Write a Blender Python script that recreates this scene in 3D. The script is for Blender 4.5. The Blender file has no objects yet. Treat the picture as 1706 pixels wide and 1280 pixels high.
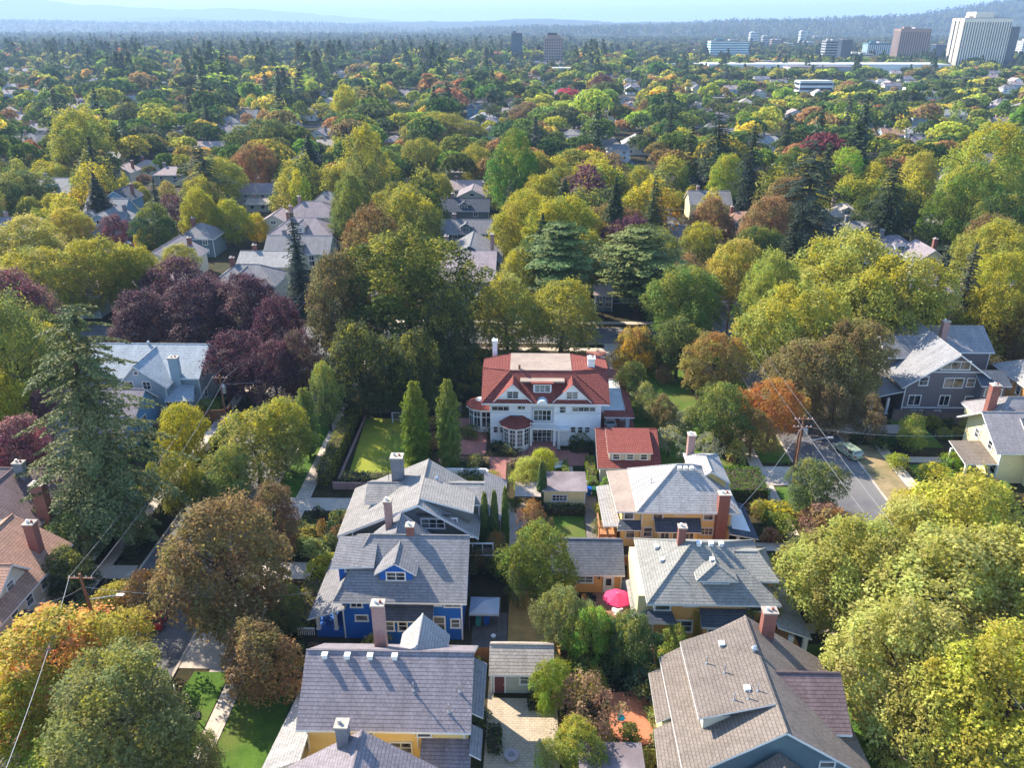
HAZE=1.2e-4; SKY=.145; SUN=5.; EXPO=1.42
import bpy, math, random
import numpy as np
from mathutils import Vector
random.seed(7); rng=np.random.default_rng(7)
sc=bpy.context.scene; C=sc.collection
# ---------------------------------------------------------------- camera geometry
FPX=1327.; CAMH=56.; TH=math.atan(598/1327.); PS=math.radians(1.26)
sTH,cTH,sPS,cPS=math.sin(TH),math.cos(TH),math.sin(PS),math.cos(PS)
def P(px,py,z=0.):
    "world point at height z seen at a photograph pixel (1706 x 1280)"
    a=(px-853)/FPX; b=(py-640)/FPX; t=(CAMH-z)/(sTH+b*cTH)
    x=a*t; y=(cTH-b*sTH)*t
    return (x*cPS-y*sPS, x*sPS+y*cPS, z)
def depth(X,Y,z=0.):
    y=-X*sPS+Y*cPS; return y*cTH+(CAMH-z)*sTH
def Q(X,Y,z=0.):
    x=X*cPS+Y*sPS; y=-X*sPS+Y*cPS; d=y*cTH+(CAMH-z)*sTH
    return 853+FPX*x/d, 640+FPX*((CAMH-z)*cTH-y*sTH)/d, d
# ---------------------------------------------------------------- materials
MATS={}
def newmat(name):
    m=bpy.data.materials.new(name); m.use_nodes=True; nt=m.node_tree; nt.nodes.clear(); MATS[name]=m
    return m,nt,(lambda t,**k:_n(nt,t,**k)),(lambda a,b:nt.links.new(a,b))
def _n(nt,t,**k):
    n=nt.nodes.new(t)
    for a,b in k.items():
        if a.startswith('i_'):
            key=a[2:]; key=int(key) if key.isdigit() else key.replace('_',' ')
            n.inputs[key].default_value=b
        else: setattr(n,a,b)
    return n
def c4(c): return (c[0],c[1],c[2],1.)
def mix(nt,L,fac,a,b,mode='MIX'):
    n=_n(nt,'ShaderNodeMix',data_type='RGBA',blend_type=mode)
    for s,v in ((0,fac),(6,a),(7,b)):
        if hasattr(v,'links'): L(v,n.inputs[s])
        elif s==0: n.inputs[0].default_value=v
        else: n.inputs[s].default_value=c4(v)
    return n.outputs[2]
def ramp(nt,L,fac,lo,hi,a=0.,b=1.):
    n=_n(nt,'ShaderNodeMapRange'); n.inputs[1].default_value=lo; n.inputs[2].default_value=hi
    n.inputs[3].default_value=a; n.inputs[4].default_value=b; L(fac,n.inputs[0]); return n.outputs[0]
def noise(nt,L,vec,scale,detail=4,rough=.55):
    n=_n(nt,'ShaderNodeTexNoise'); n.inputs['Scale'].default_value=scale; n.inputs['Detail'].default_value=detail
    n.inputs['Roughness'].default_value=rough
    if vec is not None: L(vec,n.inputs['Vector'])
    return n.outputs['Fac']
def finish(nt,L,col,rough=.8,bump=None,bs=.3,bd=.05,metal=0.,spec=.3):
    p=_n(nt,'ShaderNodeBsdfPrincipled'); o=_n(nt,'ShaderNodeOutputMaterial')
    if hasattr(col,'links'): L(col,p.inputs['Base Color'])
    else: p.inputs['Base Color'].default_value=c4(col)
    if hasattr(rough,'links'): L(rough,p.inputs['Roughness'])
    else: p.inputs['Roughness'].default_value=rough
    p.inputs['Metallic'].default_value=metal; p.inputs['Specular IOR Level'].default_value=spec
    if bump is not None:
        b=_n(nt,'ShaderNodeBump'); b.inputs['Strength'].default_value=bs; b.inputs['Distance'].default_value=bd
        L(bump,b.inputs['Height']); L(b.outputs[0],p.inputs['Normal'])
    L(p.outputs[0],o.inputs[0]); return p
def tcuv(nt): return _n(nt,'ShaderNodeTexCoord').outputs['UV']
def tcob(nt): return _n(nt,'ShaderNodeNewGeometry').outputs['Position']
def plain(name,col,rough=.6,var=.12,scale=1.5,metal=0.,spec=.3):
    if name in MATS: return MATS[name]
    m,nt,N,L=newmat(name); g=tcob(nt); f=noise(nt,L,g,scale,5)
    dark=tuple(x*(1-var) for x in col); lite=tuple(min(1,x*(1+var)) for x in col)
    finish(nt,L,mix(nt,L,ramp(nt,L,f,.3,.7),dark,lite),rough,metal=metal,spec=spec); return m
def brickmat(name,c1,c2,mortar,w,h,ms=.012,bump=.5,bd=.02,offset=.5,rough=.85,patch=.38,moss=None,mottle=1.2,lines=0.):
    if name in MATS: return MATS[name]
    m,nt,N,L=newmat(name); uv=tcuv(nt)
    t=N('ShaderNodeTexBrick',offset=offset); L(uv,t.inputs['Vector'])
    t.inputs['Color1'].default_value=c4(c1); t.inputs['Color2'].default_value=c4(c2); t.inputs['Mortar'].default_value=c4(mortar)
    t.inputs['Scale'].default_value=1; t.inputs['Mortar Size'].default_value=ms; t.inputs['Mortar Smooth'].default_value=.3
    t.inputs['Brick Width'].default_value=w; t.inputs['Row Height'].default_value=h
    g=tcob(nt); f=noise(nt,L,g,.5,6,.6); f2=noise(nt,L,g,mottle*3,3)
    col=mix(nt,L,ramp(nt,L,f,.35,.65,0,patch),t.outputs['Color'],tuple(x*.55 for x in c1))
    col=mix(nt,L,ramp(nt,L,f2,.4,.75,0,patch),col,tuple(min(1,x*1.5) for x in c2))
    mp=N('ShaderNodeMapping'); mp.inputs['Scale'].default_value=(1.3,.10,1); L(uv,mp.inputs[0]); fs=noise(nt,L,mp.outputs[0],1.,5,.65)
    col=mix(nt,L,ramp(nt,L,fs,.52,.75,0,.42),col,tuple(x*.5 for x in c1)); col=mix(nt,L,ramp(nt,L,fs,.45,.25,0,.30),col,tuple(min(1,x*1.45+.02) for x in c2))
    if moss:
        f3=noise(nt,L,g,.35,5,.7); col=mix(nt,L,ramp(nt,L,f3,.5,.7,0,.6),col,moss)
    # each course tilts: saw-tooth height along v
    sp=N('ShaderNodeSeparateXYZ'); L(uv,sp.inputs[0]); d=N('ShaderNodeMath',operation='DIVIDE'); L(sp.outputs[1],d.inputs[0]); d.inputs[1].default_value=h
    fr=N('ShaderNodeMath',operation='FRACT'); L(d.outputs[0],fr.inputs[0])
    if lines: col=mix(nt,L,ramp(nt,L,fr.outputs[0],0,.3,lines,0),col,tuple(x*.35 for x in c1))
    s=N('ShaderNodeMath',operation='SUBTRACT'); s.inputs[0].default_value=1; L(fr.outputs[0],s.inputs[1])
    a=N('ShaderNodeMath',operation='MULTIPLY_ADD'); L(t.outputs['Fac'],a.inputs[0]); a.inputs[1].default_value=-1.; L(s.outputs[0],a.inputs[2])
    finish(nt,L,col,rough,a.outputs[0],bump,bd,spec=.2); return m
def roofmat(name,c,h=.30,w=.34,var=.10,bump=.8,**k):
    c1=tuple(x*(1-var) for x in c); c2=tuple(x*(1+var) for x in c)
    return brickmat(name,c1,c2,tuple(x*.62 for x in c),w,h,.012,bump,.05,lines=.45,**k)
def wallmat(name,c,h=.22,rough=.7):
    if name in MATS: return MATS[name]
    m,nt,N,L=newmat(name); uv=tcuv(nt); sp=N('ShaderNodeSeparateXYZ'); L(uv,sp.inputs[0])
    d=N('ShaderNodeMath',operation='DIVIDE'); L(sp.outputs[1],d.inputs[0]); d.inputs[1].default_value=h
    fr=N('ShaderNodeMath',operation='FRACT'); L(d.outputs[0],fr.inputs[0])
    g=tcob(nt); f=noise(nt,L,g,1.2,5); f2=noise(nt,L,g,.25,3)
    col=mix(nt,L,ramp(nt,L,f,.3,.7,0,.5),c,tuple(x*.82 for x in c))
    col=mix(nt,L,ramp(nt,L,f2,.45,.75,0,.35),col,tuple(x*.7 for x in c))
    li=ramp(nt,L,fr.outputs[0],0,.12,.45,0)
    col=mix(nt,L,li,col,tuple(x*.45 for x in c))
    s=N('ShaderNodeMath',operation='SUBTRACT'); s.inputs[0].default_value=1; L(fr.outputs[0],s.inputs[1])
    finish(nt,L,col,rough,s.outputs[0],.5,.02); return m
def groundmat(name,cols,scale=.4,fine=4.,bs=.3,bd=.08,rough=.95,thr=(.4,.6)):
    if name in MATS: return MATS[name]
    m,nt,N,L=newmat(name); g=tcob(nt)
    f=noise(nt,L,g,scale,6,.6); f2=noise(nt,L,g,fine,5,.65); f3=noise(nt,L,g,scale*.23,4)
    col=mix(nt,L,ramp(nt,L,f,thr[0],thr[1]),cols[0],cols[1])
    if len(cols)>2: col=mix(nt,L,ramp(nt,L,f3,.48,.62),col,cols[2])
    col=mix(nt,L,ramp(nt,L,f2,.35,.7,0,.45),col,tuple(x*.45 for x in cols[0]))
    finish(nt,L,col,rough,f2,bs,bd,spec=.1); return m
def leafmat(name,accent,amt=.5,tr=.42,acc2=None,rough=.55):
    """foliage: colour from the object's own colour, varied leaf by leaf by the stored 'tint' (x) and clump (y) values"""
    m,nt,N,L=newmat(name)
    oi=N('ShaderNodeObjectInfo'); at=N('ShaderNodeAttribute',attribute_name='tint'); sp=N('ShaderNodeSeparateXYZ'); L(at.outputs['Vector'],sp.inputs[0])
    hs=N('ShaderNodeHueSaturation'); L(oi.outputs['Color'],hs.inputs['Color'])
    L(ramp(nt,L,sp.outputs[1],0,1,.475,.525),hs.inputs['Hue']); L(ramp(nt,L,sp.outputs[0],0,1,.68,1.35),hs.inputs['Value'])
    r=ramp(nt,L,oi.outputs['Random'],0,1,.84,1.06); hs.inputs['Saturation'].default_value=1; L(r,hs.inputs['Saturation'])
    # accent colour on whole clumps, more of them where the crown meets the light
    f=ramp(nt,L,sp.outputs[2],1-amt,1-amt*.35)
    col=mix(nt,L,f,hs.outputs[0],accent)
    if acc2:
        f2=ramp(nt,L,sp.outputs[1],.72,.95,0,.8); col=mix(nt,L,f2,col,acc2)
    d=N('ShaderNodeBsdfPrincipled'); d.inputs['Roughness'].default_value=max(rough,.65); d.inputs['Specular IOR Level'].default_value=.10; L(col,d.inputs['Base Color'])
    t=N('ShaderNodeBsdfTranslucent'); hb=N('ShaderNodeHueSaturation'); hb.inputs['Value'].default_value=1.5; hb.inputs['Saturation'].default_value=1.1; L(col,hb.inputs['Color']); L(hb.outputs[0],t.inputs[0])
    x=N('ShaderNodeMixShader'); x.inputs[0].default_value=tr; L(d.outputs[0],x.inputs[1]); L(t.outputs[0],x.inputs[2])
    o=N('ShaderNodeOutputMaterial'); L(x.outputs[0],o.inputs[0]); return m
def colattr_leafmat(name):
    m,nt,N,L=newmat(name); at=N('ShaderNodeAttribute',attribute_name='treecol')
    d=N('ShaderNodeBsdfDiffuse'); L(at.outputs['Color'],d.inputs[0])
    t=N('ShaderNodeBsdfTranslucent'); L(at.outputs['Color'],t.inputs[0])
    x=N('ShaderNodeMixShader'); x.inputs[0].default_value=.42; L(d.outputs[0],x.inputs[1]); L(t.outputs[0],x.inputs[2])
    o=N('ShaderNodeOutputMaterial'); L(x.outputs[0],o.inputs[0]); return m

WHITE=plain('white_paint',(.72,.72,.70),.5,.06)
CREAM=plain('cream_paint',(.66,.62,.50),.5,.06)
def glassmat():
    m,nt,N,L=newmat('window_glass'); g=tcob(nt); f=noise(nt,L,g,.7,2)
    finish(nt,L,mix(nt,L,ramp(nt,L,f,.4,.6),(.012,.015,.02),(.17,.17,.165)),.12,spec=.6); return m
GLASS=glassmat()
BRICK=brickmat('red_brick',(.30,.09,.06),(.22,.07,.05),(.28,.24,.22),.24,.08,.01,.3,.01)
BRICKP=brickmat('weathered_pink_brick',(.42,.24,.21),(.30,.16,.14),(.40,.34,.32),.24,.08,.012,.4,.01,patch=.5)
BRICKT=brickmat('tan_brick',(.52,.30,.15),(.45,.25,.12),(.45,.36,.28),.24,.08,.01,.3,.01)
STONEG=brickmat('gray_brick',(.20,.20,.22),(.14,.14,.16),(.30,.30,.30),.3,.14,.015,.4,.01)
CONC=groundmat('concrete_paving',[(.52,.44,.36),(.60,.52,.43),(.42,.36,.30)],.5,6,.15,.02)
PATH=brickmat('sidewalk_slabs',(.56,.46,.37),(.50,.42,.34),(.20,.17,.14),1.9,1.6,.03,.1,.01,offset=0.)
ASPH=groundmat('asphalt',[(.14,.135,.14),(.185,.175,.17),(.22,.205,.19)],.35,7,.2,.02)
PAVER=brickmat('driveway_pavers',(.52,.42,.29),(.42,.34,.25),(.24,.19,.14),.42,.26,.022,.3,.015)
TERRA=brickmat('terracotta_patio',(.56,.21,.11),(.48,.17,.09),(.36,.15,.09),.24,.12,.012,.2,.01)
REDPATH=brickmat('red_brick_path',(.40,.17,.14),(.32,.13,.11),(.22,.13,.11),.24,.12,.012,.2,.01)
LAWN=groundmat('lawn_grass',[(.065,.135,.02),(.10,.18,.026),(.15,.16,.04)],.45,7,.7,.08)
TURF=groundmat('yellow_green_turf',[(.28,.29,.035),(.36,.35,.045),(.21,.25,.035)],.35,8,.5,.05)
DRY=groundmat('dry_grass',[(.52,.30,.10),(.40,.23,.08),(.24,.19,.07)],.9,8,.5,.06)
SOIL=groundmat('soil_and_mulch',[(.040,.036,.016),(.075,.055,.030),(.030,.042,.014)],.35,3,.6,.15)
BARK=groundmat('bark',[(.10,.075,.055),(.06,.045,.035)],3,14,.5,.03)
FENCE=brickmat('fence_boards',(.27,.13,.065),(.20,.10,.05),(.05,.03,.02),.15,3.,.012,.3,.01,offset=0.)
FENCEG=brickmat('weathered_fence_boards',(.20,.16,.13),(.15,.12,.10),(.04,.03,.03),.15,3.,.012,.3,.01,offset=0.)
WOOD=plain('deck_wood',(.42,.20,.09),.7,.2)
POLEW=plain('pole_wood',(.22,.10,.055),.9,.25,4.)
METAL=plain('galvanised_metal',(.45,.46,.48),.4,.1,metal=.7)
DARKM=plain('dark_metal',(.03,.03,.035),.5,.1)
BLACK=plain('black_rubber',(.015,.015,.016),.8,.1)
TILE=brickmat('red_roof_tiles',(.29,.080,.058),(.235,.062,.046),(.12,.032,.03),.30,.42,.03,1.,.07,patch=.2)
# ---------------------------------------------------------------- mesh builder
class MB:
    def __init__(s): s.V=[];s.F=[];s.M=[];s.mats=[]
    def mi(s,m):
        if m not in s.mats: s.mats.append(m)
        return s.mats.index(m)
    def poly(s,pts,m):
        n=len(s.V); s.V+= [tuple(p) for p in pts]; s.F.append(tuple(range(n,n+len(pts)))); s.M.append(s.mi(m))
    def box(s,x0,y0,z0,x1,y1,z1,m,top=None):
        a,b,c,d=(x0,y0,z0),(x1,y0,z0),(x1,y1,z0),(x0,y1,z0); e,f,g,h=(x0,y0,z1),(x1,y0,z1),(x1,y1,z1),(x0,y1,z1)
        for q in ((a,b,f,e),(b,c,g,f),(c,d,h,g),(d,a,e,h),(d,c,b,a)): s.poly(q,m)
        s.poly((e,f,g,h),top or m)
    def prism(s,pts,dz,mt,ms=None):
        ms=ms or mt; b=[(p[0],p[1],p[2]-dz) for p in pts]; s.poly(pts,mt); s.poly(b[::-1],ms)
        for i in range(len(pts)):
            j=(i+1)%len(pts); s.poly((pts[j],pts[i],b[i],b[j]),ms)
    def cyl(s,p0,p1,r0,r1,m,n=8,cap=True):
        p0,p1=Vector(p0),Vector(p1); d=(p1-p0).normalized()
        u=d.orthogonal().normalized(); w=d.cross(u)
        A=[];B=[]
        for i in range(n):
            a=2*math.pi*i/n; o=u*math.cos(a)+w*math.sin(a); A.append(tuple(p0+o*r0)); B.append(tuple(p1+o*r1))
        for i in range(n):
            j=(i+1)%n; s.poly((A[i],A[j],B[j],B[i]),m)
        if cap: s.poly(B,m); s.poly(A[::-1],m)
    def roof(s,polys,t,mr,mt,caps=True,mc=None):
        "closed roof of given top planes: underside, fascia round the outline, ridge and hip caps"
        E={}
        for p in polys:
            s.poly(p,mr); s.poly([(q[0],q[1],q[2]-t) for q in p][::-1],mt)
            for i in range(len(p)):
                k=(tuple(round(v,3) for v in p[i]),tuple(round(v,3) for v in p[(i+1)%len(p)]))
                if (k[1],k[0]) in E: E[(k[1],k[0])]=2
                else: E[k]=1
        for (a,b),n in E.items():
            if n==1: s.poly((b,a,(a[0],a[1],a[2]-t),(b[0],b[1],b[2]-t)),mt)
            elif caps:
                s.cyl((a[0],a[1],a[2]-.02),(b[0],b[1],b[2]-.02),.10,.10,mc or mr,5)
    def build(s,name,parent=None,loc=(0,0,0),label=None,smooth=False):
        me=bpy.data.meshes.new(name); l=Vector(loc)
        me.from_pydata([(v[0]-l[0],v[1]-l[1],v[2]-l[2]) for v in s.V],[],s.F)
        for m in s.mats: me.materials.append(m)
        me.polygons.foreach_set('material_index',s.M)
        uv=me.uv_layers.new(name='UVMap')
        for p in me.polygons:
            n=p.normal; 
            if abs(n.z)>.999: u=Vector((1,0,0)); v=Vector((0,1,0))
            else: u=Vector((-n.y,n.x,0)).normalized(); v=n.cross(u)
            for li,vi in zip(p.loop_indices,p.vertices):
                c=me.vertices[vi].co+l; uv.data[li].uv=(c.dot(u),c.dot(v))
        if smooth: me.polygons.foreach_set('use_smooth',[True]*len(me.polygons))
        o=bpy.data.objects.new(name,me); C.objects.link(o)
        if parent is not None: o.parent=parent
        else: o.location=l
        if label: o['label']=label
        return o
USEDLAB={}
def thing(name,label,cat,loc,group=None):
    o=bpy.data.objects.new(name,None); C.objects.link(o); o.location=loc; o.empty_display_size=.5
    o['label']=label; o['category']=cat
    if group: o['group']=group
    return o
def tag(o,label=None,cat=None,group=None,kind=None):
    if label: o['label']=label
    if cat: o['category']=cat
    if group: o['group']=group
    if kind: o['kind']=kind
    return o
FOOT=[]   # footprints kept clear of random planting: x0,x1,y0,y1
def keep(x0,x1,y0,y1,g=.3): FOOT.append((x0-g,x1+g,y0-g,y1+g))
KEEPPX=[] # picture areas that must stay open (something behind shows there): px0,px1,py0,py1,depth of the thing
def rect_sheet(name,x0,x1,y0,y1,m,z=.008,thick=None,kind='structure',keepit=True,parent=None):
    b=MB()
    if thick: b.box(x0,y0,z-thick,x1,y1,z,m)
    else: b.poly(((x0,y0,z),(x1,y0,z),(x1,y1,z),(x0,y1,z)),m)
    o=b.build(name); o['kind']=kind
    if keepit: keep(x0,x1,y0,y1)
    return o
def poly_sheet(name,pts,m,z=.008,kind='structure',keepit=True):
    b=MB(); b.poly([(p[0],p[1],z) for p in pts],m); o=b.build(name); o['kind']=kind
    xs=[p[0] for p in pts]; ys=[p[1] for p in pts]
    if keepit: keep(min(xs),max(xs),min(ys),max(ys))
    return o
# ---------------------------------------------------------------- houses
class House:
    def __init__(s,name,label,cx,cy,wall,roof,trim=None,group=None,cat='house'):
        s.loc=(cx,cy,0); s.root=thing(name,label,cat,s.loc,group); s.wall=wall; s.rm=roof; s.trim=trim or WHITE; s.i=0
    def part(s,name,mb,label=None,parent=None,smooth=False):
        return mb.build(name,parent or s.root,s.loc,label,smooth)
    def planes(s,x0,x1,y0,y1,ze,zr,axis,r0,r1,rp):
        if axis=='x':
            A,B,Cc,D=(x0,y0,ze),(x1,y0,ze),(x1,y1,ze),(x0,y1,ze); R0,R1=(r0,rp,zr),(r1,rp,zr)
            P_=[(A,B,R1,R0),(Cc,D,R0,R1)]
            if r0>x0+.01: P_.append((D,A,R0))
            if r1<x1-.01: P_.append((B,Cc,R1))
        else:
            A,B,Cc,D=(x0,y0,ze),(x1,y0,ze),(x1,y1,ze),(x0,y1,ze); R0,R1=(rp,r0,zr),(rp,r1,zr)
            P_=[(D,A,R0,R1),(B,Cc,R1,R0)]
            if r0>y0+.01: P_.append((A,B,R0))
            if r1<y1-.01: P_.append((Cc,D,R1))
        if abs((r1-r0))<.01: P_=[tuple(dict.fromkeys(p)) for p in P_]
        return P_
    def block(s,x0,x1,y0,y1,ze,zr,axis='x',r0=None,r1=None,rp=None,ov=.6,z0=0,t=.22,mr=None,mw=None,foot=True,names=('wall','roof'),parent=None,wt=None,ovr=None):
        "x0..y1 is the EAVE outline; walls stand in by ov (ovr along the ridge for gable ends)"
        mr=mr or s.rm; mw=mw or s.wall; ovr=ov if ovr is None else ovr
        if axis=='x':
            r0=x0 if r0 is None else r0; r1=x1 if r1 is None else r1; rp=(y0+y1)/2 if rp is None else rp
        else:
            r0=y0 if r0 is None else r0; r1=y1 if r1 is None else r1; rp=(x0+x1)/2 if rp is None else rp
        b=MB(); b.roof(s.planes(x0,x1,y0,y1,ze,zr,axis,r0,r1,rp),t,mr,s.trim)
        ro=s.part(names[1],b,parent=parent)
        w=MB()
        ox,oy=(ovr,ov) if axis=='x' else (ov,ovr)
        X0,X1,Y0,Y1=x0+ox,x1-ox,y0+oy,y1-oy
        if axis=='x': a=(rp-y0); zt=ze+(zr-ze)*oy/a-t*1.02
        else: a=(rp-x0); zt=ze+(zr-ze)*ox/a-t*1.02
        w.box(X0,Y0,z0,X1,Y1,zt,mw)
        zp=zr-t*1.05
        if axis=='x':
            for xg,xin,on in ((X0,X0+.25,abs(r0-x0)<.01),(X1-.25,X1,abs(r1-x1)<.01)):
                if on:
                    tri=[(xg,Y0,zt),(xg,Y1,zt),(xg,rp,zp)]; tri2=[(xin,p[1],p[2]) for p in tri]
                    w.poly(tri[::-1],mw); w.poly(tri2,mw)
                    for i in range(3): j=(i+1)%3; w.poly((tri[i],tri[j],tri2[j],tri2[i]),mw)
        else:
            for yg,yin,on in ((Y0,Y0+.25,abs(r0-y0)<.01),(Y1-.25,Y1,abs(r1-y1)<.01)):
                if on:
                    tri=[(X0,yg,zt),(X1,yg,zt),(rp,yg,zp)]; tri2=[(p[0],yin,p[2]) for p in tri]
                    w.poly(tri,mw); w.poly(tri2[::-1],mw)
                    for i in range(3): j=(i+1)%3; w.poly((tri[j],tri[i],tri2[i],tri2[j]),mw)
        # corner boards
        if zt-z0>2:
            for (cx,cy) in ((X0,Y0),(X1,Y0)):
                w.box(cx-.07,cy-.03,z0,cx+.07,cy+.1,zt-.02,s.trim)
        wo=s.part(names[0],w,parent=parent)
        if foot and z0==0: keep(x0,x1,y0,y1)
        return ro,wo,(X0,X1,Y0,Y1,zt)
    def shed_roof(s,pts,t=.15,mr=None,name='porch_roof',parent=None):
        b=MB(); b.roof([tuple(pts)],t,mr or s.rm,s.trim,False); return s.part(name,b,parent=parent)
    def win(s,face,plane,u,z,w,h,cols=1,rows=2,frame=None,border=.13,glass=None):
        "window centred at u on the wall; face F/B look along -Y/+Y, L/R along -X/+X"
        f=MB(); g=MB(); fm=frame or s.trim; sg=-1 if face in 'FL' else 1
        def bx(mb,u0,u1,z0,z1,d0,d1,m):
            a,b_=plane+sg*d0,plane+sg*d1; lo,hi=min(a,b_),max(a,b_)
            if face in 'FB': mb.box(u0,lo,z0,u1,hi,z1,m)
            else: mb.box(lo,u0,z0,hi,u1,z1,m)
        U0,U1,Z0,Z1=u-w/2,u+w/2,z-h/2,z+h/2; B=border
        bx(f,U0-B,U0,Z0,Z1,-.04,.09,fm); bx(f,U1,U1+B,Z0,Z1,-.04,.09,fm)
        bx(f,U0-B,U1+B,Z1,Z1+B,-.04,.10,fm); bx(f,U0-B-.05,U1+B+.05,Z0-B,Z0,-.04,.13,fm)
        for i in range(1,cols):
            x=U0+w*i/cols; bx(f,x-.035,x+.035,Z0+.003,Z1-.003,-.03,.06,fm)
        for i in range(1,rows):
            zz=Z0+h*i/rows; bx(f,U0+.003,U1-.003,zz-.03,zz+.03,-.03,.055,fm)
        bx(g,U0+.002,U1-.002,Z0+.002,Z1-.002,-.02,.025,glass or GLASS)
        wo=s.part('window',f); s.part('pane',g,parent=wo); return wo
    def wins(s,face,plane,us,z,w,h,cols=1,rows=2,**k):
        for u in us: s.win(face,plane,u,z,w,h,cols,rows,**k)
    def door(s,face,plane,u,w=.95,h=2.1,z0=.15,m=None,glass=False):
        b=MB(); f=s.trim; sg=-1 if face in 'FL' else 1
        def bx(mb,u0,u1,z0,z1,d0,d1,mm):
            a,b_=plane+sg*d0,plane+sg*d1; lo,hi=min(a,b_),max(a,b_)
            if face in 'FB': mb.box(u0,lo,z0,u1,hi,z1,mm)
            else: mb.box(lo,u0,z0,hi,u1,z1,mm)
        bx(b,u-w/2-.12,u-w/2,z0,z0+h,-.04,.08,f); bx(b,u+w/2,u+w/2+.12,z0,z0+h,-.04,.08,f); bx(b,u-w/2-.12,u+w/2+.12,z0+h,z0+h+.12,-.04,.09,f)
        bx(b,u-w/2+.002,u+w/2-.002,z0,z0+h-.002,-.02,.03,m or f)
        if glass: bx(b,u-w*.3,u+w*.3,z0+h*.45,z0+h*.88,.0,.045,GLASS)
        o=s.part('door',b); k=MB(); bx(k,u+w*.36,u+w*.42,z0+.95,z0+1.05,.03,.1,METAL); s.part('handle',k,parent=o); return o
    def chimney(s,x,y,z0,z1,w=.9,d=.7,m=None,cap=True,taper=0.,label=None):
        m=m or BRICK; b=MB(); b.box(x-w/2,y-d/2,z0,x+w/2,y+d/2,z1-.3,m)
        b.box(x-w/2-.06,y-d/2-.06,z1-.3,x+w/2+.06,y+d/2+.06,z1-.12,m)
        b.box(x-w/2-.09,y-d/2-.09,z1-.12,x+w/2+.09,y+d/2+.09,z1,CONC if m is not WHITE else WHITE)
        o=s.part('chimney',b,label)
        f=MB(); f.cyl((x-w*.2,y,z1),(x-w*.2,y,z1+.3),.14,.12,METAL if m in (STONEG,) else WHITE,8); 
        if w>.85: f.cyl((x+w*.22,y,z1),(x+w*.22,y,z1+.22),.13,.11,BRICK,8)
        s.part('flue',f,parent=o); return o
    def vent(s,x,y,z,kind='box'):
        b=MB()
        if kind=='box':
            b.box(x-.2,y-.2,z-.2,x+.2,y+.2,z+.16,WHITE); b.box(x-.24,y-.26,z+.16,x+.24,y+.24,z+.22,WHITE)
        elif kind=='pipe':
            b.cyl((x,y,z-.2),(x,y,z+.7),.05,.05,METAL,6); b.cyl((x,y,z-.1),(x,y,z+.06),.16,.08,METAL,6)
        else:
            b.cyl((x,y,z-.1),(x,y,z+.3),.18,.2,METAL,10); b.cyl((x,y,z+.3),(x,y,z+.5),.28,.14,METAL,10)
        s.part('roof_vent' if kind!='pipe' else 'vent_pipe',b)
    def gdormer(s,x0,x1,yf,yb,zb,ze,zr,ov=.35,wins_=2,mw=None,ww=.8,wh=.9,hip=False,face='F',wz=None):
        "gabled dormer looking along -Y: cheeks from yf back to yb (into the roof)"
        w=MB(); mw=mw or s.wall; rp=(x0+x1)/2; t=.15
        sl=(zr-ze)/((x1-x0)/2+ov); zt=ze+sl*ov-t
        w.box(x0,yf,zb,x1,yb,zt,mw)
        if not hip: w.poly(((x0,yf,zt),(x1,yf,zt),(rp,yf,zr-t)),mw)
        o=s.part('dormer',w); b=MB()
        A,B_=(x0-ov,yf-ov,ze),(x1+ov,yf-ov,ze); Cc,D=(x1+ov,yb,ze),(x0-ov,yb,ze); R1=(rp,yb+2.5*0,zr)
        R0=(rp,yf-ov if not hip else yf-ov+(x1-x0)/2*.9,zr)
        P_=[(D,A,R0,R1),(B_,Cc,R1,R0)]
        if hip: P_.append((A,B_,R0))
        b.roof(P_,t,s.rm,s.trim); s.part('dormer_roof',b,parent=o)
        if wins_: 
            n=wins_; W=(x1-x0); wz=wz or (zb+zt)/2
            s.win('F',yf,rp,wz,min(W-.5,ww*n),wh,n,2)
        return o
    def sdormer(s,x0,x1,yf,yb,zb,zf,zbk,ov=.35,face='F',mw=None,n=3,name='dormer'):
        "shed dormer facing -Y"
        w=MB(); mw=mw or s.wall; t=.15
        w.box(x0,yf,zb,x1,yb,zf-.05,mw); o=s.part(name,w); b=MB()
        b.roof([((x0-ov,yf-ov,zf),(x1+ov,yf-ov,zf),(x1+ov,yb,zbk),(x0-ov,yb,zbk))],t,s.rm,s.trim,False); s.part('dormer_roof',b,parent=o)
        if n:
            W=x1-x0; wz=(zb+zf)/2+.05
            for i in range(n): s.win('F',yf,x0+W*(i+.5)/n,wz,min(.8,W/n-.35),.7,1,2)
        return o
    def posts(s,pts,z0,z1,r=.12,m=None,name='porch_post'):
        for (x,y) in pts:
            b=MB(); b.box(x-r,y-r,z0,x+r,y+r,z1,m or s.trim); b.box(x-r*1.5,y-r*1.5,z0,x+r*1.5,y+r*1.5,z0+.15,m or s.trim); s.part(name,b)

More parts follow.
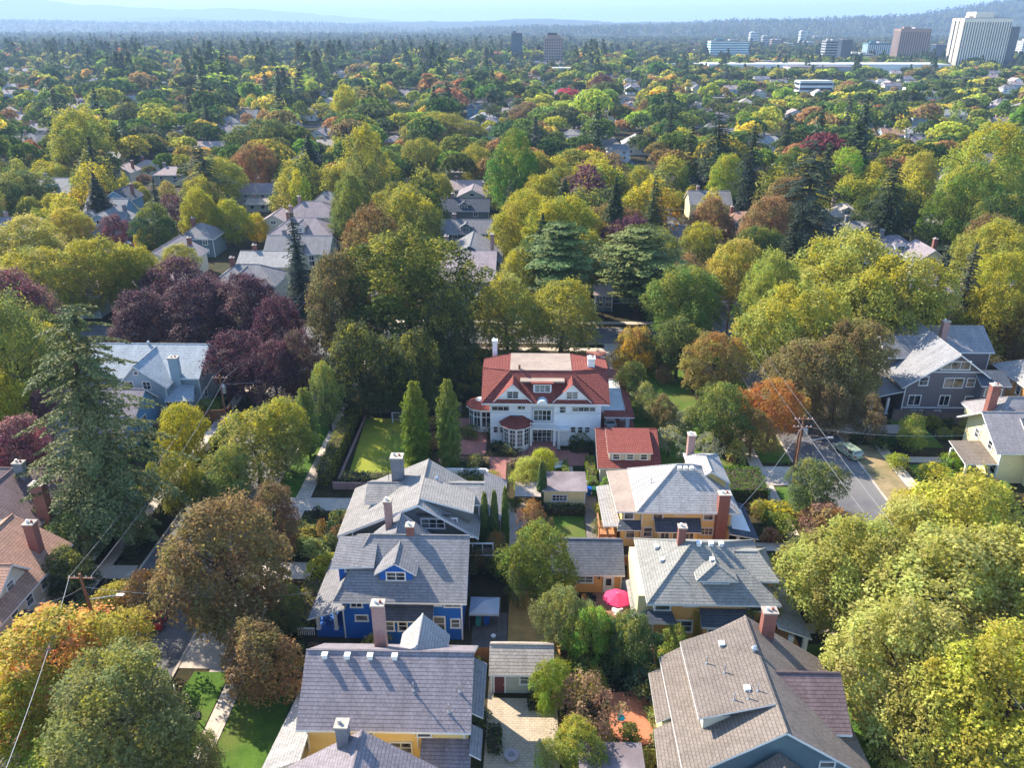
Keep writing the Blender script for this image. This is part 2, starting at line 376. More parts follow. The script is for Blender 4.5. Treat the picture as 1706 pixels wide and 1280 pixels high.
RG=roofmat('slate_gray_shingles',(.235,.225,.225)); RGL=roofmat('light_gray_shingles',(.37,.35,.33)); RP=roofmat('purple_gray_shingles',(.25,.215,.225),h=.30)
RBR=roofmat('brown_shingles',(.205,.168,.14)); RT=roofmat('tan_brown_shingles',(.40,.34,.28)); RGR=roofmat('greenish_gray_shingles',(.285,.275,.245))
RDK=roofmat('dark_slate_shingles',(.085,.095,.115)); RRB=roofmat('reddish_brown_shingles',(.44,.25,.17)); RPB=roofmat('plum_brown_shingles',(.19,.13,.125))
FLATB=groundmat('flat_roof_membrane',[(.42,.33,.26),(.35,.27,.22)],.4,3,.1,.01); FLATW=groundmat('pale_flat_roof',[(.55,.56,.54),(.47,.48,.46)],.4,3,.1,.01)
FLATG=groundmat('gravel_flat_roof',[(.30,.25,.25),(.22,.18,.19),(.15,.12,.12)],.5,5,.2,.02)
WW=wallmat('white_stucco',(.84,.84,.84),2.6); WY=wallmat('yellow_siding',(.82,.60,.24)); WYP=wallmat('pale_yellow_siding',(.84,.72,.38)); WB=wallmat('cobalt_blue_siding',(.012,.12,.46))
WGY=wallmat('gray_green_siding',(.155,.165,.16)); WO=wallmat('orange_siding',(.76,.38,.12)); WLB=wallmat('pale_blue_siding',(.34,.43,.47)); WBL=wallmat('sky_blue_siding',(.16,.33,.47))
WG2=wallmat('mauve_gray_shingle_siding',(.165,.15,.16)); WCR=wallmat('cream_siding',(.62,.58,.46)); WLG=wallmat('pale_green_siding',(.52,.56,.36)); WTL=wallmat('teal_gray_siding',(.13,.19,.22)); WSG=wallmat('sage_siding',(.45,.46,.38))

# ---- A white mansion with red tiled roof
def mansion():
    H=House('white_mansion','white stucco mansion with red tiled roof, two front gables and flat top deck',2.7,108.3,WW,TILE)
    x0,x1,y0,y1=-6.6,11.6,101.5,116.6; ze,zf=7.2,10.7; a0,a1,b0,b1=-2.6,6.3,105.3,111.8
    b=MB(); A,B,Cc,D=(x0,y0,ze),(x1,y0,ze),(x1,y1,ze),(x0,y1,ze); a,b_,c,d=(a0,b0,zf),(a1,b0,zf),(a1,b1,zf),(a0,b1,zf)
    # side gable ridges run out at deck height left and right
    L0,L1=(x0,b0+1.6,zf-.3),(x0,b1-1.6,zf-.3); R0,R1=(x1,b0+1.6,zf-.3),(x1,b1-1.6,zf-.3)
    b.roof([(A,B,b_,a),(A,a,L0),(B,R0,b_),(Cc,D,d,c),(D,L1,d),(Cc,c,R1),(L0,a,d,L1),(b_,R0,R1,c)],.25,TILE,WHITE,True)
    H.part('roof',b)
    f=MB(); f.box(a0,b0,zf-.1,a1,b1,zf+.06,FLATB); f.box(a0+1.2,b0+.25,zf+.06,a0+1.5,b0+.55,zf+.7,BRICK)
    H.part('flat_roof_deck',f)
    w=MB(); w.box(-5.4,102.4,0,10.5,115.6,7.1,WW)
    for xw in (-5.4,10.25):
        w.prism([(xw,102.5,7.1),(xw+.25,102.5,7.1),(xw+.25,115.5,7.1),(xw,115.5,7.1)],.1,WW)
        w.poly([(xw,102.4,7.0),(xw,115.6,7.0),(xw,110.2,zf-.6),(xw,106.9,zf-.6)],WW)
    H.part('wall',w); keep(-6.6,11.6,100,116.6)
    # front gables
    for xc in (-2.15,6.25):
        g=MB(); hw=2.75; zb,zt=7.25,10.15; yg=102.0
        g.poly([(xc-hw,yg,zb),(xc+hw,yg,zb),(xc,yg,zt-.25)],WW); g.poly([(xc-hw,yg,zb),(xc,yg,zt-.25),(xc,yg+1.,zt-.25),(xc-hw,yg+1,zb)],WW); g.poly([(xc+hw,yg,zb),(xc+hw,yg+1,zb),(xc,yg+1.,zt-.25),(xc,yg,zt-.25)],WW)
        o=H.part('gable',g); r=MB(); h2=3.15; zz=zb-.25
        A,B_,R0=(xc-h2,yg-.35,zz),(xc+h2,yg-.35,zz),(xc,yg-.35,zt); R1=(xc,105.6,zt); D_,C_=(xc-h2,yg+.1,zz+.12),(xc+h2,yg+.1,zz+.12)
        r.roof([((xc-h2,102.2,zz),A,R0,R1),(B_,(xc+h2,102.2,zz),R1,R0)],.16,TILE,WHITE,True); H.part('gable_roof',r,parent=o)
        H.win('F',yg,xc,8.35,1.5,1.0,2,3)
    # centre dormer with flat roof
    d=MB(); d.box(.75,102.9,7.6,3.35,105.8,9.7,WW); o=H.part('dormer',d); r=MB(); r.box(-1.1,103.2,9.7,5.2,106,9.92,FLATB); r.box(.45,102.6,9.7,3.65,103.2,9.92,TILE); H.part('dormer_roof',r,parent=o)
    H.win('F',102.9,2.05,8.95,2.1,.95,3,3)
    # barrel skylight over the recessed entry
    k=MB()
    n=8
    for i in range(n):
        t0,t1=math.pi*i/n,math.pi*(i+1)/n; 
        p=lambda t,y:(2.05+math.cos(t)*.75,y,7.35+math.sin(t)*.6)
        k.poly((p(t0,100.9),p(t0,102.6),p(t1,102.6),p(t1,100.9)),MATS['pale_glass'])
    k.poly([(2.05+math.cos(math.pi*i/n)*.75,100.9,7.35+math.sin(math.pi*i/n)*.6) for i in range(n+1)][::1],WHITE)
    H.part('barrel_skylight',k)
    # balcony on a flat gray panel, recess shade put in its colour, columns, balustrade
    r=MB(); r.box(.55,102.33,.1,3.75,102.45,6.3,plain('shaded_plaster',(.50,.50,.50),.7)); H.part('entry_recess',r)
    H.win('F',102.33,2.1,1.9,2.6,2.3,4,3); H.win('F',102.33,2.1,5.0,2.4,1.6,4,2)
    bal=MB(); bal.box(.35,100.9,3.35,4.0,102.4,3.6,WHITE); bal.box(.35,100.9,4.35,4.0,101.0,4.45,WHITE)
    for i in range(15): bal.box(.4+i*.25,100.92,3.6,.47+i*.25,100.98,4.35,WHITE)
    H.part('balcony',bal)
    H.posts([(.5,101.1),(3.85,101.1)],0,3.35,.16)
    H.posts([(4.5,101.6)],0,3.1,.16); cn=MB(); cn.box(4.0,101.1,3.1,6.0,102.4,3.3,WHITE); H.part('entry_canopy',cn)
    # octagonal bay with red roof
    cx,cy,R=-1.6,102.3,2.1
    by=MB(); pts=[(cx+R*math.cos(math.radians(a)),cy+R*math.sin(math.radians(a))) for a in range(180,361,30)]
    n=len(pts)
    for i in range(n-1):
        p,q=pts[i],pts[i+1]; by.poly(((p[0],p[1],0),(q[0],q[1],0),(q[0],q[1],3.9),(p[0],p[1],3.9)),WHITE)
        def lp(t,z,o=.03):
            nx,ny=(p[0]+q[0])/2-cx,(p[1]+q[1])/2-cy; l=math.hypot(nx,ny); return (p[0]+(q[0]-p[0])*t+nx/l*o,p[1]+(q[1]-p[1])*t+ny/l*o,z)
        for (t0,t1) in ((.16,.47),(.53,.84)):
            for (z0,z1) in ((1.0,1.55),(1.62,2.2),(2.27,2.9),(3.05,3.5)):
                by.poly((lp(t0,z0),lp(t1,z0),lp(t1,z1),lp(t0,z1)),GLASS)
    bo=H.part('bay_window',by); br=MB(); R2=2.55; e=[(cx+R2*math.cos(math.radians(a)),cy+R2*math.sin(math.radians(a)),3.95) for a in range(180,361,30)]; tp=[(cx+.9*math.cos(math.radians(a)),cy+.5*math.sin(math.radians(a)),4.95) for a in range(180,361,30)]
    br.roof([(e[i],e[i+1],tp[i+1],tp[i]) for i in range(n-1)],.15,TILE,WHITE,True); br.poly(tp,FLATG); H.part('bay_roof',br,parent=bo)
    # windows
    H.wins('F',102.4,[-4.6,-3.7],2.6,.55,.9,1,2); H.win('F',102.4,-3.9,6.0,2.4,.6,3,1); H.win('F',102.4,-.9,6.15,1.,.45,2,1)
    H.win('F',102.4,5.0,5.9,.8,.9,1,2); H.win('F',102.4,8.0,6.0,3.2,.6,4,1); H.wins('F',102.4,[6.6,7.6,8.6],2.7,.62,.85,1,2); H.win('F',102.4,7.9,.7,.5,.8,1,2)
    H.wins('L',-5.4,[105,108,111.5],2.6,1.,1.6,1,2); H.wins('L',-5.4,[105,111.5],5.7,1.,1.3,1,2)
    H.chimney(-5.1,113.3,5,12.3,.7,.8,WHITE); H.chimney(9.2,107.6,6,11.9,1.0,1.1,WHITE)
    # steps
    st=MB()
    for i in range(5): st.box(.4-.12*i,101.0-.42*(i+1),0,4.2+.12*i,101.0-.42*i+.001*i,.75-.15*i,REDPATH)
    st.box(.4,101.0,0,4.2,102.3,.76,REDPATH); H.part('front_steps',st)
    # left sunroom with dome skylight
    s=MB(); cx,cy,R=-7.0,108.2,1.9; ring=lambda r,z:[(cx+r*math.cos(math.radians(a)),cy+r*math.sin(math.radians(a)),z) for a in range(90,271,36)]
    e0,e1=ring(R,0.),ring(R,3.9)
    e0=[(-5.4,cy+R,0.)]+e0+[(-5.4,cy-R,0.)]; e1=[(-5.4,cy+R,3.9)]+e1+[(-5.4,cy-R,3.9)]
    for i in range(len(e0)-1):
        s.poly((e0[i],e0[i+1],e1[i+1],e1[i]),WHITE)
        p,q=e0[i],e0[i+1]; nx,ny=(p[0]+q[0])/2-cx,(p[1]+q[1])/2-cy; l=math.hypot(nx,ny)+1e-6
        f=lambda t,z:(p[0]+(q[0]-p[0])*t+nx/l*.03,p[1]+(q[1]-p[1])*t+ny/l*.03,z)
        for t0,t1 in ((.12,.46),(.54,.88)):
            for z0,z1 in ((1.,2.5),(2.65,3.4)): s.poly((f(t0,z0),f(t1,z0),f(t1,z1),f(t0,z1)),GLASS)
    so=H.part('sunroom',s); r=MB(); eo=[(-5.4,cy+R+.5,3.95)]+ring(R+.5,3.95)+[(-5.4,cy-R-.5,3.95)]; ei=[(-5.4,cy+1.,4.7)]+ring(.9,4.7)+[(-5.4,cy-1.,4.7)]
    r.roof([(eo[i],eo[i+1],ei[i+1],ei[i]) for i in range(len(eo)-1)],.15,TILE,WHITE,False); r.poly(ei,FLATW); H.part('sunroom_roof',r,parent=so); keep(-9.6,-5,105.5,111)
    dm=MB(); dm.cyl((-6.5,cy,4.7),(-6.5,cy,4.95),.85,.6,MATS['pale_glass'],12); H.part('dome_skylight',dm)
    # porte cochere on the right
    p=MB(); p.box(11.0,105.6,3.9,14.4,117,4.1,WHITE,FLATW); po=H.part('porte_cochere',p); q=MB()
    X1,Y0,Y1=15.6,104.2,118.2
    q.roof([((11.2,Y0,3.85),(X1,Y0,3.85),(14.4,105.6,4.3),(11.2,105.6,4.3)),((X1,Y0,3.85),(X1,Y1,3.85),(14.4,117,4.3),(14.4,105.6,4.3)),((X1,Y1,3.85),(11.2,Y1,3.85),(11.2,117,4.3),(14.4,117,4.3))],.2,TILE,WHITE,True); H.part('tile_border',q,parent=po)
    H.posts([(14.7,105.1),(14.7,111),(14.7,117.4)],0,3.7,.26); keep(11,16,103.5,118.5)
plain('pale_glass',(.50,.58,.60),.2,.1)
mansion()

# ---- B red tiled garage
H=House('garage','low white garage with red tiled roof and long tiled dormer beside the mansion',13.4,97,WCR,TILE,cat='garage')
H.block(9.3,17.8,91.6,103.2,2.6,5.3,'x',rp=97.9,ov=.6,ovr=.45)
H.sdormer(10.9,16.4,92.9,97.6,2.9,4.35,5.45,.25,n=3)
H.door('L',9.75,95.5,.9,2.,0.)
# ---- C yellow shed and carport
H=House('shed','small yellow shed with flat gravel roof behind the lawn',4.7,87.2,WYP,FLATG,cat='shed')
w=MB(); w.box(2.1,85.6,0,7.3,89.7,2.85,WYP); w.box(7.2,85.55,0,7.34,85.72,2.8,WHITE); H.part('wall',w); r=MB(); r.box(1.9,85.2,2.85,7.55,90,3.0,CREAM,FLATG); H.part('roof',r); H.win('F',85.6,4.1,1.75,1.75,.75,4,2); keep(1.9,7.5,84.8,90)
H=House('carport','open carport with pale flat roof beside the yellow shed',0,86.3,WYP,FLATG,cat='carport')
r=MB(); r.box(-1.5,84.6,2.35,1.75,88.2,2.5,DARKM,RT); H.part('roof',r); H.posts([(-1.4,84.8),(1.6,84.8),(-1.4,88.),(1.6,88.)],0,2.35,.07,DARKM,'post'); keep(-1.5,1.8,84.5,88.2)

# ---- D gray craftsman
H=House('craftsman_house','gray house with wide low gray gable roof behind the bright blue house',-11.6,76.6,WGY,RG)
H.rm=roofmat('warm_gray_shingles',(.29,.27,.25))
H.block(-20.6,-5.2,71.7,81.5,5.35,9.5,'y',rp=-11.6,ov=1.5,ovr=.8,t=.32)
# lower east porch roof and the cross gable that breaks both slopes
H.shed_roof([(-5.3,77.0,5.2),(-2.5,77.0,3.9),(-2.5,86.2,3.9),(-5.3,86.2,5.2)],.16,mr=RG,name='side_roof')
w=MB(); w.box(-6.4,77.6,0,-3.1,85.8,3.8,WGY); H.part('side_wall',w); keep(-5.3,-2.4,77,86)
H.block(-18.2,-4.9,75.4,80.4,7.2,8.5,'x',rp=77.8,ov=.5,z0=5,names=('dormer','dormer_roof'),foot=False)
H.shed_roof([(-11.5,72.9,9.56),(-5.8,72.9,7.8),(-5.8,77.2,7.8),(-11.5,77.2,9.56)],.2,name='dormer_roof')
w=MB(); w.prism([(-10.9,73.3,9.2),(-6.1,73.3,7.65),(-6.1,76,7.65),(-10.9,76,9.2)],1.3,WGY); H.part('dormer',w); H.wins('F',75.9,[-17.2,-16.1,-15.0],7.0,.7,.35,1,1)
H.win('F',72.5,-10.2,6.6,2.4,1.1,3,2); H.win('F',72.5,-7.9,6.9,.6,.6,1,1)
b=MB(); b.box(-11.9,72.2,7.75,-8.2,72.5,7.95,DARKM,RG); H.part('window_awning',b)
H.win('F',72.5,-7.0,3.3,6.5,1.4,6,1)
H.chimney(-14.9,79.2,7,11.2,1.3,1.2,STONEG); H.vent(-10.2,77.5,9.0,'turb')
a=MB(); a.cyl((-16.0,79.2,7.5),(-16.0,79.2,11),.035,.035,DARKM,6)
for z in (10.2,10.6,10.9): a.cyl((-16.9,79.2,z),(-15.6,79.2,z),.025,.025,DARKM,5)
H.part('antenna',a)

# ---- E blue house
H=House('blue_house','cobalt blue house with white trimmed windows and gray shingled roof with front dormer',-12,66.5,WB,RG)
H.block(-18.6,-5.7,61.0,72.,5.3,9.3,'x',r0=-15.7,rp=66.5,ov=.9,ovr=.6)
# rear cross wing
H.block(-16.3,-10.2,66.8,70.7,6.6,9.2,'y',rp=-13.25,ov=.5,z0=4,names=('rear_wall','rear_roof'))
H.gdormer(-14.3,-11.1,62.8,66.4,6.4,7.5,8.85,.45,2,ww=.85,wh=.85)
# west shed dormer roof on the left slope
H.shed_roof([(-19.2,63.3,7.5),(-14.9,63.3,7.7),(-14.9,66.6,9.15),(-18.9,66.6,8.9)],.15,name='dormer_roof')
w=MB(); w.box(-18.6,64.0,5.,-15.5,66.3,7.5,WB); H.part('dormer',w); H.win('F',64.0,-17.5,6.9,.7,.5)
# west low porch roof
H.shed_roof([(-21.4,61.2,2.9),(-17.6,61.2,4.3),(-17.6,71.,4.3),(-21.2,71,2.9)],.16); w=MB(); w.box(-20.9,62.0,0,-17.8,70.6,.9,WB); H.part('porch_wall',w); H.posts([(-20.7,62.2),(-18.9,62.2),(-20.7,66.4)],.9,2.85,.15)
for i in range(10):
    pass
rl=MB(); rl.box(-22.6,61.4,1.5,-20.9,61.5,1.6,WHITE); [rl.box(-22.6+i*.2,61.42,.7,-22.53+i*.2,61.48,1.5,WHITE) for i in range(9)]; H.part('porch_railing',rl)
keep(-22.8,-17,61,71)
# window bay lean-to roof, the eave's shade put into its dark shingles
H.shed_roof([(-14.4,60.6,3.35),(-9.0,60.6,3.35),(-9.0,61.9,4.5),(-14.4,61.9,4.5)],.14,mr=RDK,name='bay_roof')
w=MB(); w.box(-14.0,60.95,0,-9.4,61.95,3.4,WB); H.part('bay',w)
H.wins('F',60.95,[-13.3,-12.0,-10.2],2.5,.75,1.1,1,2)
H.wins('F',61.9,[-16.6],4.35,1.,.7,2,1); H.win('F',61.9,-16.2,2.6,1.1,.6,1,1); H.win('F',61.9,-8.75,4.6,.8,.5,1,1); H.win('F',61.9,-7.15,4.55,1.5,.7,2,1); H.win('F',61.9,-8.55,2.0,1.0,1.7,1,2); H.win('F',61.9,-6.95,2.1,.75,.95,1,2)
H.chimney(-11.7,66.7,8.8,10.4,.75,.7); H.chimney(-14.3,69.3,7.,11.6,.7,.75,BRICKP); 

# ---- F yellow house at bottom
H=House('yellow_house','yellow house with purple-gray shingled gable roof and four white ridge vents',-11,50,WY,RP)
H.block(-17.9,-4.2,45.2,54.8,5.8,9.5,'x',ov=.8,ovr=.6,rp=50)
for px,py in ((541,1093),(579,1093),(617,1093),(658,1093)):
    p=P(px,py,9.3); H.vent(p[0],49.55,9.28)
H.vent(-8.9,47.6,7.75,'pipe'); H.vent(-5.2,47.6,7.7,'pipe'); H.vent(-6.,46.4,6.8,'pipe')
H.block(-10.9,-6.7,50.4,54.9,6.9,9.2,'y',rp=-9.0,ov=.4,z0=5,names=('rear_wall','rear_roof'),mr=RGL)
H.chimney(-12.4,52.9,6.0,12.0,1.0,.8,BRICKP)
H.shed_roof([(-20.6,43.4,3.0),(-17.2,43.4,4.6),(-17.2,53.4,4.6),(-19.4,53.4,3.3)],.15,mr=RGL); w=MB(); w.box(-19.2,44.2,0,-17.3,53.0,2.9,WY); H.part('side_wall',w)
H.shed_roof([(-4.3,44.3,4.6),(-3.4,44.3,4.0),(-3.4,47.2,4.0),(-4.3,47.2,4.6)],.14,mr=RG,name='side_roof'); H.shed_roof([(-4.9,47.9,5.4),(-3.4,47.9,4.5),(-3.4,54.0,4.5),(-4.9,54.0,5.4)],.14,mr=RG,name='side_roof')
H.shed_roof([(-8.2,43.4,3.4),(-4.2,43.4,3.4),(-4.2,46.0,4.3),(-8.2,46.0,4.3)],.14,mr=RP,name='bay_roof'); w=MB(); w.box(-7.9,43.8,0,-4.6,46,3.3,WY); H.part('bay',w)
H.win('F',46.0,-9.9,3.2,1.6,1.1,2,2); H.win('F',46.0,-12.5,4.6,.9,.9,1,2); H.win('F',46,-8.0,4.9,1.,.7)
g=MB(); g.cyl((-8.5,45.85,5.6),(-8.5,45.85,3.2),.06,.06,WHITE,6); H.part('downpipe',g); keep(-20.8,-3.2,43,55)
# ---- next house, only the back of its roof in view
H=House('yellow_house','gray gable roof with gray chimney of a house cut by the bottom edge',-12,37,WY,RG)
H.rm=RP
H.block(-18.2,-6.0,30,42.7,4.6,8.7,'y',rp=-12.,ov=.6)
H.chimney(-13.3,42.3,5.5,9.8,.85,.8,STONEG)
# ---- small garage
H=House('garage','small pale green garage with tan shingled roof, plum door and paved yard',-.3,57,WSG,RT,cat='garage')
H.block(-3.3,2.6,54.6,58.9,2.6,4.2,'x',rp=56.8,ov=.45,ovr=.2)
H.door('F',55.05,-2.35,.9,2.05,.05,plain('plum_door',(.13,.04,.045))); H.win('F',55.05,-.05,1.65,.75,.9,1,2)

# ---- right yellow house
H=House('yellow_house','large yellow house with pale gray hip roof behind the orange house',17.5,82,WY,RGL)
H.rm=roofmat('pale_gray_shingles',(.39,.375,.36))
H.block(12.5,24.3,77.0,86.8,5.4,9.0,'x',r0=17.6,r1=19.2,rp=81.8,ov=.8)
H.shed_roof([(10.3,77.4,5.15),(12.55,77.1,5.38),(12.55,86.6,5.38),(9.9,86.6,5.15)],.18,name='side_roof',mr=FLATB)
w=MB(); w.box(11.0,78.0,0,13.2,86,5.0,WY); H.part('side_wall',w); keep(9.8,13,77,87)
H.shed_roof([(8.9,77.6,3.0),(10.9,77.3,3.3),(10.3,86.4,3.3),(8.7,86.4,3.0)],.15,name='lower_roof',mr=RGL)
H.block(19.6,23.9,81.2,88.2,6.9,8.4,'y',r1=84.8,rp=21.6,ov=.4,z0=5,names=('rear_wall','rear_roof'))
H.shed_roof([(23.2,76.4,3.0),(26.4,75.9,2.7),(26.4,83.2,2.7),(23.2,83.2,3.8)],.15,mr=RDK); H.posts([(26.0,76.4),(24.2,76.4)],0,2.6,.16); keep(23,26.6,76,83.5)  # shade on this porch roof is put into its dark bluish shingles
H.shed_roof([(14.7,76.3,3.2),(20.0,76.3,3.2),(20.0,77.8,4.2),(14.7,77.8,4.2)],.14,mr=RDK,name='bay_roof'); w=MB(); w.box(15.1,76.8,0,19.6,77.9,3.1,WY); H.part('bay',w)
H.wins('F',76.8,[15.9,17.3,18.7],2.4,.9,.8,2,1); H.wins('F',77.8,[15.1,20.9],4.6,1.,1.15,1,2); H.win('F',77.8,17.6,4.95,1.,.5,3,1); H.win('F',77.8,14.1,2.2,.9,1.2)
H.win('F',77.8,20.9,2.4,1.3,.8,3,2)
H.win('F',78.,11.8,4.3,.95,.8,1,1); H.win('F',78.,12.1,1.9,.9,1.3); H.shed_roof([(10.4,76.9,3.0),(13.2,76.9,3.0),(13.2,78.1,3.7),(10.8,78.1,3.7)],.14,mr=RDK,name='door_hood')
H.chimney(22.3,77.35,0,7.9,1.25,.9); H.chimney(20.3,87.6,4,10.,.85,.9,BRICKP)
for i in range(3): H.vent(17.8+i*.7,81.2,8.75)
H.vent(14.6,81.,6.9,'pipe')
# wooden back stairs
b=MB(); b.box(8.5,78.2,0,10.6,81.2,1.5,WOOD)
for i in range(6): b.box(8.7,77.9-.3*i-.3,0,10.4,77.9-.3*i,1.3-.22*i,WOOD)
for y in (78.2,79.7,81.1): b.box(8.45,y-.05,1.5,8.55,y+.05,2.5,WOOD)
b.box(8.42,78.2,2.4,8.58,81.2,2.5,WOOD); H.part('back_stairs',b); keep(8.2,10.8,75.8,81.4)

# ---- orange cottage
H=House('cottage','small orange cottage with dark shingled roof next to pink umbrella',7,71.5,WO,roofmat('charcoal_shingles',(.13,.135,.15)),cat='cottage')
H.block(2.6,10.5,69.0,75.8,2.7,4.9,'x',rp=72.4,ov=.5,ovr=.3)
H.win('F',69.5,6.35,1.75,1.5,.75,2,2); H.door('F',69.5,8.85,.95,2.05,.05,None,True)
l=MB(); l.box(7.75,69.3,1.9,7.9,69.5,2.15,DARKM); H.part('wall_lamp',l)
# ---- orange hip house
H=House('orange_house','orange house with greenish gray hip roof and hipped dormers beside the umbrella patio',18,66.5,WO,RGR)
H.block(11.6,24.4,61.2,71.9,5.4,9.0,'x',r0=16.5,r1=19.3,rp=66.3,ov=.9)
H.gdormer(16.9,19.9,62.9,66.0,6.3,7.25,8.3,.5,3,hip=True,ww=.75,wh=.5,wz=6.95)
H.block(20.6,24.6,63.2,68.6,6.7,8.2,'x',r1=23.0,rp=66.,ov=.5,z0=5.2,names=('dormer','dormer_roof'),foot=False)
H.shed_roof([(24.0,60.0,3.8),(27.2,59.6,2.8),(27.2,69.6,2.8),(24.0,69.6,3.8)],.15,mr=RGR); H.posts([(26.8,60.1),(25.4,60.1),(26.8,65)],0,2.7,.2); w=MB(); w.box(24,60.4,0,26.6,69,.9,WO); H.part('porch_wall',w); keep(24,27.4,59.5,70)
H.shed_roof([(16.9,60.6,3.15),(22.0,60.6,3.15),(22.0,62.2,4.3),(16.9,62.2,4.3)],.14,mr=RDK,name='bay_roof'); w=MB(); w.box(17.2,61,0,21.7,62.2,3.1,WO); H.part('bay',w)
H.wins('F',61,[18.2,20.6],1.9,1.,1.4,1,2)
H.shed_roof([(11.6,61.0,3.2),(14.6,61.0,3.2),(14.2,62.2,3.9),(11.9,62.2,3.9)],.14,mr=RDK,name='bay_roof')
H.win('F',62.1,13.3,4.5,1.35,.95,1,1); H.win('F',62.1,16.0,4.8,1.2,.5,3,1); H.win('F',62.1,22.3,4.5,1.2,.9,1,1); H.win('F',62.1,15.2,2.0,2.2,1.3,2,2)
H.chimney(15.6,67.2,7,10.3,.75,.7,BRICK); H.vent(17.1,66,9.); H.vent(18.3,66,9.); H.vent(19.3,66,9.); H.vent(13.4,68.3,6.9); H.vent(13.6,66,7.0); H.vent(14.1,63.8,6.4); H.vent(14.9,63.6,6.7,'pipe'); H.vent(18.2,64.5,8.2)
H.shed_roof([(10.5,62.4,2.7),(12.,62.4,3.2),(12.,68.2,3.2),(10.5,68.2,2.7)],.14,mr=RGR,name='lower_roof'); w=MB(); w.box(11.0,62.9,0,12.6,70.9,5,WYP); H.part('side_wall',w); keep(9,12,62.4,71)
# ---- brown house bottom right
H=House('brown_roofed_house','house with broad brown gable roof, side dormers and many vent pipes at bottom right',19,48.5,WTL,RBR)
H.block(11.9,26.2,42.4,54.9,4.7,9.5,'y',rp=18.9,ov=1.0,ovr=.7)
# large shed dormer on the west slope
H.shed_roof([(13.3,45.4,7.5),(18.85,45.0,9.6),(18.85,54.2,9.6),(13.3,53.8,7.5)],.16,name='dormer_roof'); w=MB(); w.box(13.8,45.8,5.2,18.6,53.4,7.4,WCR); w.prism([(13.8,45.8,7.45),(18.6,45.8,9.35),(18.6,53.3,9.35),(13.8,53.3,7.45)],.5,WCR); H.part('dormer',w)
H.block(18.9,25.2,45.3,52.0,6.2,8.8,'x',rp=49.1,ov=.6,z0=3,names=('side_dormer','side_dormer_roof'),foot=False,mr=RPB)
H.shed_roof([(10.2,41.5,3.3),(12.0,41.5,4.2),(12.0,48.2,4.2),(10.6,48.2,3.3)],.15,name='lower_roof'); H.shed_roof([(10.8,48.5,3.7),(12.4,48.5,4.6),(12.4,54.,4.6),(10.9,54.,3.7)],.15,name='lower_roof'); w=MB(); w.box(11.4,42,0,13,54,3.7,WYP); H.part('side_wall',w)
H.block(15.9,21.8,36,42.6,4.6,7.3,'y',rp=18.7,ov=.7,names=('porch_wall','porch_roof'))
H.win('F',43.1,22.6,5.3,1.,1.1,1,2)
H.chimney(20.6,53.9,6,11.,1.1,.8,BRICK)
for x,y,k in ((16.4,52.2,'box'),(16.0,49.2,'pipe'),(14.9,50.6,'pipe'),(17.2,47.,'box'),(16.1,46.3,'pipe'),(17.1,46.1,'pipe'),(17.9,46.6,'pipe'),(18.6,50.6,'turb')):
    H.vent(x,y,7.5+(x-13.3)*.378+.04,k)
keep(10,27,36,55)
# ---- corner of a flat shed roof at the bottom edge
H=House('shed','flat gray shed roof at the bottom edge below the shrubs',6.8,45,WSG,RG,cat='shed')
w=MB(); w.box(4.6,42.5,0,9.2,47.0,2.5,WSG); H.part('wall',w); r=MB(); r.box(4.3,42.2,2.5,9.5,47.4,2.65,DARKM,FLATG); H.part('roof',r); keep(4.3,9.5,42,47.5)

# ---- pale blue house on the left
H=House('pale_blue_house','pale blue house with silvery gray roof and cross gable behind the great fir',-60,118,WLB,RGL)
H.rm=roofmat('silver_blue_shingles',(.36,.40,.43),h=.32)
H.block(-71,-51.6,113.2,124.8,5.4,8.9,'x',ov=.6,ovr=.4,rp=119.2)
H.block(-63.6,-55.6,110.4,119.2,5.0,8.6,'y',rp=-60.2,ov=.5,names=('wing_wall','wing_roof'))
H.wins('F',110.9,[-61.6,-58.9],5.2,1.1,1.2,2,2); H.win('F',110.9,-60.2,7.3,.5,.5,1,1)
H.shed_roof([(-56.2,109.9,2.9),(-51.8,110.4,2.9),(-52.6,113.4,4.3),(-57.,113.4,4.3)],.14); w=MB(); w.box(-56.6,110.7,0,-52.3,113.4,2.8,WLB); H.part('sunroom',w); H.win('F',110.7,-54.5,1.9,3.6,1.5,4,1)
H.wins('R',-52.0,[115.6,117.2,118.8],5.3,1.,1.5,1,2); H.win('R',-52.0,115.5,1.9,1.,1.4)
H.chimney(-55.3,113.6,2,8.9,1.4,1.0,WLB); H.vent(-61.5,119,8.9,'turb')
H.rm=RP
H.block(-70,-57.0,101.6,110.2,3.6,6.6,'x',rp=106.6,ov=.5,names=('front_wall','front_roof'),mr=RP,mw=WBL)
H.block(-68,-56.6,97.0,102.2,3.0,5.4,'x',rp=99.8,ov=.3,names=('annex_wall','annex_roof'),mr=RG,mw=WBL)
H.wins('R',-56.9,[98.8,100.2],1.9,1.,1.5,1,2); H.win('R',-57.5,105.,2.,2.,1.4,3,1)
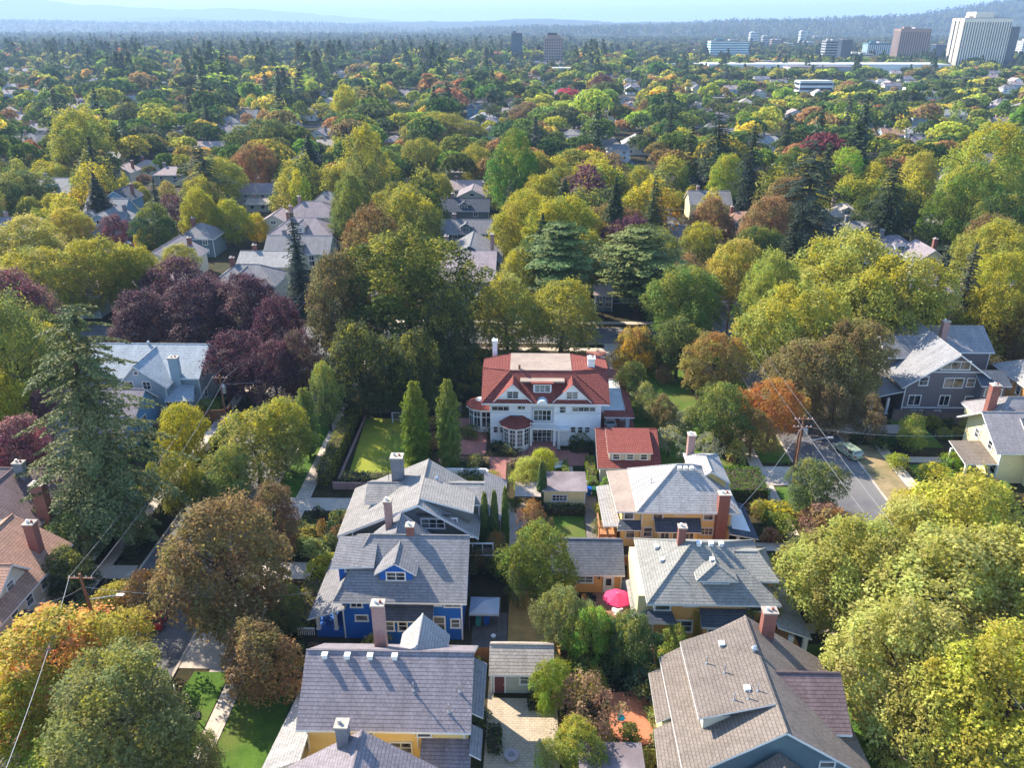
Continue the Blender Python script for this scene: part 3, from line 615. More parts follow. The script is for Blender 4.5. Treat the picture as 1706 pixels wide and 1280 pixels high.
# ---- pale green house with plum-brown roof
H=House('pale_green_house','pale green house with plum-brown roof and arched gable window, brick chimneys',-62,80,WLG,RPB)
H.block(-72,-53.4,75.8,85.4,5.2,8.2,'x',ov=.5,rp=80.6)
H.block(-66.,-54.8,72.4,80.4,4.6,8.4,'y',rp=-60.6,ov=.5,names=('wing_wall','wing_roof'))
H.win('F',72.9,-60.6,5.8,.9,1.2,2,3); H.wins('F',72.9,[-63,-58],2.2,1.,1.4)
H.chimney(-59.3,79.6,6,9.6,1.1,.8,STONEG); H.chimney(-54.9,75.6,0,9.2,1.4,1.0,BRICK)
H.block(-57.2,-49.2,73.6,79.8,2.8,4.8,'x',rp=76.7,ov=.3,names=('porch_wall','porch_roof')); H.win('F',73.9,-54.0,1.7,1.1,1.7,2,4); H.win('R',-49.5,76.,1.7,3.,1.2,4,1)
# ---- reddish brown roofed house at left edge
H=House('cream_house','cream house with sunlit reddish-brown gable roof and tall brick chimney at left edge',-55,64,WCR,RRB)
H.block(-60.6,-48.9,56.8,70.2,5.0,8.7,'y',rp=-54.6,ov=.7,ovr=.5)
H.block(-56.2,-49.9,58.6,64.4,6.1,8.3,'x',rp=62.2,ov=.4,z0=4.4,names=('dormer','dormer_roof'),foot=False)
H.chimney(-50.9,67.4,4,9.6,1.0,.9); H.wins('R',-49.6,[60.2,62.6,65.2,67.6],3.7,1.,1.2,1,2); H.wins('R',-49.6,[60.2,64,67.6],1.5,1.,1.2,1,2); H.win('R',-50.3,61.6,6.2,1.,.8,1,2)
H.shed_roof([(-49.7,57.2,3.3),(-46.4,57.2,2.7),(-46.4,61.6,2.7),(-49.7,61.6,3.3)],.14,mr=RPB); H.posts([(-46.8,57.6),(-46.8,61.2)],0,2.6,.12); keep(-50,-46,57,62)
# ---- mauve gray house on the right
H=House('gray_house','mauve-gray shingled house with wide front gable and rows of white windows',65,120,WG2,RG)
H.rm=roofmat('mid_gray_shingles',(.30,.295,.30))
H.block(57.6,73.0,112.6,129,5.2,10.7,'y',rp=65.3,ov=.9,ovr=.9)
H.wins('F',113.5,[65.3],8.6,4.2,1.2,3,1); H.win('F',113.5,61.0,6.0,1.2,1.4,1,2); H.win('F',113.5,65.6,5.7,2.8,1.5,2,1); H.win('F',113.5,68.2,5.8,1.1,1.3)
H.win('F',113.5,60.2,2.7,1.7,1.6,2,1); H.win('F',113.5,64.8,2.7,1.4,1.6,2,1); H.win('F',113.5,68.6,2.7,1.2,1.4); H.wins('F',113.5,[60.4,61.7,64.2],.65,.8,.5,1,1)
b=MB(); b.box(58.4,113.42,1.35,72.2,113.52,1.55,WHITE); b.box(61.5,113.4,7.45,69.5,113.52,7.6,WHITE); H.part('trim_band',b)
w=MB(); w.box(69.2,111.8,0,72.6,113.6,6.2,WG2); H.part('bay',w); H.shed_roof([(68.6,111.2,6.2),(73.2,111.2,6.2),(73.2,114.2,7.6),(68.6,114.2,7.6)],.14,mr=RDK,name='bay_roof'); H.win('F',111.8,70.9,4.9,2.4,1.1,3,1)
H.shed_roof([(53.4,113.6,2.9),(58.6,113.6,4.2),(58.6,127,4.2),(53.4,127,2.9)],.16); H.posts([(54,114.1),(54,120),(56.5,114.1)],0,2.8,.18); keep(53,58,113,127)
H.block(57.2,64.6,119.5,126,7.4,9.9,'x',rp=122.8,ov=.5,z0=5,names=('dormer','dormer_roof'),foot=False,mr=RG)
H.block(66,76,122,132,7.4,10.2,'x',rp=127,ov=.5,names=('rear_wall','rear_roof')); H.chimney(68.3,124.5,7,12.,1.0,.9,BRICKP)
# ---- orange house behind
H=House('orange_house','orange house with gray roof and tan chimney at right edge beside the mauve-gray house',83,116,WO,RGL)
H.block(76.4,92,108.8,122.6,5.2,9.2,'x',r0=80.5,rp=116.,ov=.7)
H.chimney(78.6,113.4,3,10.6,1.1,1.0,BRICKT); H.wins('L',77.1,[111,113,115.5,118],3.6,1.,1.3,1,2)
H.block(75.4,82,104.6,109.4,2.9,4.2,'x',rp=107,ov=.3,names=('annex_wall','annex_roof')); H.win('F',104.9,78.3,1.8,3.4,1.3,4,1)
H.wins('F',109.5,[79.5,82.5,85.5],3.9,1.1,1.3)
# ---- pale yellow house right edge
H=House('pale_yellow_house','pale yellow house with brown-gray roof, twin skylights and red chimney at right edge',67,97,WYP,RG)
H.rm=roofmat('brown_gray_shingles',(.30,.27,.265))
H.block(61.3,80,92.5,103.3,5.0,8.4,'x',rp=97.9,ov=.8,ovr=1.2)
H.block(63.0,76,97.6,106.,6.0,9.0,'x',r0=66.6,r1=72,rp=101.5,ov=.5,z0=4.5,names=('rear_wall','rear_roof'))
H.chimney(64.3,101.2,6,11.0,1.1,.9)
H.block(65.4,76.5,88.6,98.,5.0,8.3,'y',rp=70.6,ov=.7,names=('wing_wall','wing_roof'),mr=RGL)
H.wins('L',62.5,[96.,99.5],4.3,.9,1.2,1,2); H.wins('L',62.5,[94.2],1.9,1.1,1.5,1,2); H.win('L',62.5,98.,6.6,.8,.9)
H.win('F',89.3,69.,4.2,1.7,1.3,2,2); H.shed_roof([(66.6,88.2,2.9),(76,88.2,2.9),(76,89.5,3.5),(66.6,89.5,3.5)],.14,mr=RDK,name='bay_roof'); H.wins('F',89.3,[67.8,70.4],2.2,.5,.5,1,1)
H.shed_roof([(58.2,93.4,2.8),(62.6,93.4,2.8),(62.6,98.4,3.7),(58.2,98.4,3.7)],.15,mr=RBR); H.posts([(58.6,93.8),(58.6,98)],0,2.7,.14); keep(57.8,62,92.5,99)
for x in (66.4,67.8):
    b=MB(); b.prism([(x-.4,95.4,7.0),(x+.4,95.4,7.0),(x+.4,96.9,7.95),(x-.4,96.9,7.95)],.3,GLASS,WHITE); H.part('skylight',b)
# ---------------------------------------------------------------- foliage meshes
def quads_mesh(name,cen,nor,size,tint,mat,asp=1.0,extra=None,up=None):
    "leaf clumps: one bent rhombus per entry, as a single mesh"
    n=len(cen); nor=nor/np.linalg.norm(nor,axis=1,keepdims=True)
    a=rng.normal(size=(n,3)) if up is None else up
    u=np.cross(nor,a); u/=np.linalg.norm(u,axis=1,keepdims=True)+1e-9; v=np.cross(nor,u)
    s=size[:,None]; k=rng.uniform(.6,1.,(n,1))
    bend=nor*s*.18
    V=np.stack([cen+u*s*.5*asp,cen+v*s*.5*k+bend,cen-u*s*.5*asp,cen-v*s*.5*k+bend],1).reshape(-1,3)
    F=np.arange(4*n).reshape(-1,4)
    T=np.repeat(tint,4,0)
    mats=[mat]; mi=np.zeros(n,int)
    if extra is not None:
        ev,ef,em=extra; off=len(V); V=np.vstack([V,ev]); mats.append(em)
        T=np.vstack([T,np.full((len(ev),3),.5)])
    me=bpy.data.meshes.new(name)
    nf=len(F)+(len(ef) if extra is not None else 0)
    me.vertices.add(len(V)); me.vertices.foreach_set('co',V.astype(np.float32).ravel())
    loops=F.ravel()
    if extra is not None: loops=np.concatenate([loops,(np.array(ef)+off).ravel()]); mi=np.concatenate([mi,np.ones(len(ef),int)])
    me.loops.add(len(loops)); me.loops.foreach_set('vertex_index',loops.astype(np.int32))
    me.polygons.add(nf); me.polygons.foreach_set('loop_start',np.arange(0,4*nf,4,dtype=np.int32)); me.polygons.foreach_set('material_index',mi.astype(np.int32))
    at=me.attributes.new('tint','FLOAT_VECTOR','POINT'); at.data.foreach_set('vector',T.astype(np.float32).ravel())
    for m in mats: me.materials.append(m)
    me.update(calc_edges=True); return me
def tube(path,radii,n=6):
    V=[];F=[]
    for i,(p,r) in enumerate(zip(path,radii)):
        p=np.array(p,float); d=np.array(path[min(i+1,len(path)-1)],float)-np.array(path[max(i-1,0)],float); d/=np.linalg.norm(d)+1e-9
        a=np.array([1,0,0.]) if abs(d[0])<.8 else np.array([0,1,0.]); u=np.cross(d,a); u/=np.linalg.norm(u); w=np.cross(d,u)
        for k in range(n):
            t=2*math.pi*k/n; V.append(p+(u*math.cos(t)+w*math.sin(t))*r)
    for i in range(len(path)-1):
        for k in range(n):
            j=(k+1)%n; F.append((i*n+k,i*n+j,(i+1)*n+j,(i+1)*n+k))
    return V,F
def trunk_geo(H,R,base_r,top,limbs,lean=.04,seed=0):
    r=random.Random(seed); V=[];F=[]
    def add(v,f):
        o=len(V); V.extend(v); F.extend([tuple(i+o for i in q) for q in f])
    path=[(r.uniform(-1,1)*lean*H*t,r.uniform(-1,1)*lean*H*t,H*top*t) for t in (0,.25,.5,.75,1)]
    add(*tube(path,[base_r*1.25,base_r,base_r*.8,base_r*.55,base_r*.2],8))
    for i in range(limbs):
        t=r.uniform(.3,.85); a=i*2.4+r.uniform(-.4,.4); z=H*top*t; L=R*r.uniform(.55,.85); k=min(3,int(t*4)); 
        s=path[k]; f=t*4-k; s2=path[k+1]; b=[s[j]+(s2[j]-s[j])*f for j in range(3)]
        rise=L*r.uniform(.4,.9)
        p=[b,(b[0]+math.cos(a)*L*.4,b[1]+math.sin(a)*L*.4,b[2]+rise*.5),(b[0]+math.cos(a+.2)*L*.75,b[1]+math.sin(a+.2)*L*.75,b[2]+rise*.85),(b[0]+math.cos(a+.1)*L,b[1]+math.sin(a+.1)*L,b[2]+rise)]
        add(*tube(p,[base_r*.45,base_r*.3,base_r*.18,base_r*.06],5))
    return np.array(V),F
def crown_points(nb,dens,rad=(.20,.36),shape='round',seed=0,leaf=.045,squash=.85,low=.18):
    """unit crown: radius 1 in x,y ; z from 0 (lowest leaves) to 'hgt'. Returns leaf centres, normals, tints. Sub-crowns spread
    through the volume, mostly near its outline, so the outside is lumpy with gaps between."""
    R=np.random.default_rng(seed); C_=[];r_=[]
    tries=0
    while len(C_)<nb and tries<nb*60:
        tries+=1
        z=R.uniform(0,1)
        if shape=='round': w=math.sqrt(max(0,1-((z-.42)/.60)**2)) if z>.42 else math.sqrt(max(0,1-((z-.42)/.55)**2))
        elif shape=='oval': w=.62*math.sqrt(max(0,1-((z-.45)/.57)**2))*1.6
        elif shape=='dome': w=math.sqrt(max(0,1-(max(0,z-.15)/.85)**2))*(.75+.25*min(1,z/.2))
        elif shape=='column': w=(.55+.75*z if z<.5 else .95*math.sqrt(max(0,1-((z-.5)/.52)**2)))
        elif shape=='cone': w=(1-z)**.8*(.55+.45*min(1,z/.12))
        elif shape=='vase': w=.35+.75*z if z<.75 else math.sqrt(max(0,1-((z-.75)/.27)**2))
        w=max(w,.02); a=R.uniform(0,2*math.pi); q=R.uniform(.45,1.22)**.5
        rr=R.uniform(*rad)*(.75+.25*w)
        ir=.93+.20*math.sin(2*a+seed+z*2)+.13*math.sin(3*a+seed*1.7-z*4)+.08*math.sin(6*a+z*9)
        d=max(0,w*ir-rr*.75)*q; c=np.array([d*math.cos(a),d*math.sin(a),z])
        if any(np.linalg.norm(c-o)<.46*(rr+s) for o,s in zip(C_,r_)): continue
        C_.append(c); r_.append(rr)
    C_=np.array(C_); r_=np.array(r_)
    cen=[];nor=[];ti=[]
    for i in range(len(C_)):
        n=int(COVER*12.57*r_[i]**2/(leaf*leaf*.40)*(dens/7.)); d=R.normal(size=(n,3)); d/=np.linalg.norm(d,axis=1,keepdims=True)
        d[:,2]=np.where(d[:,2]<-.35,-d[:,2],d[:,2]); s=1+R.normal(size=n)*.15+(R.uniform(size=n)<.10)*R.uniform(0,.45,n)
        lump=1+.16*np.sin(d[:,0]*7+i)*np.sin(d[:,1]*7+2*i)+.12*np.sin(d[:,2]*9+i)
        p=C_[i]+d*np.array([1,1,squash])*(r_[i]*s*lump)[:,None]
        # drop leaves buried in other sub-crowns
        D=np.linalg.norm(p[:,None]-C_[None],axis=2)/r_[None]; D[:,i]=9; ok=(D.min(1)>.72)
        p=p[ok]; dd=d[ok]; out=p-np.array([0,0,.3]); 
        nn=dd*.75+R.normal(size=dd.shape)*.6+np.array([0,0,.45]); cl=R.uniform(); ac=.55*R.uniform()+.45*min(1,max(0,C_[i][2]))
        cen.append(p); nor.append(nn); ti.append(np.stack([np.clip(.5+R.normal(size=len(p))*.22+(cl-.5)*.55,0,1),np.clip(np.full(len(p),cl)+R.normal(size=len(p))*.12,0,1),np.clip(ac+R.normal(size=len(p))*.10,0,1)],1))
    return np.vstack(cen),np.vstack(nor),np.vstack(ti),R
PROTO={}; COVER=.68
LEAF=leafmat('green_foliage',(.29,.275,.055),.38)
LEAFY=leafmat('yellowing_foliage',(.42,.36,.05),.55,acc2=(.20,.22,.04))
LEAFO=leafmat('autumn_foliage',(.36,.19,.06),.45,acc2=(.30,.25,.06))
LEAFB=leafmat('bronze_foliage',(.21,.145,.065),.5,acc2=(.17,.155,.055))
LEAFP=leafmat('purple_foliage',(.13,.05,.065),.4,tr=.3,acc2=(.20,.13,.11),rough=.5)
NEEDLE=leafmat('conifer_needles',(.105,.125,.045),.45,tr=.15,rough=.5)
def make_round(key,shape,nb,dens,rad,leaf,H,R,seed,zlow,limbs=7,squash=.85,mat=None):
    "crown of real size: radius R, from zlow to H"
    cen,nor,ti,r=crown_points(nb,dens,rad,shape,seed,leaf=leaf/R,squash=squash*(1 if H-zlow<2*R else 2*R/(H-zlow)))
    cen=cen*np.array([R,R,H-zlow])+np.array([0,0,zlow]); nor=nor/np.array([R,R,(H-zlow)/2+.01])
    size=leaf*r.uniform(.6,1.35,len(cen))
    crown=quads_mesh('crown_'+key,cen,nor,size,ti,mat or LEAF)
    tv,tf=trunk_geo(H,R,max(.12,H*.022),.72,limbs,seed=seed)
    tm=quads_like(tv,tf,'trunk_'+key)
    PROTO[key]=(crown,tm,H,R)
def quads_like(tv,tf,name,mat=None):
    me=bpy.data.meshes.new(name); me.from_pydata([tuple(v) for v in tv],[],[tuple(f) for f in tf]); me.materials.append(mat or BARK)
    me.polygons.foreach_set('use_smooth',[True]*len(me.polygons)); return me
def make_column(key,H,R,n,leaf,lump,seed,zb=.05):
    r=np.random.default_rng(seed); u=r.uniform(0,1,n); a=r.uniform(0,6.283,n)
    k=1+lump*(.55*np.sin(a*3+u*17+seed)*np.sin(u*23+a)+.45*np.sin(a*7-u*41))
    w=R*np.minimum(1,.55+u*2.2)*np.sqrt(np.clip(1-((u-.3)/.71)**2*(u>.3),0,1))*k*r.uniform(1-lump*1.4,1.04,n)
    cen=np.stack([w*np.cos(a),w*np.sin(a),zb+(H-zb)*np.clip(u*(1+lump*.25*np.sin(a*4+u*9)),0,1.06)],1); nor=np.stack([np.cos(a),np.sin(a),np.full(n,.75)],1)+r.normal(size=(n,3))*.5
    ti=np.stack([np.clip(.5+.35*(k-1)/max(lump,.01)+r.normal(size=n)*.15,0,1),np.clip(.5+.3*np.sin(a*3+u*14),0,1),np.clip(u*.6+r.uniform(0,.35,n),0,1)],1)
    tv,tf=trunk_geo(H,R,H*.016,.85,4,seed=seed)
    PROTO[key]=(quads_mesh('crown_'+key,cen,nor,leaf*r.uniform(.6,1.4,n),ti,LEAF),quads_like(tv,tf,'trunk_'+key),H,R)
def make_conifer(key,H,R,tiers,br,droop,leaf,seed,zlow=.08,profile=1.0,flat=False,gap=.0,fill=1.0,spread=.30):
    fill*=2.6 if 'far' not in key else 1.3
    r=np.random.default_rng(seed); cen=[];nor=[];ti=[]; tv=[];tf=[]
    path=[(0,0,0),(r.normal()*.01*H,r.normal()*.01*H,H*.5),(r.normal()*.01*H,r.normal()*.01*H,H)]
    v,f=tube(path,[H*.02,H*.012,.03],7); tv+=list(v); tf+=f
    for t in range(tiers):
        u=(t+r.uniform(-.3,.3))/tiers; u=min(max(u,0),.985); z=H*(zlow+(1-zlow)*u)
        if profile=='cedar': w=R*(.55+.6*u if u<.45 else (1.0-(u-.45)*.95) if u<.85 else .62-(u-.85)*3.2)
        else: w=R*((1-u)**profile)*(.72+.28*min(1,u/.12))
        w*=r.uniform(.72,1.12); w=max(w,.25)
        n=max(4,int(br*(.55+.45*w/R)))
        a0=r.uniform(0,6.28)
        for k in range(n):
            if r.uniform()<gap: continue
            a=a0+2*math.pi*k/n+r.uniform(-.25,.25); L=w*(r.uniform(.6,1.2) if gap<.25 else r.uniform(.4,1.3)); dx,dy=math.cos(a),math.sin(a)
            m=max(5,int(L/leaf*1.15*fill)); s=np.linspace(.10,1,m)+r.normal(size=m)*.03
            # branch curve: rises a little then droops; side twigs spread out fan-like
            wid=(spread if not flat else .34)*L*np.sin(np.clip(s,0,1)*2.6+.35)
            off=r.uniform(-1,1,m)*wid
            zz=z+L*(.10*s-droop*s**1.7)+r.normal(size=m)*leaf*(.25 if not flat else .12)-np.abs(off)*(.25 if not flat else .08)
            p=np.stack([dx*L*s-dy*off,dy*L*s+dx*off,zz],1)
            nn=np.tile([dx*.5,dy*.5,1.],(m,1))+r.normal(size=(m,3))*(.45 if not flat else .25)
            cl=r.uniform(); cen.append(p); nor.append(nn)
            ti.append(np.stack([np.clip(.35+.35*s+r.normal(size=m)*.15,0,1),np.clip(np.full(m,cl)+r.normal(size=m)*.1,0,1),np.clip(.1+.55*s*r.uniform(.6,1.3),0,1)],1))
            if L>1.6 and r.uniform()<.35:
                pts=[(0,0,z),(dx*L*.5,dy*L*.5,z+L*(.05-droop*.3)),(dx*L*.85,dy*L*.85,z+L*(.085-droop*.76))]
                v,f=tube(pts,[.07,.045,.02],4); o=len(tv); tv+=list(v); tf+=[tuple(i+o for i in q) for q in f]
    cen=np.vstack(cen); nor=np.vstack(nor); ti=np.vstack(ti); size=leaf*r.uniform(.7,1.5,len(cen))
    PROTO[key]=(quads_mesh('crown_'+key,cen,nor,size,ti,NEEDLE,asp=1.25),quads_like(np.array(tv),tf,'trunk_'+key),H,R)
# key, shape, blobs, density, radius range, leaf size, H, R, seed, zlow
make_round('big_a','round',150,7.5,(.09,.23),.34,18,8.,1,3.2,10)
make_round('big_b','dome',150,7.0,(.09,.23),.34,16,8.,2,2.6,10)
make_round('big_c','oval',140,7.0,(.09,.24),.34,22,7.5,3,3.5,9)
make_round('mid_a','round',95,6.5,(.11,.26),.25,11,4.6,4,2.0,7)
make_round('mid_b','dome',95,6.5,(.11,.26),.25,10,4.6,5,1.8,7)
make_round('mid_c','oval',90,6.5,(.11,.27),.25,13,4.2,6,2.2,7)
make_round('small_a','round',40,6.0,(.20,.38),.18,5.5,2.4,7,.9,5)
make_round('small_b','dome',40,6.0,(.20,.38),.18,4.5,2.4,8,.5,5)
make_round('airy','dome',46,3.6,(.12,.24),.24,7,3.6,9,1.4,12)
make_column('column_tree',12,2.15,12000,.27,.40,10,.9)
make_column('cypress',7.5,.55,7000,.15,.12,11)
make_round('shrub_a','dome',22,4.2,(.28,.46),.17,1.6,1.2,12,.05,3)
make_round('shrub_b','round',20,4.2,(.28,.46),.17,2.2,1.2,13,.1,3)
make_round('hedge_block','column',0+24,4.2,(.3,.5),.2,2.4,1.3,14,.05,3)
make_round('weeping','dome',85,7,(.12,.24),.28,15,6.5,15,.6,6,squash=1.9)
make_conifer('fir_big',30,8.4,27,11,.40,.25,21,.12,.42,gap=.28,fill=3.4,spread=.19)
make_conifer('spruce',22,4.6,34,11,.36,.24,22,.04,.80,fill=1.3)
make_conifer('spruce_b',24,5.4,30,11,.42,.28,23,.06,.70,gap=.06,fill=1.4)
make_conifer('narrow_spruce',20,2.7,38,9,.38,.20,24,.02,.55,fill=1.7)
make_conifer('cedar',20,8.5,17,15,.05,.40,25,.22,'cedar',flat=True,fill=2.4,gap=.05)
make_conifer('cypress_cone',20,5.2,46,16,.42,.36,26,.02,.75,fill=1.8)
# ---- plum of far-away versions, few clumps, for distances where a leaf is far below a pixel
make_round('far_a','round',30,6,(.20,.38),.55,13,5.6,31,1.6,0)
make_round('far_b','dome',30,6,(.20,.38),.55,12,5.6,32,1.4,0)
make_round('far_c','oval',30,6,(.20,.38),.55,16,5.2,33,1.6,0)
make_conifer('far_spruce',20,4.6,18,9,.34,.85,34,.04,.75,fill=1.6)
make_conifer('far_narrow',20,3.3,18,7,.34,.75,35,.02,.6,fill=1.6)
TREES=[]   # x,y,radius,height for spacing
def plant(key,x,y,H,R,col,lab=None,cat='tree',mat=None,group=None,name=None,z=0,single=False,amt=None,rot=None):
    cr,tr,H0,R0=PROTO[key]
    name=name or {'spruce':'conifer','fir_big':'fir_tree','spruce_b':'conifer','narrow_spruce':'conifer','cedar':'cedar_tree','cypress_cone':'conifer','cypress':'cypress','far_spruce':'conifer','far_narrow':'conifer','shrub_a':'shrub','shrub_b':'shrub','hedge_block':'shrub','column_tree':'hornbeam_tree'}.get(key,'deciduous_tree')
    rz=random.uniform(0,6.28) if rot is None else rot
    kc=.95 if cr.materials[0] is NEEDLE else 1.
    ax,ay=random.uniform(.87,1.13),random.uniform(.87,1.13); tx,ty=random.uniform(-.09,.09),random.uniform(-.09,.09)
    if kc<1: tx*=.3; ty*=.3
    if H<3 or key in ('column_tree','cypress'): tx=ty=0
    c=(col[0]*1.42*kc,col[1]*1.33*kc,col[2]*1.35*kc,1.)
    if kc<1: c=(c[0]*.72,c[1]*.75,c[2]*.75,1.)
    TREES.append((x,y,R,H))
    if single:
        o=bpy.data.objects.new(name,cr); C.objects.link(o); o.location=(x,y,z); o.scale=(R/R0*ax,R/R0*ay,H/H0); o.rotation_euler=(tx,ty,rz)
        tag(o,lab,cat,group); o.color=c
        if mat: o.material_slots[0].link='OBJECT'; o.material_slots[0].material=mat
        return o
    root=thing(name,lab,cat,(x,y,z),group)
    for nm,me in (('crown',cr),('trunk',tr)):
        if nm=='trunk' and key in ('shrub_a','shrub_b','hedge_block'): pass
        o=bpy.data.objects.new(nm,me); C.objects.link(o); o.parent=root; o.scale=(R/R0*ax,R/R0*ay,H/H0); o.rotation_euler=(tx,ty,rz)
        if nm=='crown':
            o.color=c
            if mat: o.material_slots[0].link='OBJECT'; o.material_slots[0].material=mat
    return root
def T(key,px,py,wpx,H,col,lab,mat=None,cz=.58,**k):
    "tree whose crown centre shows at (px,py), crown wpx pixels wide, H metres tall"
    x,y,z=P(px,py,H*cz); R=wpx/2*depth(x,y,z)/FPX
    cat='tree'; 
    return plant(key,x,y,H,R,col,lab,cat,mat,**k)
# foliage colours (base reflectance)
G_D=(.038,.062,.018); G_M=(.072,.115,.022); G_L=(.125,.185,.03); G_Y=(.21,.24,.032); YEL=(.42,.34,.025); OLV=(.13,.13,.032); BRN=(.19,.115,.045); ORG=(.36,.15,.035); PUR=(.060,.028,.040); RED=(.26,.05,.05); GB=(.065,.085,.055); CON=(.060,.075,.028); CONB=(.078,.092,.055); CONL=(.12,.15,.04); PNK=(.30,.13,.12)
# ---------------------------------------------------------------- ground and paving
g=MB(); 
xs=[-45000,-4000,-1200,-400,-150,150,400,1200,4000,45000]; ys=[-200,0,60,200,500,1500,5000,45000]
for i in range(len(xs)-1):
    for j in range(len(ys)-1): g.poly(((xs[i],ys[j],0),(xs[i+1],ys[j],0),(xs[i+1],ys[j+1],0),(xs[i],ys[j+1],0)),SOIL)
tag(g.build('ground'),kind='structure')
def road(name,x0,x1,y0,y1,z=.012): rect_sheet(name,x0,x1,y0,y1,ASPH,z)
road('road',-43.5,-33.4,20,143.4); road('road',37.4,46.4,20,143.4); road('road',-400,400,143.4,152,.016)
road('road',-43.5,-33.4,152,700); road('road',37.4,46.4,152,700)
for yy in (236,322,410,500,600,720): road('road',-500,500,yy,yy+9,.016)
for xx in (-124,-206,-290,126,208,292): road('road',xx,xx+9,20,700,.020)
for x in (-33.25,37.25): # kerbs
    rect_sheet('kerb',x-.13,x+.13,20,142.5,CONC,.12,.2)
for x in (-43.6,46.5): rect_sheet('kerb',x-.13,x+.13,20,142.5,CONC,.12,.2)
for a,b in ((-33.3,37.3),(46.6,120)): rect_sheet('kerb',a,b,143.1,143.35,CONC,.12,.2); rect_sheet('kerb',a,b,152.05,152.3,CONC,.12,.2)
rect_sheet('sidewalk',-30.0,-28.1,66,142,PATH,.03,.1); rect_sheet('sidewalk',-27.9,-26.3,30,57,PATH,.03,.1); rect_sheet('sidewalk',-30,-26.3,57,66,PATH,.03,.1)
rect_sheet('sidewalk',31.0,32.8,30,142,PATH,.03,.1); rect_sheet('sidewalk',50.5,52.2,60,142,PATH,.03,.1); rect_sheet('sidewalk',-48.5,-46.6,30,142,PATH,.03,.1)
rect_sheet('sidewalk',-28,31,139.6,141.2,PATH,.028,.1); rect_sheet('sidewalk',-28,31,154.5,156.2,PATH,.028,.1)
rect_sheet('planting_strip',-33.1,-30.0,66,138,LAWN,.05); rect_sheet('planting_strip',32.9,37.1,98,138,LAWN,.05); rect_sheet('planting_strip',32.9,37.1,86.5,91.6,LAWN,.05)
rect_sheet('planting_strip',46.7,50.4,62,138,groundmat('dusty_verge',[(.38,.28,.15),(.28,.21,.11),(.18,.16,.07)],.8,7),.05); rect_sheet('planting_strip',32.9,37.1,40,86,groundmat('worn_grass',[(.10,.11,.03),(.22,.16,.07),(.13,.10,.05)],.6,7),.05)
rect_sheet('driveway',31,37.3,92,97,CONC,.055); rect_sheet('driveway',27,31,85.8,88,CONC,.032,.1)
rect_sheet('driveway',-33.4,-20,84.6,87.6,CONC,.055); rect_sheet('driveway',-33.4,-24,71,74,CONC,.055)
rect_sheet('driveway',-33.3,-26,57.4,62.5,CONC,.06); rect_sheet('driveway',-31,-26.3,66.2,69,CONC,.06)
# front lawns bottom left
poly_sheet('lawn',[(-26.2,45.5),(-21.2,45.5),(-21.2,55.5),(-26.2,56.5)],LAWN,.04); poly_sheet('lawn',[(-32.6,47.5),(-28,47.5),(-28,57),(-31.4,57)],LAWN,.04)
poly_sheet('front_terrace',[(-28,40),(-20,40),(-20,45.4),(-25,45.4)],CONC,.045)
# mansion garden
poly_sheet('playing_lawn',[(-25.2,110.6),(-17.2,110.6),(-14.6,92.2),(-24.3,92.2)],TURF,.05)
k=MB(); k.box(-25.5,92,0,-25.25,111,.35,BRICKP); tag(k.build('garden_kerb'),kind='structure')
rect_sheet('lawn',15.9,27.5,99,131,LAWN,.035); rect_sheet('lawn',18.2,30.6,89.6,99,LAWN,.036)
rect_sheet('driveway',10.8,16.3,99.5,139.5,REDPATH,.06); rect_sheet('driveway',14.5,19.5,131,143,CONC,.065)
rect_sheet('terrace',-1.5,8.8,96.6,101,REDPATH,.055); rect_sheet('path',-12.5,-1.5,97.2,98.8,REDPATH,.055); rect_sheet('path',-5.2,-2.9,88.5,97.2,REDPATH,.058); rect_sheet('path',-11.5,-6,99.4,111,REDPATH,.054)
rect_sheet('lawn',.2,4.6,90.6,96.4,LAWN,.04); rect_sheet('path',5.6,6.3,90.6,96.4,CONC,.04)
# yard with hedge-backed lawn, gravel strip
rect_sheet('lawn',2.6,7.1,77,84.2,LAWN,.035); rect_sheet('path',7.2,9.0,76.4,92,groundmat('gravel_path',[(.26,.22,.19),(.18,.16,.14)],1,9),.03)
rect_sheet('driveway',-2.6,2.,76,87,CONC,.03); 
# dry yard of the blue house
rect_sheet('dry_lawn',-1.8,5.2,59.4,69.5,DRY,.03); rect_sheet('patio',-5.4,-1.9,59.2,66,groundmat('worn_patio',[(.16,.14,.13),(.11,.10,.09)],.8,6),.035)
rect_sheet('umbrella_patio',7.2,11.6,63.6,72,groundmat('tan_patio',[(.36,.20,.13),(.30,.16,.11)],.8,6),.035)
rect_sheet('paved_yard',-3.4,2.9,38,54.4,PAVER,.04); rect_sheet('paved_yard',-3.4,-2.9,54.4,58,PAVER,.04)
poly_sheet('terracotta_patio',[(7.6,55.2),(11.0,55.6),(11.3,53.2),(11.0,49.6),(8.4,49.3),(7.4,51)],TERRA,.045)
rect_sheet('lawn',27.6,31,44,62,LAWN,.035); poly_sheet('path',[(26.4,63.5),(31,63.5),(31,65.2),(26.4,64.8)],CONC,.04); rect_sheet('path',26.6,31,77.4,79,CONC,.034)
rect_sheet('side_yard',26.5,30.8,52,56,CONC,.03,keepit=False)
rect_sheet('lawn',56,60.5,103,112,LAWN,.035); rect_sheet('path',52.2,60,98.6,100.2,CONC,.04); rect_sheet('lawn',53,59.5,92,98,LAWN,.034)
rect_sheet('driveway',-50,-46,109,112.5,CONC,.05); rect_sheet('driveway',46.5,60,107.2,110.2,CONC,.055)
rect_sheet('lawn',-47,-46.6,60,120,LAWN,.03,keepit=False); rect_sheet('lawn',-56,-49.5,112.5,118,LAWN,.033)
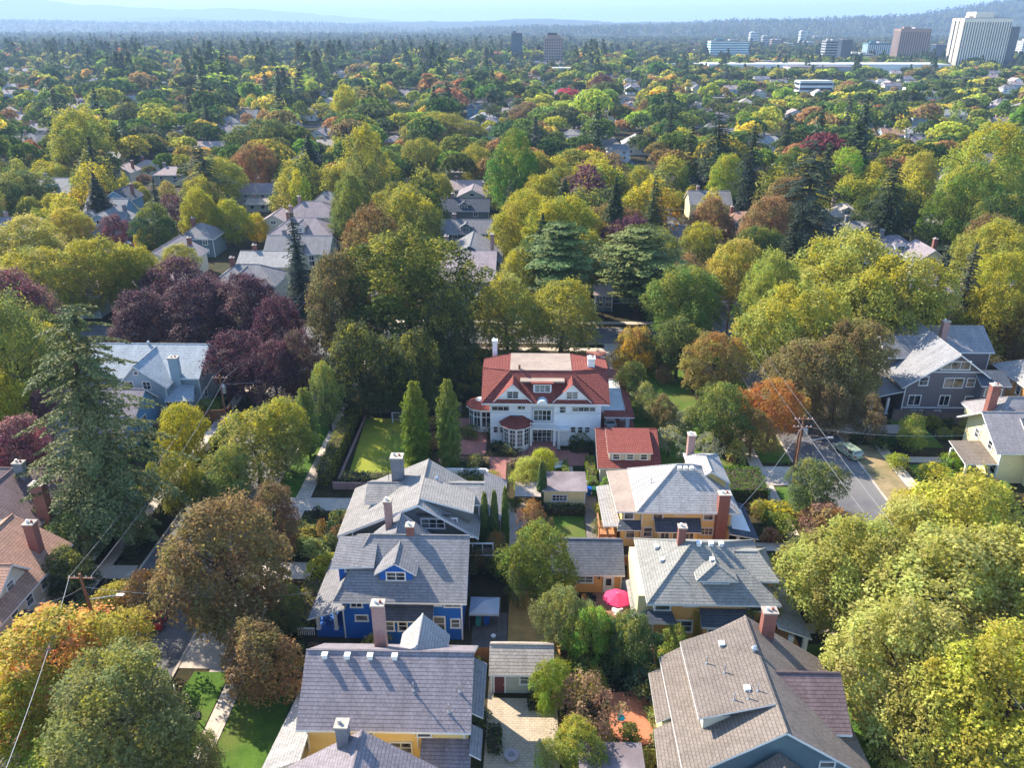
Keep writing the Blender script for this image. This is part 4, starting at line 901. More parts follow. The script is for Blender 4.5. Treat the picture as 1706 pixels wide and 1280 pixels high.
rect_sheet('lawn',-60,-44.2,40,56,DRY,.033,keepit=False); rect_sheet('driveway',-56,-44,70.6,73,CONC,.05); rect_sheet('lawn',-25.6,-14,113.5,128,LAWN,.03)
# ---------------------------------------------------------------- hand-placed trees (pixel of crown centre, crown width, height)
# right foreground maples
R_='maples along the right-hand street'
for i,(a,px,py,w,h,col,lab) in enumerate([
 ('big_b',1600,885,225,12,(0.346,0.342,0.061),'yellow-green maple below the pale yellow house, topmost of the right-hand maples'),
 ('mid_a',1510,905,145,10,(0.320,0.319,0.061),'yellow-green maple leaning over the road beside the small dark street tree'),
 ('big_a',1430,955,205,12,(0.218,0.236,0.054),'olive-green maple over the sidewalk east of the greenish hip roof'),
 ('big_b',1580,1000,260,14,(0.269,0.283,0.061),'broad olive-yellow maple in the middle of the right foreground'),
 ('big_a',1690,1010,200,14,(0.346,0.342,0.068),'pale yellow-green maple cut by the right edge, level with the greenish hip roof'),
 ('big_b',1520,1120,200,13,(0.294,0.295,0.068),'rounded olive maple beside the strip of shaded lawn'),
 ('big_a',1660,1180,250,14,(0.320,0.319,0.068),'large yellow-olive maple in the bottom right corner'),
 ('mid_b',1545,1215,150,10,(0.269,0.271,0.068),'smaller olive maple at the bottom edge beside the brown roof'),
 ('mid_a',1375,985,100,9,(0.256,0.260,0.061),'small yellow-olive maple nearest the greenish hip roof')]):
    T(a,px,py,w*1.1,h,tuple(.6*v+.4*b for v,b in zip(col,(.31,.31,.06))),lab,LEAF,group=R_)
# bottom left
T('mid_b',70,1110,235,9,(.52,.25,.025),'orange and yellow maple at the left edge beside the utility pole',LEAFY)
T('mid_a',195,1080,130,7,(.34,.30,.03),'small yellow-green tree just right of the leaning utility pole',LEAFY)
T('mid_a',40,1200,150,7,(.20,.24,.03),'green-yellow tree in the bottom left corner',LEAFY)
T('big_a',200,1198,235,11,(.14,.155,.06),'large gray-green tree at the bottom left next to the basketball hoop',LEAF)
T('mid_a',325,1278,85,6,(.14,.155,.06),'gray-green tree cut by the bottom edge under the lawn',LEAF)
T('small_a',105,1275,110,4.5,(.28,.32,.03),'small bright green tree cut by the bottom edge at left',LEAF)
T('big_b',390,935,212,14,(.20,.155,.07),'large bronze-brown tree over the left street, beside the blue house',LEAFB)
T('mid_b',458,858,105,9,(.13,.085,.05),'dark reddish-brown tree shading the driveway behind the bronze tree',LEAFB)
T('mid_b',442,1100,135,8,(.25,.17,.065),'golden-brown tree over the lawn beside the yellow house',LEAFB)
T('mid_a',470,1020,70,5,(.10,.12,.03),'small dark olive tree in front of the blue house porch',LEAF)
x,y,_=P(192,893,0); plant('fir_big',x,y,30,9.0,(.15,.17,.06),'giant shaggy fir rising beside the pale green house at left','tree',rot=1.3)
T('weeping',25,610,170,17,(.11,.15,.03),'drooping green willow-like tree at the left edge',LEAF)
T('mid_b',35,745,125,9,PNK,'dusky pink-leaved tree at the left edge beside the great fir',LEAFP)
T('mid_b',80,690,60,8,(.19,.08,.08),'small plum-pink tree half behind the great fir',LEAFP)
for px,py,w,h,lab in ((250,530,120,11,'purple-leaved tree behind the pale blue house, leftmost of the purple group'),(330,520,140,13,'purple-leaved tree directly above the silver-blue roof ridge'),(415,520,150,14,'tall purple-leaved tree right of the silver-blue roof'),(470,560,110,13,'purple-leaved tree against the big green maple'),(400,610,100,11,'gray-purple tree right of the pale blue gable end'),(455,630,100,11,'gray-purple tree over the street above the sidewalk'),(500,610,75,12,'narrow purple-bronze tree at the head of the sidewalk'),(300,480,110,12,'reddish-purple tree topmost of the purple group')):
    T('big_b' if w>110 else 'mid_a',px,py,w,h,PUR if w!=75 else (.09,.07,.04),lab,LEAFP,group='purple-leaved trees around the pale blue house')
for a,px,py,w,h,c,m,lab in (
 ('mid_a',305,725,95,9,(.26,.26,.03),LEAFY,'yellow-green tree beside the wooden fence and sky-blue annex'),
 ('mid_b',425,745,140,10,(.20,.21,.035),LEAFY,'broad olive-yellow tree over the left street behind the gray house'),
 ('mid_a',470,720,90,10,(.17,.20,.035),LEAFY,'olive-green tree beside the planting strip'),
 ('mid_c',375,800,80,9,(.10,.14,.03),LEAF,'mid-green tree in the street canopy above the bronze tree'),
 ('mid_a',300,810,75,8,(.22,.23,.035),LEAFY,'small yellow-green tree right of the great fir trunk'),
 ('small_a',335,830,55,6,(.07,.12,.03),LEAF,'small dark green tree under the yellow-green street trees'),
 ('column_tree',510,700,38,10,(.11,.16,.04),None,'slender young street tree on the planting strip'),
 ('mid_c',545,655,55,11,(.12,.17,.035),None,'light green tree at the upper end of the sidewalk'),
 ('mid_a',215,870,60,6,(.18,.20,.05),LEAF,'pale green young tree at the foot of the great fir'),
 ('mid_a',130,895,90,6,(.09,.15,.04),LEAF,'bright green tree beside the reddish-brown roof'),
 ('mid_a',115,960,90,6,G_D,LEAF,'dark green tree against the cream house wall'),
 ('small_b',185,1010,90,4,(.24,.20,.06),LEAFY,'low tan and green ornamental tree by the left street'),
 ('small_a',240,990,80,5,(.15,.13,.06),LEAFO,'small brownish ornamental tree beside the parked cars'),
 # centre
 ('big_c',690,490,205,23,(.055,.075,.02),LEAF,'great dark green maple standing behind the playing lawn'),
 ('big_b',580,520,145,20,(.085,.085,.035),LEAFB,'bronze-brown tree on the left shoulder of the great maple'),
 ('big_c',635,440,125,23,(.16,.105,.04),LEAFB,'tall tree with orange-brown top behind the great maple'),
 ('big_b',745,560,120,16,(.055,.07,.022),LEAF,'dark green tree beside the mansion chimney'),
 ('big_b',605,610,130,15,(.05,.062,.022),LEAF,'dark shaded tree at the back fence of the playing lawn'),
 ('big_b',680,620,110,13,(.04,.055,.02),LEAF,'low dark tree in shade above the soccer goal'),
 ('column_tree',692,708,45,13,(.085,.13,.025),None,'upright green hornbeam beside the playing lawn, left of the pair'),
 ('column_tree',747,708,43,13.5,(.085,.13,.025),None,'upright green hornbeam between the lawn and mansion, right of the pair'),
 ('big_b',845,520,120,14,(.20,.22,.04),LEAFY,'yellow-green tree behind the mansion chimney'),
 ('mid_a',935,530,125,13,(.17,.19,.045),LEAFY,'olive tree directly behind the mansion deck'),
 ('mid_c',865,470,75,14,(.16,.18,.035),LEAFY,'olive tree right of the blue-gray house behind the cross street'),
 ('mid_b',1058,582,80,8,(.36,.27,.035),LEAFO,'orange-gold tree beside the driveway gate'),
 ('big_a',1140,510,140,15,(.10,.15,.03),LEAF,'bright green tree at the street corner behind the garden'),
 ('mid_a',1130,580,90,10,(.06,.09,.025),LEAF,'dark green tree below the corner tree'),
 ('mid_c',1190,610,95,11,(.20,.18,.05),LEAFO,'green tree with rusty tips between lawn and road'),
 ('mid_a',1195,690,115,9,(.09,.13,.03),LEAF,'deep green tree at the corner of the mansion lawn'),
 ('small_a',1108,690,52,5,(.15,.15,.05),LEAFB,'brownish-green fruit tree on the mansion lawn'),
 ('small_a',1080,670,45,5.5,(.16,.19,.08),LEAF,'gray-green upright shrub-tree beside the porte-cochere lawn'),
 ('airy',1115,735,60,4.5,(.20,.22,.13),LEAF,'silvery fruit tree on the lawn above the red garage'),
 ('airy',1150,705,70,5,(.18,.20,.11),LEAF,'silvery fruit tree in the middle of the mansion lawn'),
 ('airy',1182,748,50,4.5,(.22,.24,.16),LEAF,'silvery fruit tree beside the brick chimney'),
 ('small_b',1110,622,32,3.5,(.22,.14,.08),LEAFO,'small rusty ornamental tree on the far lawn'),
 ('mid_a',1050,640,70,7,G_D,LEAF,'dark green tree beside the porte-cochere'),
 ('mid_a',1285,685,105,9,(.34,.17,.05),LEAFO,'rust-orange tree over the road by the utility pole'),
 ('mid_b',1255,720,60,7,(.24,.17,.05),LEAFB,'small orange-green tree beside the road strip'),
 ('big_a',1330,560,170,17,(.24,.27,.045),LEAFY,'yellow-green street tree nearest the corner, left of the row'),
 ('big_b',1400,480,190,21,(.25,.28,.045),LEAFY,'tall yellow-green street tree in the middle of the row'),
 ('big_a',1490,520,170,19,(.26,.28,.045),LEAFY,'yellow-green street tree touching the dark blue-green conifers'),
 ('big_b',1290,500,120,18,(.19,.23,.04),LEAF,'green street tree beside the orange-topped tree'),
 ('big_a',1420,610,150,14,(.22,.20,.055),LEAFB,'olive-brown street tree beside the mauve-gray house'),
 ('mid_a',1330,630,110,12,(.22,.20,.06),LEAFB,'russet and green tree overhanging the road'),
 ('mid_b',1395,680,75,8,(.20,.16,.07),LEAFB,'thin brownish street tree above the parked wagon'),
 ('mid_a',1447,700,60,7,(.16,.13,.06),LEAFB,'sparse half-bare tree at the kerb by the mauve-gray house'),
 ('mid_a',1362,812,95,7,(.085,.12,.04),LEAF,'dark green round street tree in front of the utility pole'),
 ('small_b',1380,868,80,4,(.20,.12,.09),LEAFO,'reddish twiggy tree beneath the dark street tree'),
 ('small_a',1518,722,56,4.5,(.20,.26,.04),LEAF,'bright green small tree on the lawn of the mauve-gray house'),
 ('narrow_spruce',1565,490,70,22,CONB,None,'blue-green spruce, left of the dark pair at right'),
 ('narrow_spruce',1608,488,64,22,CONB,None,'blue-green spruce, right of the dark pair at right'),
 ('big_b',1668,490,140,16,(.24,.25,.045),LEAFY,'olive-yellow tree behind the orange house at the right edge'),
 ('big_a',1650,430,110,16,(.22,.24,.04),LEAFY,'yellow-green tree above the blue-green spruces'),
 ('big_c',1650,300,170,30,(.15,.22,.03),LEAFY,'towering bright green tree at the right edge of the middle distance'),
 ('big_b',1600,350,110,22,(.10,.15,.03),LEAF,'dark green tree left of the towering bright one'),
 ('big_b',1280,375,110,15,(.26,.16,.06),LEAFB,'rusty orange round tree above the yellow street trees'),
 ('big_b',1225,455,120,14,(.33,.27,.035),LEAFY,'golden-yellow tree behind the street corner'),
 ('mid_c',1160,420,80,14,(.13,.14,.03),LEAFY,'green tree with golden specks right of the flat-topped cedar'),
 ('cedar',1065,440,190,20,(.17,.20,.06),None,'flat-topped spreading cedar, widest tree behind the cross street'),
 ('cedar',935,440,150,22,(.13,.18,.06),None,'layered cedar left of the flat-topped one'),
 ('cypress_cone',900,420,80,20,(.035,.06,.02),None,'dark conifer behind the left cedar'),
 ('cypress_cone',940,360,95,22,(.055,.075,.03),None,'broad gray-green conifer above the left cedar'),
 ('cypress_cone',1025,355,75,22,(.05,.07,.02),None,'dark rounded conifer above the flat-topped cedar'),
 ('spruce',1090,350,80,22,(.055,.085,.025),None,'pointed dark conifer right of the rounded one'),
 ('big_a',990,310,60,17,YEL,LEAFY,'yellow tree between the dark conifers'),
 ('big_c',855,290,85,26,(.07,.14,.03),LEAF,'tall bright green tree in the middle of the picture'),
 ('spruce',850,345,60,18,(.07,.10,.055),None,'gray-green conifer in front of the tall bright green tree'),
 ('mid_c',860,390,40,13,(.09,.12,.03),LEAF,'narrow green tree beside the gray-roofed row'),
 ('fir_big',1345,310,130,30,(.06,.085,.055),None,'tall gray-green fir beside the lime-green tree'),
 ('spruce_b',1480,330,110,26,(.035,.055,.025),None,'dark layered fir left of the tree at the right edge'),
 ('mid_c',1405,290,58,18,(.22,.36,.04),LEAF,'lime-green upright tree between two dark firs'),
 ('big_b',1525,300,80,18,(.30,.28,.04),LEAFY,'golden-green tree right of the dark layered fir'),
 ('spruce_b',1200,245,120,30,(.04,.062,.032),None,'massive dark fir in the right centre'),
 ('spruce_b',1250,270,80,30,(.035,.055,.032),None,'dark fir right of the massive one'),
 ('spruce',1116,215,70,28,(.042,.062,.035),None,'pointed dark fir left of the massive one'),
 ('spruce',1310,235,55,26,(.05,.07,.03),None,'dark fir above the gray-green fir'),
 ('big_c',620,290,80,28,(.14,.15,.045),LEAFY,'very tall olive-topped tree left of centre'),
 ('big_b',590,350,80,20,(.11,.14,.035),LEAF,'green tree below the very tall olive one'),
 ('big_b',670,355,110,17,(.09,.105,.03),LEAFY,'round green tree in front of the gray-roofed row'),
 ('big_b',705,270,90,17,(.15,.17,.03),LEAFY,'rounded yellow-green tree above centre'),
 ('mid_a',790,275,60,14,(.21,.21,.03),LEAFY,'yellow-green ball-shaped tree beside the gray roofs'),
 ('big_b',740,215,130,15,(.20,.20,.03),LEAFY,'wide yellow-green crown in the upper middle'),
 ('narrow_spruce',494,425,58,22,(.045,.07,.05),None,'dark blue-green spruce beside the gray hip roof'),
 ('narrow_spruce',262,345,40,19,(.055,.07,.055),None,'narrow dark spruce beside the gray gable roof'),
 ('fir_big',340,295,100,24,(.075,.10,.045),None,'broad gray-green fir in the upper left'),
 ('big_b',383,370,72,12,(.20,.24,.03),LEAFY,'green tree with yellow top behind the gray gable roof'),
 ('mid_b',425,378,48,8,(.50,.38,.02),LEAFY,'brilliant golden-yellow tree in the left middle distance'),
 ('big_b',440,235,115,18,(.07,.11,.03),LEAF,'broad green tree right of the gray-green fir'),
 ('cypress_cone',515,265,75,20,(.045,.065,.035),None,'dark rounded conifer right of the broad green tree'),
 ('mid_a',490,310,50,12,(.19,.21,.035),LEAFY,'yellow-green tree under the dark rounded conifer'),
 ('big_c',130,245,115,26,(.12,.16,.025),LEAFY,'huge yellow-green tree in the upper left'),
 ('cypress_cone',165,330,70,18,(.05,.06,.04),None,'dark conifer at the foot of the huge yellow-green tree'),
 ('big_a',30,330,110,15,(.06,.09,.03),LEAF,'dark green trees mass at the left edge, upper third'),
 ('spruce',315,180,40,24,(.022,.040,.035),None,'dark pyramid-shaped conifer in the upper left'),
 ('narrow_spruce',345,200,36,22,(.03,.045,.035),None,'dark conifer just right of the pyramid-shaped one'),
 ('big_b',215,200,60,18,(.05,.07,.035),LEAF,'dark dome-shaped tree left of the pyramid conifer'),
 ('big_b',575,180,55,24,(.32,.32,.03),LEAFY,'bright yellow-green tree in the far middle'),
 ('mid_b',190,385,55,9,(.15,.05,.06),LEAFP,'maroon-leaved tree by the parked cars'),
 ('mid_b',245,400,45,7,YEL,LEAFY,'small yellow tree beside the parked cars'),
 ('big_b',115,385,90,12,(.32,.27,.03),LEAFY,'golden tree beside the gray roofs at left'),
 ('big_b',50,410,130,14,(.30,.27,.03),LEAFY,'golden-yellow tree at the left edge'),
 ('big_b',160,455,130,15,(.24,.24,.03),LEAFY,'olive-gold tree in the left middle'),
 ('big_a',60,480,130,15,(.24,.24,.035),LEAFY,'olive-gold tree near the left edge above the great fir'),
 ('big_b',235,460,90,13,(.20,.21,.035),LEAFY,'olive-gold tree above the purple group'),
 ('mid_a',300,445,70,10,(.15,.17,.035),LEAFY,'green tree left of the gray hip roof'),
 ('small_a',135,330,38,7,(.24,.22,.05),LEAFY,'small golden round tree between the bluish roofs'),
 ('mid_b',545,395,35,7,(.36,.08,.05),LEAFP,'small scarlet tree behind the bronze tree'),
 ('big_b',945,158,52,10,(.55,.09,.10),LEAFP,'bright pink-red tree near the far office blocks'),
 ('big_c',1000,150,55,22,(.11,.05,.045),LEAFP,'dark reddish-brown tree beside the pink-red one'),
 ('big_b',880,190,60,14,(.19,.13,.05),LEAFB,'domed brown tree in the far middle'),
 # inner block
 ('mid_b',893,930,112,9,(.11,.145,.035),LEAF,'green tree in the middle of the block, beside the cottage roof'),
 ('small_a',862,975,42,5,(.10,.135,.035),LEAF,'small tree over the dry grass'),
 ('mid_a',940,1030,88,7,(.13,.155,.06),LEAF,'gray-green tree left of the pink umbrella'),
 ('mid_b',985,1055,80,6.5,(.14,.24,.03),LEAF,'bright lime-green rounded tree below the umbrella'),
 ('mid_a',1058,1068,85,6.5,(.055,.10,.03),LEAF,'dark glossy magnolia below the umbrella'),
 ('small_a',890,875,50,5,(.13,.09,.055),LEAFO,'small brownish tree in front of the carport'),
 ('mid_a',918,1140,75,6,(.15,.20,.035),LEAF,'yellow-green tree beside the small garage'),
 ('airy',980,1175,120,5.5,(.26,.18,.11),LEAFB,'airy pinkish-brown crape-myrtle above the paved yard'),
 ('mid_b',965,1245,105,4.5,(.15,.21,.03),LEAFY,'spreading yellow-green Japanese maple at the bottom'),
 ('small_a',910,1262,40,3,(.24,.28,.08),LEAF,'small pale green tree at the bottom edge beside the paved yard'),
 ('small_a',1245,1030,35,5,(.17,.22,.03),LEAF,'bright green small tree behind the brown roof chimney'),
 ('small_a',1165,1035,38,4,(.22,.24,.03),LEAFY,'small yellow-green tree behind the brown roof ridge'),
 ('small_a',1125,1066,40,3.5,(.18,.25,.05),LEAF,'small light green tree at the brown roof corner'),
 ('small_a',1275,1032,30,5,(.16,.20,.04),LEAF,'small green tree right of the brown roof chimney'),
 ('small_a',1160,1275,45,4,(.08,.14,.06),LEAF,'small green tree poking over the brown roof at the bottom edge'),
 ('small_a',820,915,45,4,(.14,.15,.06),LEAFO,'small olive tree under the three cypresses'),
 ('small_b',790,930,50,3.5,(.10,.11,.05),LEAFO,'brownish shrub tree beside the gray house corner'),
 ('mid_a',880,790,60,4.2,(.30,.33,.03),LEAF,'feathery yellow-green bamboo clump, left of the pair'),
 ('mid_a',905,775,50,4.4,(.30,.33,.03),LEAF,'feathery yellow-green bamboo clump behind the thin cypress'),
 ):
    kw={}
    if 'cluster' in lab: pass
    T(a,px,py,w,h,c,lab,m)
for x,y,H_,lab in ((-4.75,75.4,8.6,'thin dark cypress, left of the three by the gray house'),(-3.65,75.4,8.9,'thin dark cypress, middle of the three by the gray house'),(-2.45,75.6,9.2,'thin dark cypress, right of the three by the gray house')):
    plant('cypress',x,y,H_,.5,(.055,.11,.025),lab,'tree')
T('cypress',903,808,15,6.5,(.055,.11,.025),'thin dark cypress beside the yellow shed',None,cz=.5)
# ---------------------------------------------------------------- hedges and shrubs
def hedge(x0,x1,y0,y1,h,col,lab,mat=None,leaf=.2,z=0):
    n=int(((x1-x0)*(y1-y0)+2*h*((x1-x0)+(y1-y0)))*70*(.2/leaf)**2*.5)
    A=(x1-x0)*(y1-y0); B_=h*(x1-x0); D_=h*(y1-y0); pr=np.array([A,B_,B_,D_,D_]); pr/=pr.sum()
    w=rng.choice(5,n,p=pr); u,v=rng.uniform(0,1,n),rng.uniform(0,1,n)
    X=np.where(w<3,x0+(x1-x0)*u,np.where(w==3,x0,x1)); Y=np.where(w==0,y0+(y1-y0)*v,np.where(w==1,y0,np.where(w==2,y1,y0+(y1-y0)*u))); Z=np.where(w==0,h,h*v)
    N_=np.array([[0,0,1],[0,-1,0],[0,1,0],[-1,0,0],[1,0,0]])[w]+rng.normal(size=(n,3))*.5
    lump=.14*np.sin(X*2.3)*np.sin(Y*2.1+1)+rng.normal(size=n)*.06
    cen=np.stack([X-(x0+x1)/2,Y-(y0+y1)/2,np.maximum(Z+lump*(w==0),.05)],1)
    cen[:,:2]+=N_[:,:2]*lump[:,None]*.8
    ti=np.stack([rng.uniform(.2,.8,n),np.clip(.5+.4*np.sin(X*1.3+Y)+rng.normal(size=n)*.2,0,1),rng.uniform(.0,.8,n)],1)
    me=quads_mesh('hedge',cen,N_,leaf*rng.uniform(.7,1.4,n),ti,LEAF)
    core=MB(); o=bpy.data.objects.new('hedge',me); C.objects.link(o); o.location=((x0+x1)/2,(y0+y1)/2,z); o.color=(*col,1); tag(o,lab,'hedge'); FOOT.append((x0,x1,y0,y1))
    if mat: o.material_slots[0].link='OBJECT'; o.material_slots[0].material=mat
    b=MB(); b.box(x0+.15,y0+.15,0,x1-.15,y1-.15,h-.2,BARK); b.build('hedge_core',o,o.location)
hedge(-27.9,-26.2,90.5,112,2.6,(.15,.18,.03),'tall mixed hedge between the sidewalk and the playing lawn',LEAFY)
hedge(-24.6,-15.6,90.2,91.8,1.7,(.16,.19,.05),'leafy hedge at the near end of the playing lawn')
hedge(-16.2,-14.4,92.5,101,1.6,(.14,.17,.05),'loose hedge along the right side of the playing lawn')
hedge(1.6,7.3,84.0,85.1,1.3,(.035,.07,.02),'dark green clipped hedge in front of the yellow shed')
hedge(25.6,30.7,86.8,92.6,2.6,(.075,.15,.02),'big clipped green hedge beside the right-hand driveway')
hedge(-1.6,4.6,89.8,90.6,1.2,(.22,.28,.03),'bright yellow-green hedge behind the yellow shed')
hedge(4.9,5.6,90.6,96.4,1.3,(.14,.22,.03),'narrow green hedge leading to the mansion terrace')
hedge(8.,9.2,90.,97.,1.5,(.17,.23,.04),'pale green hedge along the red garage wall')
hedge(-10.5,-5.4,96.0,97.1,1.,(.20,.18,.13),'flowering hydrangea hedge left of the mansion bay',LEAFO)
hedge(-2.4,.9,96.0,97.,1.,(.22,.20,.14),'flowering hydrangea hedge in front of the mansion bay',LEAFO)
hedge(-5.2,-3.2,100.4,102.2,.9,(.035,.06,.02),'dark hedge at the mansion wall left of the bay')
hedge(6.2,10.2,100.2,102.2,1.,(.035,.065,.02),'dark hedge at the mansion wall below the three windows')
hedge(.3,2.6,52.9,54.5,.8,(.03,.055,.02),'dark low hedge under the small garage window')
hedge(-3.1,-2.0,48.2,50.4,1.2,(.05,.08,.035),'rounded dark shrub row beside the yellow house')
hedge(18,30.9,133,138.5,2.2,(.06,.09,.025),'dark hedge beside the driveway to the cross street')
hedge(29.5,30.8,44,60,.9,(.05,.09,.02),'low green hedge along the shaded front lawn')
hedge(47.5,56,103.5,105,1.2,(.05,.09,.02),'dark clipped hedge at the mauve-gray house lawn')
hedge(-46,-45,74,104,1.4,(.05,.08,.02),'dark hedge along the far side of the left street')
hedge(-24,-21.6,62,70,1.1,(.15,.18,.03),'yellow-green planting in front of the blue house porch',LEAFY)
def sh(px,py,w,h,col,lab,mat=None,key=None,n='shrub'):
    x,y,_=P(px,py,h*.5); R=w/2*depth(x,y,h/2)/FPX
    plant(key or random.choice(['shrub_a','shrub_b']),x,y,h,R,col,lab,'shrub',mat,name=n)
for a in ((523,915,50,1.3,(.20,.26,.08),'rounded pale green ornamental grass clump beside the gray house'),
 (500,880,60,1.1,(.04,.06,.02),'low dark juniper by the gray house driveway'),
 (548,905,40,1.5,(.06,.10,.03),'green shrub at the gray house corner'),
 (540,945,60,1.6,(.22,.26,.03),'yellow-green shrub at the blue house porch'),
 (1290,850,60,1.6,(.30,.28,.03),'yellow flowering shrub beside the right sidewalk'),
 (1262,845,40,1.3,(.28,.13,.05),'orange shrub beside the dark porch roof'),
 (1285,893,36,1.3,(.33,.14,.06),'small red-orange shrub by the right sidewalk'),
 (1310,880,36,2.6,(.17,.22,.04),'upright yellow-green shrub by the right sidewalk'),
 (1320,930,50,1.5,(.12,.14,.04),'mixed green shrub along the right sidewalk'),
 (1300,950,50,1.2,(.17,.10,.05),'rusty shrub in front of the greenish hip roof'),
 (1230,757,34,3.,(.28,.28,.06),'upright yellow-green shrub beside the brick pier'),
 (1518,740,22,1.6,(.06,.12,.02),'clipped round ball shrub on the small lawn'),
 (1535,788,24,1.9,(.05,.09,.02),'clipped dark ball shrub beside the pale yellow house walk'),
 (1495,770,44,1.6,(.20,.24,.03),'yellow-green shrub bed beside the right pavement'),
 (1560,790,40,2.0,(.28,.28,.03),'yellow shrub at the corner by the pale yellow house'),
 (1590,770,46,2.0,(.14,.22,.03),'green shrub below the brown porch roof'),
 (1470,738,40,1.8,(.05,.09,.03),'dark shrub at the mauve-gray house lawn'),
 (1008,770,26,1.6,(.10,.17,.02),'small round green shrub beside the red garage corner'),
 (1012,812,34,2.2,(.10,.18,.02),'leafy green shrub beside the rubbish bins'),
 (1005,850,30,2.2,(.28,.27,.05),'yellow shrub beside the gravel strip'),
 (1001,880,32,2.0,(.13,.16,.06),'gray-green shrub beside the wooden stairs'),
 (1093,1190,40,1.2,(.16,.22,.04),'spiky light green plant beside the terracotta patio'),
 (1100,1235,40,2.,(.14,.17,.07),'pale green shrub beside the brown house wall'),
 (1075,1135,70,2.6,(.06,.10,.05),'gray-green shrub above the terracotta patio'),
 (1050,1225,40,1.4,(.07,.12,.03),'dark green shrub at the foot of the terracotta patio'),
 (1075,1270,50,1.4,(.20,.20,.04),'yellowish shrub at the bottom edge near the patio'),
 (1440,1195,38,1.6,(.22,.13,.06),'brown rounded shrub beside the brown house'),
 (1405,1145,30,1.4,(.14,.20,.04),'small green shrub on the shaded lawn'),
 (800,1200,36,1.8,(.05,.075,.04),'dark rounded shrub beside the yellow house drive'),
 (798,1110,26,1.5,(.04,.07,.03),'small dark shrub between the yellow house and garage'),
 (858,840,26,1.2,(.10,.15,.03),'green shrub beside the carport'),
 (850,745,40,1.2,(.10,.12,.04),'garden shrub left of the mansion steps'),
 (790,770,40,1.3,(.10,.12,.04),'garden shrub by the white garden wall'),
 (812,800,40,1.5,(.22,.22,.05),'yellow flowering shrub by the white garden wall'),
 (780,720,40,1.2,(.07,.10,.03),'dark shrub below the mansion sunroom'),
 (828,720,36,2.2,(.06,.10,.03),'green climber beside the mansion bay'),
 (965,735,30,2.0,(.06,.09,.03),'conical dark shrub at the mansion wall'),
 (390,700,60,1.2,(.30,.24,.30),'lavender-coloured flowering shrub by the wooden fence'),
 (345,680,40,2.0,(.16,.22,.03),'bright green shrub beside the pale blue porch'),
 (440,690,30,2.4,(.12,.16,.03),'green shrub at the corner of the wooden fence'),
 (1240,895,40,1.2,(.07,.10,.03),'low green shrub beside the dark porch'),
 (1275,1000,40,1.4,(.10,.13,.03),'green shrub by the orange house porch'),
 (1335,990,60,2.0,(.07,.11,.03),'green shrub beside the sidewalk under the maples'),
 (1330,905,34,1.0,(.20,.22,.06),'pale green border plant on the right sidewalk'),):
    m=LEAFY if a[4][0]>.2 and a[4][1]>.2 else (LEAFO if a[4][0]>a[4][1]*1.2 else None)
    sh(*a[:6],mat=m)
# random understory shrubs in the gardens
def clear(x,y,r):
    for a in FOOT:
        if a[0]-r<x<a[1]+r and a[2]-r<y<a[3]+r: return False
    return True
PAL=[((.05,.085,.025),None),((.08,.12,.03),None),((.12,.16,.035),None),((.16,.19,.04),LEAFY),((.10,.09,.045),LEAFO),((.035,.055,.022),None),((.20,.21,.05),LEAFY),((.16,.11,.05),LEAFO)]
cnt=0
for i in range(5200):
    if cnt>=290: break
    y=45+100*random.random()**1.25; x=random.uniform(-60,66)
    q=Q(x,y)
    if not(-20<q[0]<1726 and q[1]<1300): continue
    if not clear(x,y,.7): continue
    if any((x-t[0])**2+(y-t[1])**2<(min(t[2],1.2)*.9)**2 for t in TREES): continue
    c,m=random.choice(PAL); h=random.uniform(.9,2.6); c=tuple(v*random.uniform(.8,1.25) for v in c)
    zone='left street' if x<-22 else ('right street' if x>27 else 'middle of the block')
    plant(random.choice(['shrub_a','shrub_b','hedge_block','small_b' if h>1.9 else 'shrub_a']),x,y,h,random.uniform(.7,1.7),c,'garden shrub growing in the planted beds near the %s'%zone,'shrub',m,group='garden shrubs near the %s'%zone,name='shrub'); cnt+=1
TREES_HAND=len(TREES)
